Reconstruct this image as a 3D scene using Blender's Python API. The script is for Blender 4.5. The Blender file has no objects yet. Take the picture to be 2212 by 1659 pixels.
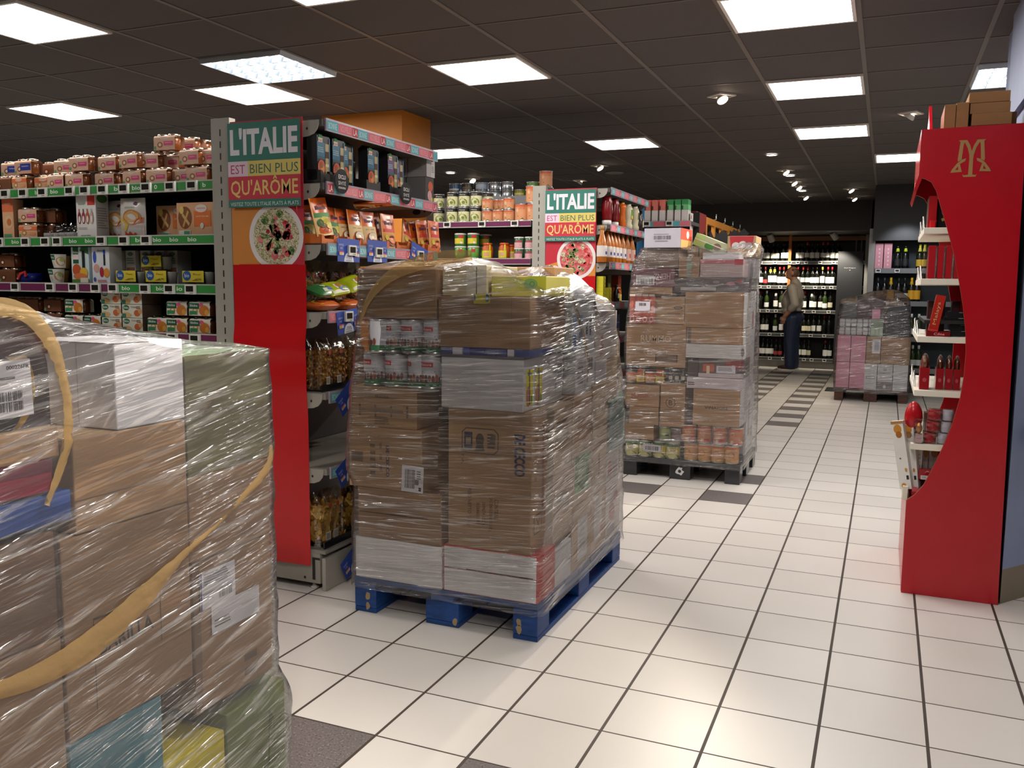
import bpy, math, random
from math import sin, cos, pi, radians
from mathutils import Vector, Matrix, noise
random.seed(7)
SC = bpy.context.scene
COL = SC.collection

# ------------------------------------------------------------------ camera
W, H = 2212, 1659
CX, CY, CZ = 1.9195, -2.7002, 1.3254
YAW, PIT, ROL, FOC = -0.401895, -0.112440, 0.009887, 1887.83
_f0 = Vector((sin(YAW), cos(YAW), 0)); _r0 = Vector((cos(YAW), -sin(YAW), 0)); _u0 = Vector((0, 0, 1))
_fw = _f0*cos(PIT) + _u0*sin(PIT); _up = _u0*cos(PIT) - _f0*sin(PIT)
_rt = _r0*cos(ROL) + _up*sin(ROL); _uu = _up*cos(ROL) - _r0*sin(ROL)
CAM = Vector((CX, CY, CZ))

def at(u, v, x=None, y=None, z=None):
    """the point of the plane x=, y= or z= that photograph pixel (u, v) shows"""
    d = _rt*((u-W/2)/FOC) - _uu*((v-H/2)/FOC) + _fw
    k, t = (0, x) if x is not None else (1, y) if y is not None else (2, z)
    return CAM + d*((t-CAM[k])/d[k])

cam = bpy.data.cameras.new('camera'); camo = bpy.data.objects.new('camera', cam); COL.objects.link(camo)
cam.sensor_width = 36; cam.lens = FOC/W*36; cam.clip_start = .05
camo.matrix_world = Matrix(((_rt.x, _uu.x, -_fw.x, CX), (_rt.y, _uu.y, -_fw.y, CY), (_rt.z, _uu.z, -_fw.z, CZ), (0, 0, 0, 1)))
SC.camera = camo

# ------------------------------------------------------------------ materials
def lin(h):
    h = h.lstrip('#')
    o = []
    for i in (0, 2, 4):
        c = int(h[i:i+2], 16)/255
        o.append(c/12.92 if c <= .04045 else ((c+.055)/1.055)**2.4)
    return (o[0], o[1], o[2], 1)

MATS = {}
def newmat(name):
    m = bpy.data.materials.new(name); m.use_nodes = True
    nt = m.node_tree
    for n in list(nt.nodes): nt.nodes.remove(n)
    out = nt.nodes.new('ShaderNodeOutputMaterial')
    return m, nt, out
def N(nt, t, **kw):
    n = nt.nodes.new(t)
    for k, v in kw.items():
        if k in n.inputs.keys(): n.inputs[k].default_value = v
        else: setattr(n, k, v)
    return n
def L(nt, a, b): nt.links.new(a, b)

def simple(key):
    """'#rrggbb' matte paper, 'g#' glossy print or plastic, 'm#' metal, 'c#' cardboard, 'w#' painted wood"""
    kind = key[0] if key[0] != '#' else 'p'
    colr = lin(key[key.index('#'):])
    m, nt, out = newmat({'p': 'paper', 'g': 'gloss', 'm': 'metal', 'c': 'cardboard', 'w': 'painted_wood'}[kind]+'_'+key[-6:])
    b = N(nt, 'ShaderNodeBsdfPrincipled')
    L(nt, b.outputs[0], out.inputs[0])
    b.inputs['Roughness'].default_value = {'p': .55, 'g': .22, 'm': .3, 'c': .7, 'w': .55}[kind]
    if kind == 'm': b.inputs['Metallic'].default_value = .9
    tc = N(nt, 'ShaderNodeTexCoord')
    no = N(nt, 'ShaderNodeTexNoise', Scale={'p': 9., 'g': 6., 'm': 14., 'c': 3.5, 'w': 16.}[kind], Detail=1.5)
    mp = N(nt, 'ShaderNodeMapping')
    if kind == 'c': mp.inputs['Scale'].default_value = (1, 1, 4)
    if kind == 'w': mp.inputs['Scale'].default_value = (1, 1, 3)
    L(nt, tc.outputs['Object'], mp.inputs[0]); L(nt, mp.outputs[0], no.inputs['Vector'])
    amt = {'p': .05, 'g': .04, 'm': .08, 'c': .13, 'w': .35}[kind]
    mx = N(nt, 'ShaderNodeMix', data_type='RGBA')
    c2 = tuple(c*(1-2*amt) for c in colr[:3])+(1,); c3 = tuple(min(1, c*(1+2*amt)) for c in colr[:3])+(1,)
    mx.inputs['A'].default_value = c2; mx.inputs['B'].default_value = c3
    L(nt, no.outputs[0], mx.inputs['Factor']); L(nt, mx.outputs['Result'], b.inputs['Base Color'])
    if kind in 'cw':
        bp = N(nt, 'ShaderNodeBump', Strength=.25, Distance=.003)
        n2 = N(nt, 'ShaderNodeTexNoise', Scale=40.); L(nt, mp.outputs[0], n2.inputs['Vector'])
        L(nt, n2.outputs[0], bp.inputs['Height']); L(nt, bp.outputs[0], b.inputs['Normal'])
    return m

def mat(key):
    if key not in MATS: MATS[key] = SPECIAL[key]() if key in SPECIAL else simple(key)
    return MATS[key]

def m_emit(name, col, st, samp=True):
    def f():
        m, nt, out = newmat(name)
        e = N(nt, 'ShaderNodeEmission', Color=lin(col), Strength=st); L(nt, e.outputs[0], out.inputs[0])
        if not samp: m.cycles.emission_sampling = 'NONE'
        return m
    return f

def m_floor():
    m, nt, out = newmat('floor_tiles')
    b = N(nt, 'ShaderNodeBsdfPrincipled'); L(nt, b.outputs[0], out.inputs[0])
    tc = N(nt, 'ShaderNodeTexCoord'); sp = N(nt, 'ShaderNodeSeparateXYZ'); L(nt, tc.outputs['Object'], sp.inputs[0])
    def mth(op, a, bb=None, c=None):
        n = N(nt, 'ShaderNodeMath', operation=op)
        for i, q in enumerate((a, bb, c)):
            if q is None: continue
            if isinstance(q, (int, float)): n.inputs[i].default_value = q
            else: L(nt, q, n.inputs[i])
        return n.outputs[0]
    X = mth('DIVIDE', sp.outputs[0], .3); Y = mth('DIVIDE', sp.outputs[1], .3)
    dx = mth('ABSOLUTE', mth('SUBTRACT', X, mth('ROUND', X))); dy = mth('ABSOLUTE', mth('SUBTRACT', Y, mth('ROUND', Y)))
    gx = mth('LESS_THAN', dx, .016); gy = mth('LESS_THAN', dy, .0105)
    g = mth('MAXIMUM', gx, gy)
    fx = mth('FLOOR', X); fy = mth('FLOOR', Y)
    # dark tiles: the zebra strips in columns 1 and 3, every second row, and the loose ones near the counter
    odd = mth('MODULO', mth('ADD', fx, 100), 2)
    incol = mth('MULTIPLY', mth('GREATER_THAN', fx, .5), mth('LESS_THAN', fx, 3.5))
    col = mth('MULTIPLY', mth('GREATER_THAN', odd, .5), incol)
    def rng(a, bb): return mth('MULTIPLY', mth('GREATER_THAN', fy, a-.5), mth('LESS_THAN', fy, bb+.5))
    r1 = mth('MULTIPLY', rng(9, 11), mth('GREATER_THAN', mth('MODULO', mth('ADD', fy, 100), 2), .5))
    r2 = mth('MULTIPLY', rng(20, 60), mth('LESS_THAN', mth('MODULO', mth('ADD', fy, 100), 2), .5))
    r3 = rng(-3, -3)
    dark = mth('MULTIPLY', col, mth('MAXIMUM', mth('MAXIMUM', r1, r2), r3))
    cmb = N(nt, 'ShaderNodeCombineXYZ'); L(nt, fx, cmb.inputs[0]); L(nt, fy, cmb.inputs[1])
    wn = N(nt, 'ShaderNodeTexWhiteNoise'); L(nt, cmb.outputs[0], wn.inputs['Vector'])
    no = N(nt, 'ShaderNodeTexNoise', Scale=1.7, Detail=5.); L(nt, tc.outputs['Object'], no.inputs['Vector'])
    sum_ = mth('ADD', mth('MULTIPLY', wn.outputs[0], .45), mth('MULTIPLY', no.outputs[0], .55))
    cr = N(nt, 'ShaderNodeMix', data_type='RGBA'); cr.inputs['A'].default_value = lin('#c9c2ba'); cr.inputs['B'].default_value = lin('#dfd9d2')
    L(nt, sum_, cr.inputs['Factor'])
    sp2 = N(nt, 'ShaderNodeTexNoise', Scale=160., Detail=1.); L(nt, tc.outputs['Object'], sp2.inputs['Vector'])
    rp = N(nt, 'ShaderNodeValToRGB'); rp.color_ramp.elements[0].position = .3; rp.color_ramp.elements[0].color = lin('#3a3534')
    rp.color_ramp.elements[1].position = .7; rp.color_ramp.elements[1].color = lin('#8d8886')
    e = rp.color_ramp.elements.new(.38); e.color = lin('#6b6361'); e = rp.color_ramp.elements.new(.63); e.color = lin('#6f6866')
    L(nt, sp2.outputs[0], rp.inputs[0])
    mx = N(nt, 'ShaderNodeMix', data_type='RGBA'); L(nt, dark, mx.inputs['Factor']); L(nt, cr.outputs['Result'], mx.inputs['A']); L(nt, rp.outputs[0], mx.inputs['B'])
    gn = N(nt, 'ShaderNodeTexNoise', Scale=2.3, Detail=3.); L(nt, tc.outputs['Object'], gn.inputs['Vector'])
    gc = N(nt, 'ShaderNodeMix', data_type='RGBA'); gc.inputs['A'].default_value = lin('#241c16'); gc.inputs['B'].default_value = lin('#4e4236'); L(nt, gn.outputs[0], gc.inputs['Factor'])
    m2 = N(nt, 'ShaderNodeMix', data_type='RGBA'); L(nt, g, m2.inputs['Factor']); L(nt, mx.outputs['Result'], m2.inputs['A']); L(nt, gc.outputs['Result'], m2.inputs['B'])
    L(nt, m2.outputs['Result'], b.inputs['Base Color'])
    rg = mth('ADD', mth('MULTIPLY', no.outputs[0], .15), mth('ADD', .30, mth('MULTIPLY', g, .3))); L(nt, rg, b.inputs['Roughness'])
    bp = N(nt, 'ShaderNodeBump', Strength=.5, Distance=.002, invert=True); L(nt, g, bp.inputs['Height']); L(nt, bp.outputs[0], b.inputs['Normal'])
    return m

def m_ceil():
    m, nt, out = newmat('dark_ceiling_tile')
    b = N(nt, 'ShaderNodeBsdfPrincipled', Roughness=.85); L(nt, b.outputs[0], out.inputs[0])
    tc = N(nt, 'ShaderNodeTexCoord')
    n1 = N(nt, 'ShaderNodeTexNoise', Scale=220., Detail=2.); L(nt, tc.outputs['Object'], n1.inputs['Vector'])
    mx = N(nt, 'ShaderNodeMix', data_type='RGBA'); mx.inputs['A'].default_value = lin('#4a4543'); mx.inputs['B'].default_value = lin('#605a57')
    L(nt, n1.outputs[0], mx.inputs['Factor']); L(nt, mx.outputs['Result'], b.inputs['Base Color'])
    bp = N(nt, 'ShaderNodeBump', Strength=.3, Distance=.002); L(nt, n1.outputs[0], bp.inputs['Height']); L(nt, bp.outputs[0], b.inputs['Normal'])
    return m

def m_film(name, slope, haze, dens=1.0, tint='#ffffff'):
    """stretch film: clear, with wrinkles running along the wrap, glossy where it creases"""
    def f():
        m, nt, out = newmat(name)
        uv = N(nt, 'ShaderNodeUVMap')
        def streak(sx, sz, sl, off):
            m0 = N(nt, 'ShaderNodeMapping'); m0.inputs['Rotation'].default_value = (0, 0, -sl); L(nt, uv.outputs[0], m0.inputs[0])
            mp = N(nt, 'ShaderNodeMapping'); mp.inputs['Scale'].default_value = (sx, sz, 1); mp.inputs['Location'].default_value = (off, off*.7, 0)
            L(nt, m0.outputs[0], mp.inputs[0])
            n = N(nt, 'ShaderNodeTexNoise', Scale=1., Detail=2., Roughness=.5); L(nt, mp.outputs[0], n.inputs['Vector'])
            return n.outputs[0]
        s1 = streak(5, 80, slope, 3.1); s2 = streak(13, 230, slope*1.25+.02, 8.7); s3 = streak(2.6, 8, slope*.6, 1.3)
        s4 = streak(4, 34, slope*1.8+.05, 5.5)
        def mth(op, a, bb):
            n = N(nt, 'ShaderNodeMath', operation=op)
            for i, q in enumerate((a, bb)):
                if isinstance(q, (int, float)): n.inputs[i].default_value = q
                else: L(nt, q, n.inputs[i])
            return n.outputs[0]
        def ramp(v, a, b2):
            r = N(nt, 'ShaderNodeMapRange'); r.inputs[1].default_value = a; r.inputs[2].default_value = b2; L(nt, v, r.inputs[0]); return r.outputs[0]
        r1 = mth('MULTIPLY', ramp(s1, .54, .70), ramp(s3, .40, .60)); s5 = streak(3.5, 6, -slope, 9.9); r2 = mth('MULTIPLY', ramp(s2, .56, .68), ramp(s5, .44, .60)); r4 = ramp(s4, .58, .72)
        k = mth('MAXIMUM', r1, mth('MAXIMUM', r2, mth('MULTIPLY', r4, .6)))
        h = mth('ADD', mth('ADD', mth('MULTIPLY', r1, .30), mth('MULTIPLY', r2, .16)), mth('ADD', mth('MULTIPLY', r4, .35), mth('MULTIPLY', s3, 1.8)))
        h = mth('ADD', h, mth('MULTIPLY', s1, .22))
        bp = N(nt, 'ShaderNodeBump', Strength=1., Distance=.012); L(nt, h, bp.inputs['Height'])
        tr = N(nt, 'ShaderNodeBsdfTransparent', Color=lin(tint))
        gl = N(nt, 'ShaderNodeBsdfGlossy', Roughness=.17); L(nt, bp.outputs[0], gl.inputs['Normal'])
        df = N(nt, 'ShaderNodeBsdfTranslucent'); df.inputs[0].default_value = lin('#e9e9ee')
        dd = N(nt, 'ShaderNodeBsdfDiffuse'); dd.inputs[0].default_value = lin('#f0f0f4')
        md = N(nt, 'ShaderNodeMixShader'); md.inputs[0].default_value = .6; L(nt, df.outputs[0], md.inputs[1]); L(nt, dd.outputs[0], md.inputs[2])
        m1 = N(nt, 'ShaderNodeMixShader'); L(nt, tr.outputs[0], m1.inputs[1]); L(nt, md.outputs[0], m1.inputs[2])
        L(nt, mth('ADD', haze, mth('MULTIPLY', k, .22*dens)), m1.inputs[0])
        m2 = N(nt, 'ShaderNodeMixShader'); L(nt, m1.outputs[0], m2.inputs[1]); L(nt, gl.outputs[0], m2.inputs[2])
        fr = N(nt, 'ShaderNodeFresnel', IOR=1.42); L(nt, bp.outputs[0], fr.inputs['Normal'])
        L(nt, mth('MINIMUM', mth('ADD', mth('MULTIPLY', fr.outputs[0], .9), mth('ADD', .04, mth('MULTIPLY', k, .36*dens))), .8), m2.inputs[0])
        L(nt, m2.outputs[0], out.inputs[0])
        return m
    return f

def m_clear(name, col, rough, fac):
    def f():
        m, nt, out = newmat(name)
        tr = N(nt, 'ShaderNodeBsdfTransparent', Color=lin(col)); gl = N(nt, 'ShaderNodeBsdfGlossy', Roughness=rough)
        tc = N(nt, 'ShaderNodeTexCoord'); n = N(nt, 'ShaderNodeTexNoise', Scale=25.); L(nt, tc.outputs['Object'], n.inputs['Vector'])
        bp = N(nt, 'ShaderNodeBump', Strength=.6, Distance=.01); L(nt, n.outputs[0], bp.inputs['Height']); L(nt, bp.outputs[0], gl.inputs['Normal'])
        mx = N(nt, 'ShaderNodeMixShader'); mx.inputs[0].default_value = fac
        L(nt, tr.outputs[0], mx.inputs[1]); L(nt, gl.outputs[0], mx.inputs[2]); L(nt, mx.outputs[0], out.inputs[0]); return m
    return f

def m_tape():
    m, nt, out = newmat('tan_tape_film')
    b = N(nt, 'ShaderNodeBsdfPrincipled', Roughness=.2); b.inputs['Base Color'].default_value = lin('#c4a676')
    tc = N(nt, 'ShaderNodeTexCoord'); n = N(nt, 'ShaderNodeTexNoise', Scale=22., Detail=4.); L(nt, tc.outputs['Object'], n.inputs['Vector'])
    bp = N(nt, 'ShaderNodeBump', Strength=.5, Distance=.01); L(nt, n.outputs[0], bp.inputs['Height']); L(nt, bp.outputs[0], b.inputs['Normal'])
    tr = N(nt, 'ShaderNodeBsdfTransparent', Color=lin('#e0c498'))
    mx = N(nt, 'ShaderNodeMixShader'); mx.inputs[0].default_value = .42; L(nt, tr.outputs[0], mx.inputs[1]); L(nt, b.outputs[0], mx.inputs[2]); L(nt, mx.outputs[0], out.inputs[0])
    return m

def m_spot(name, cols, scale, rough=.5):
    """speckled fill for pasta, rice, leaves: voronoi cells coloured from a ramp"""
    def f():
        m, nt, out = newmat(name)
        b = N(nt, 'ShaderNodeBsdfPrincipled', Roughness=rough); L(nt, b.outputs[0], out.inputs[0])
        tc = N(nt, 'ShaderNodeTexCoord'); v = N(nt, 'ShaderNodeTexVoronoi', Scale=scale); L(nt, tc.outputs['Object'], v.inputs['Vector'])
        s = N(nt, 'ShaderNodeSeparateColor'); L(nt, v.outputs['Color'], s.inputs[0])
        r = N(nt, 'ShaderNodeValToRGB'); r.color_ramp.interpolation = 'CONSTANT'
        for i, c in enumerate(cols):
            e = r.color_ramp.elements[i] if i < 2 else r.color_ramp.elements.new(i/len(cols))
            e.position = i/len(cols); e.color = lin(c)
        L(nt, s.outputs[0], r.inputs[0]); L(nt, r.outputs[0], b.inputs['Base Color'])
        bp = N(nt, 'ShaderNodeBump', Strength=.7, Distance=.006); L(nt, v.outputs['Distance'], bp.inputs['Height']); L(nt, bp.outputs[0], b.inputs['Normal'])
        return m
    return f

SPECIAL = {
    'floor': m_floor, 'ceil': m_ceil,
    'led': m_emit('led_panel_glow', '#fffaf4', 24.), 'tube': m_emit('tube_glow', '#eef4ff', 20.),
    'spotwarm': m_emit('spot_lamp_glow', '#ffe9c8', 30., False), 'lampwhite': m_emit('downlight_glow', '#fff6ea', 22., False),
    'film': m_film('stretch_film_low_slope', .05, .035, 1.35), 'filmA': m_film('stretch_film_steep_slope', .12, .045, 1.25),
    'filmC': m_film('stretch_film_hazy', .03, .045, .9), 'filmD': m_film('stretch_film_dark', .15, .02, .8),
    'clear': m_clear('clear_plastic', '#f4f4f4', .08, .14), 'bagclear': m_clear('clear_bag', '#efe9dc', .12, .16),
    'glass': m_clear('jar_glass', '#f2efe8', .05, .12), 'tape': m_tape,
    'pasta': m_spot('dry_pasta', ['#b07a28', '#d2a04a', '#8a5a1a', '#c99743', '#a06a20'], 60),
    'tagli': m_spot('dry_tagliatelle', ['#c8a050', '#b48a3c', '#d8b468', '#8c6424', '#c09848'], 34),
    'rice': m_spot('rice_salad', ['#e6dcc0', '#cfc59e', '#efe6cf', '#b7b07a', '#d8cda8', '#8a8a50'], 190),
    'leaf': m_spot('salad_leaves', ['#4a6a2a', '#6a8a3a', '#35521e', '#8fa35a'], 120),
    'tomato': m_spot('tomato_pieces', ['#c4202a', '#d83a3a', '#a81820', '#e05a50'], 60),
    'ham': m_spot('ham_pieces', ['#d0605f', '#e08a84', '#c04a50', '#d87470'], 50),
    'woodblue': lambda: simple('w#0c3f80'),
}

# ------------------------------------------------------------------ mesh builder
_TXT = {}
def text_mesh(body, bold):
    k = (body, bold)
    if k in _TXT: return _TXT[k]
    c = bpy.data.curves.new('lettering', 'FONT'); c.body = body; c.offset = bold; c.resolution_u = 2
    o = bpy.data.objects.new('lettering', c); COL.objects.link(o)
    dg = bpy.context.evaluated_depsgraph_get(); e = o.evaluated_get(dg); me = e.to_mesh()
    v = [(p.co.x, p.co.y) for p in me.vertices]; f = [tuple(p.vertices) for p in me.polygons]
    e.to_mesh_clear(); bpy.data.objects.remove(o); bpy.data.curves.remove(c)
    x0 = min(p[0] for p in v); x1 = max(p[0] for p in v); y0 = min(p[1] for p in v); y1 = max(p[1] for p in v)
    v = [((p[0]-x0)/(x1-x0)-.5, (p[1]-y0)/(y1-y0)-.5) for p in v]
    _TXT[k] = (v, f); return _TXT[k]

class MB:
    def __init__(s): s.v = []; s.f = []; s.m = []; s.sm = []; s.mats = []; s.uv = {}; s.lay = 0
    def mi(s, k):
        if k not in s.mats: s.mats.append(k)
        return s.mats.index(k)
    def add(s, pts, faces, m, sm=False):
        o = len(s.v); s.v += [tuple(p) for p in pts]; i = s.mi(m)
        for f in faces: s.f.append(tuple(o+q for q in f)); s.m.append(i); s.sm.append(sm)
    def poly(s, pts, m): s.add(pts, [tuple(range(len(pts)))], m)
    def box(s, x0, x1, y0, y1, z0, z1, m, **fc):
        p = [(x0, y0, z0), (x1, y0, z0), (x1, y1, z0), (x0, y1, z0), (x0, y0, z1), (x1, y0, z1), (x1, y1, z1), (x0, y1, z1)]
        F = {'nz': (0, 3, 2, 1), 'pz': (4, 5, 6, 7), 'ny': (0, 1, 5, 4), 'px': (1, 2, 6, 5), 'py': (2, 3, 7, 6), 'nx': (3, 0, 4, 7)}
        o = len(s.v); s.v += p
        for k, f in F.items():
            mm = fc.get(k, m)
            if mm is None: continue
            s.f.append(tuple(o+q for q in f)); s.m.append(s.mi(mm)); s.sm.append(False)
        return s
    def lathe(s, prof, m, n=18, c=(0, 0, 0), caps=True):
        """prof: (r, z) or (r, z, mat for the band above); axis z"""
        o = len(s.v); cur = m
        for q in prof:
            for i in range(n):
                a = 2*pi*i/n; s.v.append((c[0]+q[0]*cos(a), c[1]+q[0]*sin(a), c[2]+q[1]))
        for j in range(len(prof)-1):
            if len(prof[j]) > 2: cur = prof[j][2]
            k = s.mi(cur)
            for i in range(n):
                i2 = (i+1) % n
                s.f.append((o+j*n+i, o+j*n+i2, o+(j+1)*n+i2, o+(j+1)*n+i)); s.m.append(k); s.sm.append(True)
        if caps:
            if prof[0][0] > 1e-5: s.f.append(tuple(o+i for i in reversed(range(n)))); s.m.append(s.mi(prof[0][2] if len(prof[0]) > 2 else m)); s.sm.append(False)
            if prof[-1][0] > 1e-5: s.f.append(tuple(o+(len(prof)-1)*n+i for i in range(n))); s.m.append(s.mi(cur)); s.sm.append(False)
        return s
    def tube(s, path, r, m, n=8, taper=None):
        o = len(s.v); P = [Vector(p) for p in path]
        for i, p in enumerate(P):
            d = (P[min(i+1, len(P)-1)]-P[max(i-1, 0)]).normalized()
            a = d.cross(Vector((0, 0, 1)));  a = d.cross(Vector((1, 0, 0))) if a.length < 1e-3 else a
            a.normalize(); b = d.cross(a); rr = r if taper is None else taper[i]
            for k in range(n):
                t = 2*pi*k/n; s.v.append(tuple(p+a*(rr*cos(t))+b*(rr*sin(t))))
        k = s.mi(m)
        for i in range(len(P)-1):
            for q in range(n):
                q2 = (q+1) % n; s.f.append((o+i*n+q, o+i*n+q2, o+(i+1)*n+q2, o+(i+1)*n+q)); s.m.append(k); s.sm.append(True)
        s.f.append(tuple(o+q for q in range(n))); s.f.append(tuple(o+(len(P)-1)*n+q for q in reversed(range(n)))); s.m += [k, k]; s.sm += [False, False]
        return s
    def ell(s, c, r, m, nu=14, nv=9, fn=None):
        o = len(s.v)
        for j in range(nv+1):
            t = pi*j/nv
            for i in range(nu):
                a = 2*pi*i/nu; p = Vector((r[0]*sin(t)*cos(a), r[1]*sin(t)*sin(a), -r[2]*cos(t)))
                if fn: p = fn(p)
                s.v.append((c[0]+p.x, c[1]+p.y, c[2]+p.z))
        k = s.mi(m)
        for j in range(nv):
            for i in range(nu):
                i2 = (i+1) % nu; s.f.append((o+j*nu+i, o+j*nu+i2, o+(j+1)*nu+i2, o+(j+1)*nu+i)); s.m.append(k); s.sm.append(True)
        return s
    def grid(s, fn, nu, nv, m, sm=True, uvfn=None):
        o = len(s.v)
        for j in range(nv+1):
            for i in range(nu+1): s.v.append(tuple(fn(i/nu, j/nv)))
        k = s.mi(m)
        for j in range(nv):
            for i in range(nu):
                a = o+j*(nu+1)+i; s.f.append((a, a+1, a+nu+2, a+nu+1)); s.m.append(k); s.sm.append(sm)
        return s
    def prism(s, pts, fn, m, side=None):
        """polygon pts (a, b) swept from fn(a, b, 0) to fn(a, b, 1)"""
        o = len(s.v); n = len(pts)
        for t in (0, 1): s.v += [tuple(fn(a, b, t)) for a, b in pts]
        s.f.append(tuple(o+i for i in range(n))); s.f.append(tuple(o+n+i for i in reversed(range(n))))
        s.m += [s.mi(m)]*2; s.sm += [False]*2
        k = s.mi(side or m)
        for i in range(n):
            j = (i+1) % n; s.f.append((o+i, o+n+i, o+n+j, o+j)); s.m.append(k); s.sm.append(False)
        return s
    # decals: mp(a, b, lift) maps label coordinates onto the face
    def dr(s, mp, a0, a1, b0, b1, m, n=1):
        s.lay += 1; l = .0004+.00025*s.lay
        pts = [mp(a0+(a1-a0)*i/n, b0, l) for i in range(n+1)]+[mp(a0+(a1-a0)*i/n, b1, l) for i in range(n+1)]
        s.add(pts, [(i, i+1, n+2+i, n+1+i) for i in range(n)], m)
    def de(s, mp, ca, cb, ra, rb, m, n=16, a0=0., a1=2*pi):
        s.lay += 1; l = .0004+.00025*s.lay
        full = abs(a1-a0-2*pi) < 1e-6
        s.poly([mp(ca+ra*cos(a0+(a1-a0)*i/(n if full else n-1)), cb+rb*sin(a0+(a1-a0)*i/(n if full else n-1)), l) for i in range(n)], m)
    def dp(s, mp, pts, m):
        s.lay += 1; l = .0004+.00025*s.lay
        s.poly([mp(a, b, l) for a, b in pts], m)
    def dt(s, mp, body, ca, cb, w, h, m, bold=.0, rot=0):
        s.lay += 1; l = .0004+.00025*s.lay
        v, f = text_mesh(body, bold); c, d = cos(rot), sin(rot)
        s.add([mp(ca+p[0]*w*c-p[1]*h*d, cb+p[0]*w*d+p[1]*h*c, l) for p in v], f, m)
    def decals(s, mp, wd, ht, spec, n=1):
        """spec in fractions of the face: a in -.5...5, b in 0..1"""
        for q in spec:
            t = q[0]
            if t == 'r': s.dr(mp, q[1]*wd, q[2]*wd, q[3]*ht, q[4]*ht, q[5], n if n == 1 else max(n, int(abs(q[2]-q[1])*10)))
            elif t == 'e': s.de(mp, q[1]*wd, q[2]*ht, q[3]*wd, q[4]*ht, q[5])
            elif t == 't': s.dt(mp, q[1], q[2]*wd, q[3]*ht, q[4]*wd, q[5]*ht, q[6], q[7] if len(q) > 7 else .01, q[8] if len(q) > 8 else 0)
            elif t == 'p': s.dp(mp, [(a*wd, b*ht) for a, b in q[1]], q[2])
            elif t == 'bar':
                a0, a1, b0, b1 = q[1:5]; rr = random.Random(3); a = a0
                while a < a1:
                    w_ = rr.choice((.012, .02, .03))*(a1-a0)*1.3
                    s.dr(mp, a*wd, min(a1, a+w_)*wd, b0*ht, b1*ht, q[5]); s.lay -= 1; a += w_+rr.choice((.012, .02, .03))*(a1-a0)*1.3
                s.lay += 1
            elif t == 'ln':
                a0, a1, b0, b1 = q[1:5]; k = q[6]; rr = random.Random(5)
                for i in range(k):
                    z = b1-(b1-b0)*(i+.5)/k; e = a0+(a1-a0)*rr.uniform(.6, 1)
                    s.dr(mp, a0*wd, e*wd, (z-(b1-b0)*.25/k)*ht, (z+(b1-b0)*.25/k)*ht, q[5]); s.lay -= 1
                s.lay += 1
    def build(s, name, parent=None, bev=0, remesh=0, smooth=0, seg=2):
        me = bpy.data.meshes.new(name); me.from_pydata(s.v, [], s.f)
        for k in s.mats: me.materials.append(mat(k))
        me.polygons.foreach_set('material_index', s.m); me.polygons.foreach_set('use_smooth', s.sm)
        me.update()
        o = bpy.data.objects.new(name, me); COL.objects.link(o)
        if parent is not None: o.parent = parent
        if bev:
            b = o.modifiers.new('edge', 'BEVEL'); b.width = bev; b.segments = seg; b.limit_method = 'ANGLE'; b.angle_limit = radians(40)
        if remesh:
            r = o.modifiers.new('skin', 'REMESH'); r.mode = 'VOXEL'; r.voxel_size = remesh; r.use_smooth_shade = True
            if smooth:
                q = o.modifiers.new('smooth', 'SMOOTH'); q.factor = .6; q.iterations = smooth
        return o

def flat(y0):            # face that looks along -Y at y0
    return lambda a, b, l: (a, y0-l, b)
def flatb(y0):           # face that looks along +Y
    return lambda a, b, l: (-a, y0+l, b)
def sidep(x0, yc=0):     # face that looks along +X, label axis along +Y
    return lambda a, b, l: (x0+l, yc+a, b)
def siden(x0, yc=0):
    return lambda a, b, l: (x0-l, yc-a, b)
def topf(z0):
    return lambda a, b, l: (a, b, z0+l)
def around(r, cx=0, cy=0):   # wrapped on a cylinder, front towards -Y
    return lambda a, b, l: (cx+(r+l)*sin(a/r), cy-(r+l)*cos(a/r), b)

# ------------------------------------------------------------------ things
def tag(o, label=None, cat=None, group=None, kind=None):
    if label: o['label'] = label
    if cat: o['category'] = cat
    if group: o['group'] = group
    if kind: o['kind'] = kind
    return o
def thing(name, label=None, cat=None, loc=(0, 0, 0), rz=0, group=None):
    o = bpy.data.objects.new(name, None); COL.objects.link(o); o.empty_display_size = .05
    o.location = loc; o.rotation_euler = (0, 0, rz); return tag(o, label, cat, group)
def struct(mb, name, bev=0): return tag(mb.build(name, bev=bev), kind='structure')
def dup(o, parent=None):
    c = o.copy(); COL.objects.link(c)
    if parent is not None: c.parent = parent
    for ch in list(o.children): dup(ch, c)
    return c
BUILD, PROTO = {}, {}
def inst(key, loc, rz=0., label=None, group=None, sc=None, rot=None):
    if key not in PROTO:
        PROTO[key] = r = BUILD[key](); first = True
    else:
        r = dup(PROTO[key])
        if 'group' in r: del r['group']
    r.location = loc; r.rotation_euler = rot if rot else (0, 0, rz)
    if sc is not None: r.scale = sc if not isinstance(sc, (int, float)) else (sc, sc, sc)
    else: r.scale = (1, 1, 1)
    if label: r['label'] = label
    if group: r['group'] = group
    return r
NTH = 'first second third fourth fifth sixth seventh eighth ninth tenth eleventh twelfth thirteenth fourteenth fifteenth sixteenth seventeenth eighteenth nineteenth twentieth'.split()
def carton(key, name, cat, w, d, h, base, front=(), right=(), left=(), top=(), bev=.0, side=None):
    def f():
        mb = MB(); mb.box(-w/2, w/2, 0, d, 0, h, base, **({'px': side, 'nx': side} if side else {}))
        mb.decals(flat(0), w, h, front); mb.lay = 0
        mb.decals(sidep(w/2, d/2), d, h, right); mb.lay = 0
        mb.decals(siden(-w/2, d/2), d, h, left); mb.lay = 0
        mb.decals(lambda a, b, l: (a, b, h+l), w, d, top)
        return tag(mb.build(name, bev=bev), cat=cat)
    BUILD[key] = f

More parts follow.
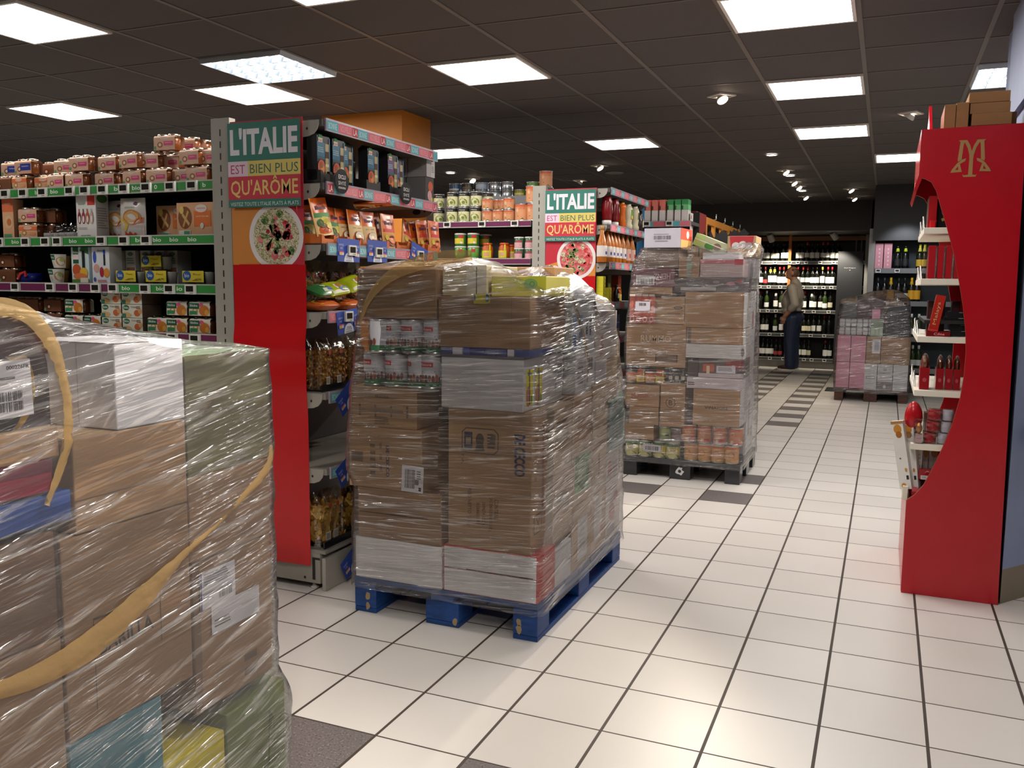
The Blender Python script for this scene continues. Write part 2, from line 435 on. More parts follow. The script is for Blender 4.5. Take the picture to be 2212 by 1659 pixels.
# ------------------------------------------------------------------ the room
ZC = 2.625
mb = MB(); mb.box(-13, 6, -8, 13.6, -.05, 0, 'floor'); struct(mb, 'floor')
mb = MB(); mb.box(-13, 6, -8, 13.6, ZC+.004, ZC+.1, 'ceil'); struct(mb, 'ceiling')
GX = lambda i: 1.13+.6*i
GY = lambda j: 2.02+.58*j
mb = MB()
for i in range(-23, 9): mb.box(GX(i)-.012, GX(i)+.012, -8, 13.5, ZC, ZC+.0038, '#6f6963')
for j in range(-17, 20): mb.box(-13, 6, GY(j)-.008, GY(j)+.008, ZC+.001, ZC+.0038, '#5c5650')
struct(mb, 'trim_1')
YW = at(1740, 797, z=0).y + .12      # face of the wine shelving
mb = MB(); mb.box(-13, 6, 13.4, 13.6, 0, ZC+.05, '#2b2825'); struct(mb, 'wall_back')
mb = MB(); mb.box(-13, -12.8, -8, 13.6, 0, ZC+.05, '#3a3734'); struct(mb, 'wall_left')
mb = MB(); mb.box(5.8, 6, -8, 13.6, 0, ZC+.05, '#dcdad6'); struct(mb, 'wall_right')
mb = MB(); mb.box(-13, 6, -8, -7.8, 0, ZC+.05, '#a8a29a'); struct(mb, 'wall_front')
# dark bulkheads over the wine and champagne shelving
YB = at(1600, 440, z=ZC).y
zb1 = at(1700, 500, y=YB+.05).z
mb = MB(); mb.box(-5, 1.66, YB, 13.4, zb1, ZC+.01, '#33312c'); struct(mb, 'trim_2')
YCH = at(1890, 400, z=ZC).y
zb2 = at(1940, 519, y=YCH).z
mb = MB(); mb.box(at(1890, 440, y=YCH).x, 5.8, YCH, 13.4, zb2, ZC+.01, '#262522'); struct(mb, 'trim_3')
# orange square column behind the first shelf
pc = at(868, 238, z=ZC); pr_ = at(908, 257, z=ZC); pl = at(770, 243, z=ZC)
mb = MB(); mb.box(pc.x-.72, pc.x, pc.y, pc.y+.45, 0, ZC+.01, '#d9852a'); tag(mb.build('orange_column'), kind='structure')
# pale blue chamfered column behind the red display, and its high blue bulkhead
mb = MB()
poly = [(2.432, 1.417), (2.80, 1.90), (2.80, 2.6), (2.432, 2.6)]
mb.prism(poly, lambda a, b, t: (a, b, .15+t*(ZC-.14)), '#8f9cc0'); struct(mb, 'wall_column')
mb = MB(); mb.prism(poly, lambda a, b, t: (a, b, t*.15), '#8a7c68'); struct(mb, 'baseboard_column')
xb = at(2190, 35, z=ZC); zbb = at(2197, 233, x=xb.x).z
mb = MB(); mb.box(xb.x, 5.8, -2, xb.y, zbb, ZC+.01, '#9aa6c4'); struct(mb, 'trim_4')
mb = MB(); p = Vector((2.478, 1.474, at(2192, 943, y=1.47).z)); n_ = Vector((.793, -.609, 0)); d_ = Vector((.606, .795, 0))
mb.tube([p-d_*.002+n_*.045, p+d_*.02+n_*.05, p+d_*.1+n_*.05, p+d_*.4+n_*.05], .03, 'g#55565a', 10, taper=[.018, .03, .032, .032])
mb.tube([p+d_*.06-n_*.002, p+d_*.06+n_*.045], .012, 'm#77787c', 8); mb.tube([p+d_*.3-n_*.002, p+d_*.3+n_*.045], .012, 'm#77787c', 8)
tag(mb.build('bumper_rail'), 'dark grey bumper rail on the pale blue column', 'rail')

# ------------------------------------------------------------------ ceiling lamps
def build_led():
    t = thing('ceiling_light', cat='ceiling light')
    a = .30; b = .289; q = .016
    f = MB(); f.box(-a+.012, a-.012, -b+.01, -b+.01+q, -.008, .015, '#e8e4dc'); f.box(-a+.012, a-.012, b-.01-q, b-.01, -.008, .015, '#e8e4dc')
    f.box(-a+.012, -a+.012+q, -b+.01+q, b-.01-q, -.008, .015, '#e8e4dc'); f.box(a-.012-q, a-.012, -b+.01+q, b-.01-q, -.008, .015, '#e8e4dc'); f.build('frame', t)
    d = MB(); d.box(-a+.03, a-.03, -b+.028, b-.028, -.002, .01, '#e8e4dc', nz='led'); d.build('diffuser', t)
    return t
BUILD['led'] = build_led
def build_egg():
    t = thing('louvre_light', cat='ceiling light')
    a = .285; b = .275
    f = MB(); f.box(-a, a, -b, b, .004, .0065, 'g#f4f8fa'); f.build('housing', t)
    l = MB()
    for i in range(4):
        y = -b+.07+i*(2*b-.14)/3; l.tube([(-a+.02, y, -.006), (a-.02, y, -.006)], .009, 'tube', 8)
    l.build('tube', t)
    g = MB()
    for i in range(5): y = -b+i*2*b/4; g.box(-a, a, y-.003, y+.003, -.024, .004, '#e4ecf0')
    for i in range(8):
        x = -a+i*2*a/7
        g.prism([(-.009, .003), (.009, .003), (.001, -.024), (-.001, -.024)], lambda p, q, s: (x+p, -b+2*b*s, q), '#dfe8ee')
    g.build('louvre', t)
    return t
BUILD['egg'] = build_egg
def lamp(key, i, j, label, group='square ceiling lights'):
    inst(key, (GX(i)+.3, GY(j)+.29, ZC-.004), 0, label, group)
lamp('led', 0, -1, 'largest glowing square ceiling panel, cut by the top of the photo')
lamp('led', 0, 2, 'glowing ceiling panel next past the largest one, above the floor tiles aisle')
lamp('led', 0, 5, 'glowing ceiling panel third along the aisle, above the black downlights row')
lamp('led', 1, 8, 'glowing ceiling panel partly hidden behind the red display header')
lamp('led', -3, 0, 'glowing ceiling panel above the cans shelf and between two orange-tinted bars')
lamp('led', -3, 5, 'glowing ceiling panel above the second red poster end shelf')
lamp('led', -6, 0, 'glowing ceiling panel touching the louvred light, above the first poster')
lamp('led', -6, 5, 'glowing ceiling panel peeping past the end of the striped top shelf')
lamp('led', -9, 0, 'glowing ceiling panel farthest left, above the baby food shelf')
lamp('egg', -5, -1, 'louvred fluorescent ceiling light above the first poster', 'louvred ceiling lights')
lamp('egg', 2, 2, 'louvred ceiling light above the boxes on the red display', 'louvred ceiling lights')
for i, j in ((0, -4), (0, -7), (3, -9), (3, 2), (6, -4), (6, -1), (6, -7), (6, 2), (-3, -3),  (-6, -3), (-9, -3), (3, -4), (3, -1), (-6, -6), (3, -7), (-9, 5), (-12, 0)):
    lamp('led', i, j, 'unseen glowing ceiling panel put in to light the room', 'unseen ceiling panels put in for light')  # unseen panels: some continue the grid pattern, others added as fill light
def build_gimbal():
    t = thing('gimbal_spot', cat='spotlight')
    f = MB(); f.box(-.07, .07, -.07, .07, -.006, .004, '#d8d4cc'); f.box(-.05, .05, -.05, .05, -.008, -.005, '#a8a49c'); f.build('frame', t)
    h = MB(); a = radians(38)
    R_ = Matrix.Rotation(a, 3, 'Y')
    h.lathe([(.028, .012), (.04, -.012), (.038, -.022)], '#e8e4dc', 16, caps=False); h.lathe([(.0001, -.019), (.035, -.02)], 'spotwarm', 16, caps=False)
    h.v = [tuple(R_ @ Vector(p)) for p in h.v]; h.v = [(p[0], p[1], p[2]-.015) for p in h.v]; h.build('lamp_head', t)
    return t
BUILD['gimbal'] = build_gimbal
for (u, v, rz, lb) in ((1559, 207, 2.4, 'square gimbal spotlight in the ceiling between two glowing panels'), (1967, 245, -.4, 'square gimbal spotlight in the ceiling left of the red display top'),
                   (1295, 358, 2.8, 'square gimbal spotlight in the ceiling below the small glowing panel'), (1253, 390, 0., 'square gimbal spotlight just above the second poster'),
                   (1020, 386, 2.6, 'square gimbal spotlight above the stacked silver cans'),
                   (1697, 368, 2.6, 'gimbal spotlight topmost of the descending row toward the wine'), (1715, 392, 2.6, 'second gimbal spotlight down the row toward the wine'),
                   (1725, 402, 2.6, 'third gimbal spotlight down the row toward the wine'), (1740, 424, 2.6, 'last gimbal spotlight of the row nearest the wine'),
                   (1838, 408, 2.6, 'upper gimbal spotlight of the pair over the champagne aisle'), (1845, 427, 2.6, 'lower gimbal spotlight of the pair over the champagne aisle')):
    inst('gimbal', at(u, v, z=ZC-.001), rz, lb, 'gimbal ceiling spotlights')
inst('gimbal', (2.75, .35, ZC-.001), .5, 'gimbal spotlight near the red display, above the photo edge')
def build_down():
    t = thing('round_downlight', cat='downlight')
    r = MB(); r.lathe([(.062, .0), (.062, -.006), (.05, -.008), (.048, .0)], '#e8e4dc', 20, caps=False); r.build('ring', t)
    d = MB(); d.lathe([(.0001, -.004), (.049, -.004)], 'lampwhite', 20, caps=False); d.build('diffuser', t); return t
BUILD['down'] = build_down
for (u, v, lb) in ((1667, 334, 'round downlight alone in the ceiling above the wine aisle'), (1707, 379, 'upper round downlight within the row of spotlights'), (1733, 412, 'lower round downlight within the row of spotlights'),
                   (973, 373, 'round downlight above the grey rice boxes')):
    inst('down', at(u, v, z=ZC-.001), 0, lb, 'round ceiling downlights')
mb = MB(); mb.lathe([(.0001, -.006), (.1, -.008), (.115, 0)], '#8d8982', 24, c=tuple(at(1327, 373, z=ZC)))
tag(mb.build('ceiling_speaker'), 'round pale loudspeaker grille in the ceiling', 'loudspeaker')

def light(kind, loc, power, col, tgt=None, size=.1, angle=60, blend=.5):
    l = bpy.data.lights.new('lamp_light', kind); l.energy = power; l.color = lin(col)[:3]
    o = bpy.data.objects.new('lamp_light', l); COL.objects.link(o); o.location = loc
    if kind == 'SPOT': l.spot_size = radians(angle); l.spot_blend = blend; l.shadow_soft_size = size
    else: l.shadow_soft_size = size
    if tgt is not None: o.rotation_euler = (Vector(tgt)-Vector(loc)).to_track_quat('-Z', 'Y').to_euler()
    return o
# the beams of the gimbal spots, seen and added
q = at(1559, 207, z=ZC); light('SPOT', (q.x, q.y, ZC-.07), 260, '#fff0dc', (.62, .85, 1.25), .05, 40)
q = at(1967, 245, z=ZC); light('SPOT', (q.x, q.y, ZC-.07), 80, '#fff0dc', (.85, 3.5, 1.5), .05, 40).data.energy = 200
q = at(1740, 424, z=ZC); light('SPOT', (q.x+.3, q.y, ZC-.07), 45, '#fff0d8', (.62, YW-.5, 1.0), .05, 40)  # second beam added beside this spot to light the man
inst('gimbal', (2.0, -3.1, ZC-.001), .9, 'gimbal spotlight above the photographer, outside the photo'); light('SPOT', (2.0, -3.1, ZC-.07), 110, '#fff2e2', (.5, -1.5, 1.05), .05, 40)
inst('gimbal', (1.95, -1.25, ZC-.001), .2, 'unseen gimbal spotlight added to light the near load'); light('SPOT', (1.95, -1.25, ZC-.07), 130, '#fff2e2', (.65, -1.55, .95), .06, 58)  # unseen spot, added to brighten the aisle side of the near load
inst('gimbal', (2.75, -.75, ZC-.001), .9, 'unseen gimbal spotlight added to light the blue pallet load'); light('SPOT', (2.75, -.75, ZC-.07), 120, '#fff2e2', (.8, .72, 1.0), .06, 44)  # unseen spot, added to brighten the right side of the blue pallet load
light('SPOT', (2.75, .35, ZC-.07), 95, '#ffdcb0', (2.7, .75, 0), .05, 75)
for u, v in ((1697, 368), (1715, 392), (1725, 402), (1740, 424), (1838, 408)):
    q = at(u, v, z=ZC); light('SPOT', (q.x, q.y, ZC-.07), 45, '#fff0d8', (q.x-.1, q.y-.5, 0), .05, 60)
w = bpy.data.worlds.new('store_air'); SC.world = w; w.use_nodes = True
w.node_tree.nodes['Background'].inputs[0].default_value = (.35, .33, .31, 1); w.node_tree.nodes['Background'].inputs[1].default_value = .02

# ------------------------------------------------------------------ shelving
def settle(root, loc):
    loc = Vector(loc); root.location = loc
    for ch in root.children: ch.location = Vector(ch.location)-loc
    return root
PT = {}
def price_tag(parent, pos, rz=0., key='tag'):
    if key not in PT:
        mb = MB(); mb.box(-.029, .029, -.012, 0, -.022, .022, '#e4e2dd')
        mb.dr(flat(-.012), -.021, .021, -.010, .015, 'g#2c2a24'); mb.dr(flat(-.012), .0, .02, -.018, -.014, '#9a988f')
        PT[key] = mb.build('price_tag', parent); o = PT[key]
    else: o = PT[key].copy(); COL.objects.link(o); o.parent = parent
    o.location = pos; o.rotation_euler = (0, 0, rz); return o

GREEN, PURP = '#2f8f3a', '#6b1f4c'
def rail(shelf, x0, x1, yf, z, segs, words=(), name='edge_strip'):
    mb = MB(); mb.box(x0, x1, yf, yf+.012, z-.042, z+.004, '#b9b6b0')
    for a, b, c in segs: mb.dr(flat(yf), a, b, z-.036, z-.002, c); mb.lay = 0
    mb.lay = 2
    for x, t, w_ in words: mb.dt(flat(yf), t, x, z-.018, w_, .019, '#e9efe4', .02); mb.lay = 2
    return mb.build(name, shelf)

c1 = lambda x, y: (x/3.6875, 270+y/3.6875)            # crop of the baby food shelf
YF = .36
def cx1(x, y=500, yy=YF): return at(*c1(x, y), y=yy).x
X1L, X1R = -3.1, -.81
g = thing('shelf_gondola', 'long dark shelf gondola of baby food left of the grey post', 'shelving')
LV = [1.768, 1.533, 1.313, 1.092, .80, .5]
mb = MB(); mb.box(X1L, X1R, .84, .86, .1, 1.74, '#1d1b1a'); mb.build('back_panel', g)
mb = MB(); mb.box(X1L, X1R, .38, 1.32, 0, .12, '#9a958c'); mb.build('base', g)
TAGS = [[48, 192, 345, 563, 682, 825, 995, 1172, 1365, 1538], [5, 213, 370, 465, 815, 995, 1172], [133, 410, 595, 772, 910, 1162, 1358, 1525], [1380, 1560], [], []]
BIO = [[(287, 'b'), (430, 'bio'), (930, 'bi'), (1085, 'bio'), (1240, 'o'), (1627, 'b')], [(120, 'bio'), (580, 'bio'), (708, 'bio'), (1100, 'bi'), (1250, 'bio'), (1385, 'bio'), (1530, 'bio')], [(1003, 'bio'), (1277, 'bio'), (1430, 'io')], [], [], []]
for k, z in enumerate(LV):
    s = MB(); s.box(X1L, X1R, YF+.012, .84, z-.03, z, '#2a2826'); sh = s.build('shelf', g)
    xm = cx1(945, 1270)
    segs = [(X1L, X1R, GREEN)] if k < 2 else [(X1L, xm, PURP), (xm, X1R, GREEN)] if k == 2 else [(X1L, X1R, PURP)]
    v = [480, 880, 1270, 1640, 0, 0][k]
    rail(sh, X1L, X1R, YF, z, segs, [(cx1(x, v), t, .016*len(t)+.002) for x, t in BIO[k]])
    for x in TAGS[k]: price_tag(sh, (cx1(x, v), YF-.001, z-.02))
settle(g, (-1.9, .85, 0))

# two-jar packs of baby food
def pack(key, label, band, pic, lid='#d8c4b0', food='#8a4a20'):
    def f():
        t = thing('baby_jar_pack', cat='baby food jars')
        for q in (-1, 1):
            j = MB(); j.lathe([(.022, 0), (.029, .006), (.029, .052), (.023, .06)], 'g'+food, 14, c=(q*.03, .031, 0)); jo = j.build('jar', t)
            l = MB(); l.lathe([(.027, .06), (.027, .074), (.024, .076)], 'm'+lid, 14, c=(q*.03, .031, 0)); l.build('lid', jo)
        s = MB()
        n = 6; pr2 = [(-.0015, .004)]+[(-.0015+.012*(1-cos(pi/2*i/n)), .056+.012*sin(pi/2*i/n)) for i in range(n+1)]
        for m_ in ((0, 1),):
            for i in range(len(pr2)-1):
                (ya, za), (yb, zb) = pr2[i], pr2[i+1]; s.poly([(-.060, ya, za), (.060, ya, za), (.060, yb, zb), (-.060, yb, zb)], label)
            s.poly([(-.06, pr2[-1][0], pr2[-1][1]), (.06, pr2[-1][0], pr2[-1][1]), (.06, .052, .068), (-.06, .052, .068)], label)
            s.poly([(.06, .0635, .004), (-.06, .0635, .004), (-.06, .0635, .06), (.06, .0635, .06)], label)
            s.poly([(-.06, -.0015, .004), (-.06, .0635, .004), (.06, .0635, .004), (.06, -.0015, .004)], label)
            s.poly([(-.06, .052, .068), (.06, .052, .068), (.06, .0635, .06), (-.06, .0635, .06)], label)
        mp = flat(-.0015)
        s.decals(mp, .12, .064, [('r', -.48, -.38, .1, .32, '#5aa05a'), ('e', -.2, .42, .13, .2, pic), ('e', -.2, .42, .07, .11, '#f0dcc0')]+band)
        s.build('sleeve', t); return t
    BUILD[key] = f
PKB = [('r', -.02, .42, .36, .66, '#dd4a80'), ('t', 'babybio', .2, .55, .3, .1, '#f6d6e2'), ('e', 0, .88, .2, .08, '#f3e6dc'), ('t', 'babybio', 0, .88, .3, .09, '#d07a7a')]
ORB = [('r', -.5, .5, .62, .9, '#ef7a48'), ('e', 0, .8, .22, .11, '#f6dccb'), ('t', 'babybio', 0, .8, .34, .1, '#d05a40'), ('r', .1, .42, .25, .45, '#e9a06a')]
BLB = [('r', -.15, .46, .3, .8, '#2b3f9a'), ('t', 'babybio', .15, .6, .4, .12, '#d8dcf0')]
pack('pk', '#e3b89c', PKB, '#a8623a'); pack('po', '#e6b48c', ORB, '#c98a3a'); pack('pb', '#dcae96', BLB, '#8a5a3a'); pack('pj', '#7a4a30', [], '#5a3018')
GP = [('r', -.5, 0, .55, .95, '#1f5a40'), ('t', 'Blédina', -.25, .78, .36, .16, '#e8efe4'), ('e', .1, .82, .1, .14, '#e2508a'), ('e', .24, .42, .24, .38, '#c8762a'), ('e', .36, .3, .1, .2, '#d8a040'), ('r', -.45, -.1, .15, .4, '#3a8a5a')]
pack('pg', '#e9e2d0', GP, '#d8a040', '#3a3430', '#5a2c14')
low = [(20, 'pj', 'brown'), (150, 'po', 'orange-banded'), (300, 'po', 'orange-banded'), (440, 'pk', 'pink-labelled'), (590, 'pk', 'pink-labelled'), (790, 'pk', 'pink-labelled'), (1050, 'pk', 'pink-labelled'), (1247, 'pk', 'pink-labelled'), (1410, 'pk', 'pink-labelled'), (1568, 'pk', 'pink-labelled')]
GB = 'baby food packs on the top shelf'
for i, (x, k, nm) in enumerate(reversed(low)):
    inst(k, (cx1(x, 400, .40), .40+(.03 if i % 3 == 1 else 0), LV[0]), radians(random.uniform(-5, 5)), f'{nm} two-jar baby food pack, {NTH[i]} from grey post in lower row of top shelf', GB)
up = [(80, 'pb', 'blue-labelled', .44), (180, 'pb', 'blue-labelled', .40), (395, 'pj', 'brown', .52), (505, 'pk', 'pink-labelled', .46), (625, 'pk', 'pink-labelled', .40), (850, 'pk', 'pink-labelled', .43), (1020, 'pk', 'pink-labelled', .40), (1175, 'pk', 'pink-labelled', .43), (1345, 'pk', 'pink-labelled', .50), (1505, 'pk', 'pink-labelled', .40), (1650, 'pk', 'pink-labelled', .42)]
for i, (x, k, nm, yy) in enumerate(reversed(up)):
    inst(k, (cx1(x, 260, yy), yy, LV[0]+.077), radians(random.uniform(-6, 6)), f'{nm} two-jar baby food pack, {NTH[i]} from grey post in upper row of top shelf', GB)
for i, (x, yy) in enumerate(((1560, .62), (1470, .54), (1310, .44))):
    if i < 2: inst('pk', (cx1(x, 200, yy), yy, LV[0]+.077), 0, f'pink two-jar baby pack standing under the topmost row, {NTH[i]} behind grey post', GB)
    inst('pk', (cx1(x, 150, yy), yy, LV[0]+.154), .05, f'topmost pink two-jar baby food pack, {NTH[i]} from the grey post', GB)
# support rows behind so that stacked packs rest on packs
for i, (x, yy) in enumerate(((395, .52), (515, .47), (850, .47), (1345, .50), (1545, .62), (1455, .54))):
    inst('pj', (cx1(x, 300, yy), yy, LV[0]), 0, f'brown two-jar baby food pack in back row of top shelf, {NTH[i]} from left', GB)

# second shelf
z = LV[1]
carton('co', 'baby_cereal_carton', 'carton', .074, .06, .196, '#eeb48a', [('r', -.5, .5, .68, 1, '#ee7d50'), ('t', 'babybio', 0, .88, .6, .06, '#f6e0d0'), ('e', .05, .42, .38, .17, '#e8c49c'), ('e', .1, .42, .2, .09, '#d87a40'), ('r', -.4, .3, .04, .12, '#5aa070')])
carton('cp', 'pouch_carton', 'carton', .125, .075, .205, '#efece8', [('r', .08, .46, .74, 1, '#d8423a'), ('t', 'GOOD GOÛT', -.2, .78, .36, .06, '#4a8a4a'), ('ln', -.4, .1, .18, .24, '#b8a8a8', 2), ('t', 'gourdes', -.05, .045, .5, .05, '#5a8a4a')]+
       [q for i in range(4) for q in (('e', -.34+.21*i, .45, .085, .14, ['#8a2a3a', '#a83a4a', '#c85a3a', '#d8b0a0'][i]), ('e', -.34+.21*i, .42, .05, .08, '#f0ece6'), ('r', -.36+.21*i, -.32+.21*i, .58, .66, ['#c02a3a', '#3a2a2a', '#c8302a', '#b8b4ac'][i]))], side='#dcd8d4',
       right=[('e', 0, .9, .42, .1, '#4a7a3a'), ('ln', -.4, .4, .2, .7, '#a8a4a0', 9)])
carton('ck', 'biscuit_carton', 'carton', .21, .06, .148, '#e6b184', [('e', -.27, .55, .19, .34, '#8a5228'), ('p', [(-.35, .3), (-.31, .25), (-.16, .72), (-.2, .78)], '#dba860'), ('p', [(-.36, .62), (-.33, .7), (-.14, .38), (-.17, .3)], '#e4b870'), ('e', -.36, .78, .06, .12, '#efd070'), ('r', -.02, .44, .28, .74, '#ee7d35'), ('t', 'petits biscuits', .21, .58, .34, .07, '#f6d8b8'), ('e', .18, .82, .16, .12, '#f3e4dc'), ('t', 'babybio', .18, .82, .24, .07, '#d87a80'), ('r', -.44, -.12, .03, .17, '#f0ece0'), ('r', -.3, -.14, .05, .15, '#4aa070'), ('e', .2, .3, .05, .09, '#f3e9df')])
def bag():
    mb = MB(); w, h = .155, .18
    def fn(a, b):
        x = (a-.5)*w*(1-.05*abs(2*b-1)); th = .022*max(0, (1-abs(2*a-1)**2.5))*(1-abs(2*b-1)**3); return (x, -th, b*h)
    mb.grid(fn, 12, 10, 'g#e6e1dc'); mb.grid(lambda a, b: (lambda p: (p[0], -p[1]+.004, p[2]))(fn(1-a, b)), 12, 10, 'g#d8d3ce')
    mp = lambda a, b, l: (lambda p: (p[0], p[1]-l-.0012, p[2]))(fn(min(1, max(0, a/w+.5)), min(1, max(0, b/h))))
    for q in (('r', -.46, .46, .02, .3, '#e8cfc8'), ('e', .05, .5, .34, .2, '#c98a4a'), ('e', .05, .52, .27, .13, '#dba868'), ('p', [(-.4, .22), (-.2, .15), (-.05, .3), (-.2, .42), (-.42, .5)], '#e8c83a'), ('p', [(.1, .3), (.42, .36), (.46, .5), (.25, .46)], '#e0602a'), ('p', [(-.3, .05), (-.25, .16), (-.15, .07), (-.05, .15), (.05, .06), (.15, .12), (.2, .03)], '#e2603a'), ('e', .2, .85, .07, .045, '#6a2a5a'), ('t', 'GOOD GOÛT', 0, .76, .4, .06, '#7a9a6a')):
        mb.decals(mp, w, h, [q], 6)
    return tag(mb.build('biscuit_pouch'), cat='pouch')
BUILD['bag'] = bag
inst('co', (cx1(70, 850, .40), .40, z), .05, 'tall orange baby cereal carton on the second green shelf', )
inst('po', (cx1(225, 850, .40), .40, z), .06, 'orange-banded two-jar pack, lower of two on second green shelf')
def lay(): return None
o = inst('pk', (cx1(215, 640, .40)+.0, .40, z+.077), .06, 'pale two-jar pack lying on an orange-banded pack, second green shelf')
inst('pj', (cx1(370, 640, .46), .46, z+.077), 0, 'brown two-jar pack upper at the back, second green shelf'); inst('pj', (cx1(360, 850, .46), .46, z), 0, 'brown two-jar pack lower at the back, second green shelf')
def wrapmess():
    mb = MB(); rr = random.Random(11)
    mb.grid(lambda a, b: ((a-.5)*.14, -.02+.03*b+.012*noise.noise((a*6, b*6, 1)), .05*b+.035*abs(noise.noise((a*9, b*5, 3)))+.002), 16, 12, 'clear')
    mb.grid(lambda a, b: ((a-.5)*.13+.01, .03+.02*b+.015*noise.noise((a*7, b*6, 5)), .07*b+.03*abs(noise.noise((a*8, b*4, 9)))+.002), 16, 12, 'clear')
    mb.box(-.06, .06, -.015, .035, 0, .026, '#b9b6b2'); return tag(mb.build('shrink_wrap_tray'), cat='shrink wrap')
BUILD['mess'] = wrapmess
inst('mess', (cx1(430, 850, .42), .43, z), .1, 'torn clear shrink wrap on a white tray, left of another, second green shelf', 'torn shrink wrap trays')
inst('mess', (cx1(555, 850, .41), .41, z), -.15, 'torn clear shrink wrap on white tray beside the white pouch carton', 'torn shrink wrap trays')
inst('cp', (cx1(692, 840, .40), .40, z), .02, 'white carton of fruit pouches with red corner on second green shelf')
inst('bag', (cx1(1058, 830, .42), .425, z), .03, 'large white pouch of baby biscuits with lemon picture, front of two', 'biscuit pouches')
inst('bag', (cx1(940, 830, .50), .50, z), -.05, 'large white biscuit pouch standing behind the lemon pouch', 'biscuit pouches')
inst('ck', (cx1(1385, 820, .50), .50, z), 0, 'orange finger biscuit carton set back, left of a nearer twin', 'finger biscuit cartons')
inst('ck', (cx1(1555, 820, .41), .41, z), 0, 'orange finger biscuit carton at the shelf front beside grey post', 'finger biscuit cartons')
# third shelf
z = LV[2]
def bowl(key, col, lid, spec):
    def f():
        t = thing('baby_meal_bowl', cat='baby meal bowl')
        b = MB(); b.lathe([(.03, 0), (.036, .004), (.048, .06), (.05, .064)], col, 18, c=(0, .05, 0)); b.build('bowl', t)
        s = MB(); mp = lambda a, q, l: ((.05+l-.014*(1-q/.07)+.003)*sin(a/.05), .05-(.05+l-.014*(1-q/.07)+.003)*cos(a/.05), q)
        s.grid(lambda a, q: mp((a-.5)*.12, .004+q*.066, 0), 10, 4, lid); s.decals(mp, .12, .07, spec, 4); s.build('sleeve', t); return t
    BUILD[key] = f
bowl('bw', 'g#9a7a3a', '#e6e6dc', [('r', -.4, .05, .6, .95, '#1f6a4a'), ('t', 'Blédina', -.17, .78, .36, .16, '#e8efe4'), ('e', .28, .5, .2, .3, '#d88a4a'), ('e', .34, .62, .1, .14, '#b8c060'), ('ln', -.35, 0, .2, .5, '#c08a80', 3)])
inst('bw', (cx1(415, 1230, .40), .40, z), .1, 'white and green baby meal bowl, lower of two stacked', 'baby meal bowls'); inst('bw', (cx1(430, 1110, .40), .40, z+.072), .0, 'white and green baby meal bowl, upper of two stacked', 'baby meal bowls')
mb = MB(); mb.lathe([(.04, 0), (.055, .01), (.055, .045), (.048, .05)], 'g#1f2a80', 20); mb.tube([(-.02, -.058, .02), (0, -.06, .045), (.02, -.05, .055), (.03, -.052, .03)], .008, 'g#c83a3a', 6)
o = mb.build('blue_snack_tub'); o.location = (cx1(250, 1225, .46), .46, z); tag(o, 'round blue tub with red curl on purple-edged shelf', 'tub')
inst('pj', (cx1(60, 1220, .44), .44, z), 0, 'brown two-jar pack lower at the left frame edge, purple shelf'); inst('pj', (cx1(50, 1100, .44), .44, z+.077), 0, 'brown two-jar pack upper at the left frame edge, purple shelf')
carton('g1', 'fruit_pouch_carton', 'carton', .115, .075, .175, '#cfe2e6', [('r', -.5, .1, .3, 1, '#d2e4e0'), ('r', -.4, -.08, .55, 1, '#1f5a38'), ('t', 'Blédina', -.24, .86, .3, .06, '#e8efe4'), ('r', -.4, -.05, .66, .8, '#f0d8d8'), ('r', -.5, .5, .0, .12, '#5a8a3a'), ('p', [(.0, .9), (.5, .8), (.5, 1), (.1, 1)], '#3a6a3a'), ('r', .13, .28, .42, .9, '#141a18'), ('e', -.2, .38, .24, .16, '#c8582a'), ('e', .2, .3, .22, .14, '#e8b83a'), ('e', 0, .2, .4, .09, '#e0804a'), ('r', .0, .45, .03, .16, '#e8e0d0')])
carton('g2', 'dairy_pouch_carton', 'carton', .112, .075, .175, '#e6e8ee', [('t', 'Blédina', .0, .9, .34, .06, '#2a6a4a'), ('e', -.34, .72, .1, .16, '#3a5ac0'), ('e', .22, .86, .07, .07, '#2a5ac8'), ('r', .17, .27, .5, .8, '#20242a'), ('e', -.25, .42, .16, .12, '#d8a8a0'), ('e', .05, .32, .12, .14, '#b02a3a'), ('e', .33, .3, .16, .13, '#e8963a'), ('e', -.36, .12, .07, .06, '#4a5ab0'), ('ln', -.2, .4, .04, .12, '#d88a8a', 2)])
carton('g3', 'chocolate_cereal_carton', 'carton', .062, .09, .16, '#b9b9b6', [('r', -.4, .4, .2, .5, '#8a5a48'), ('ln', -.4, .4, .6, .8, '#6a7a70', 3), ('e', 0, .9, .3, .06, '#5a6a62')])
inst('g1', (cx1(645, 1225, .40), .40, z), 0, 'green and peach fruit pouch carton on the purple-edged shelf'); inst('g2', (cx1(808, 1225, .40), .40, z), 0, 'white and blue dairy pouch carton on the purple-edged shelf')
for i, x in enumerate((930, 1028, 1130, 1225, 1315)): inst('g3', (cx1(x, 1160, .47), .47+.012*i, z), 0, f'grey and brown cereal carton, {NTH[i]} rightwards from the white dairy carton', 'grey cereal cartons')
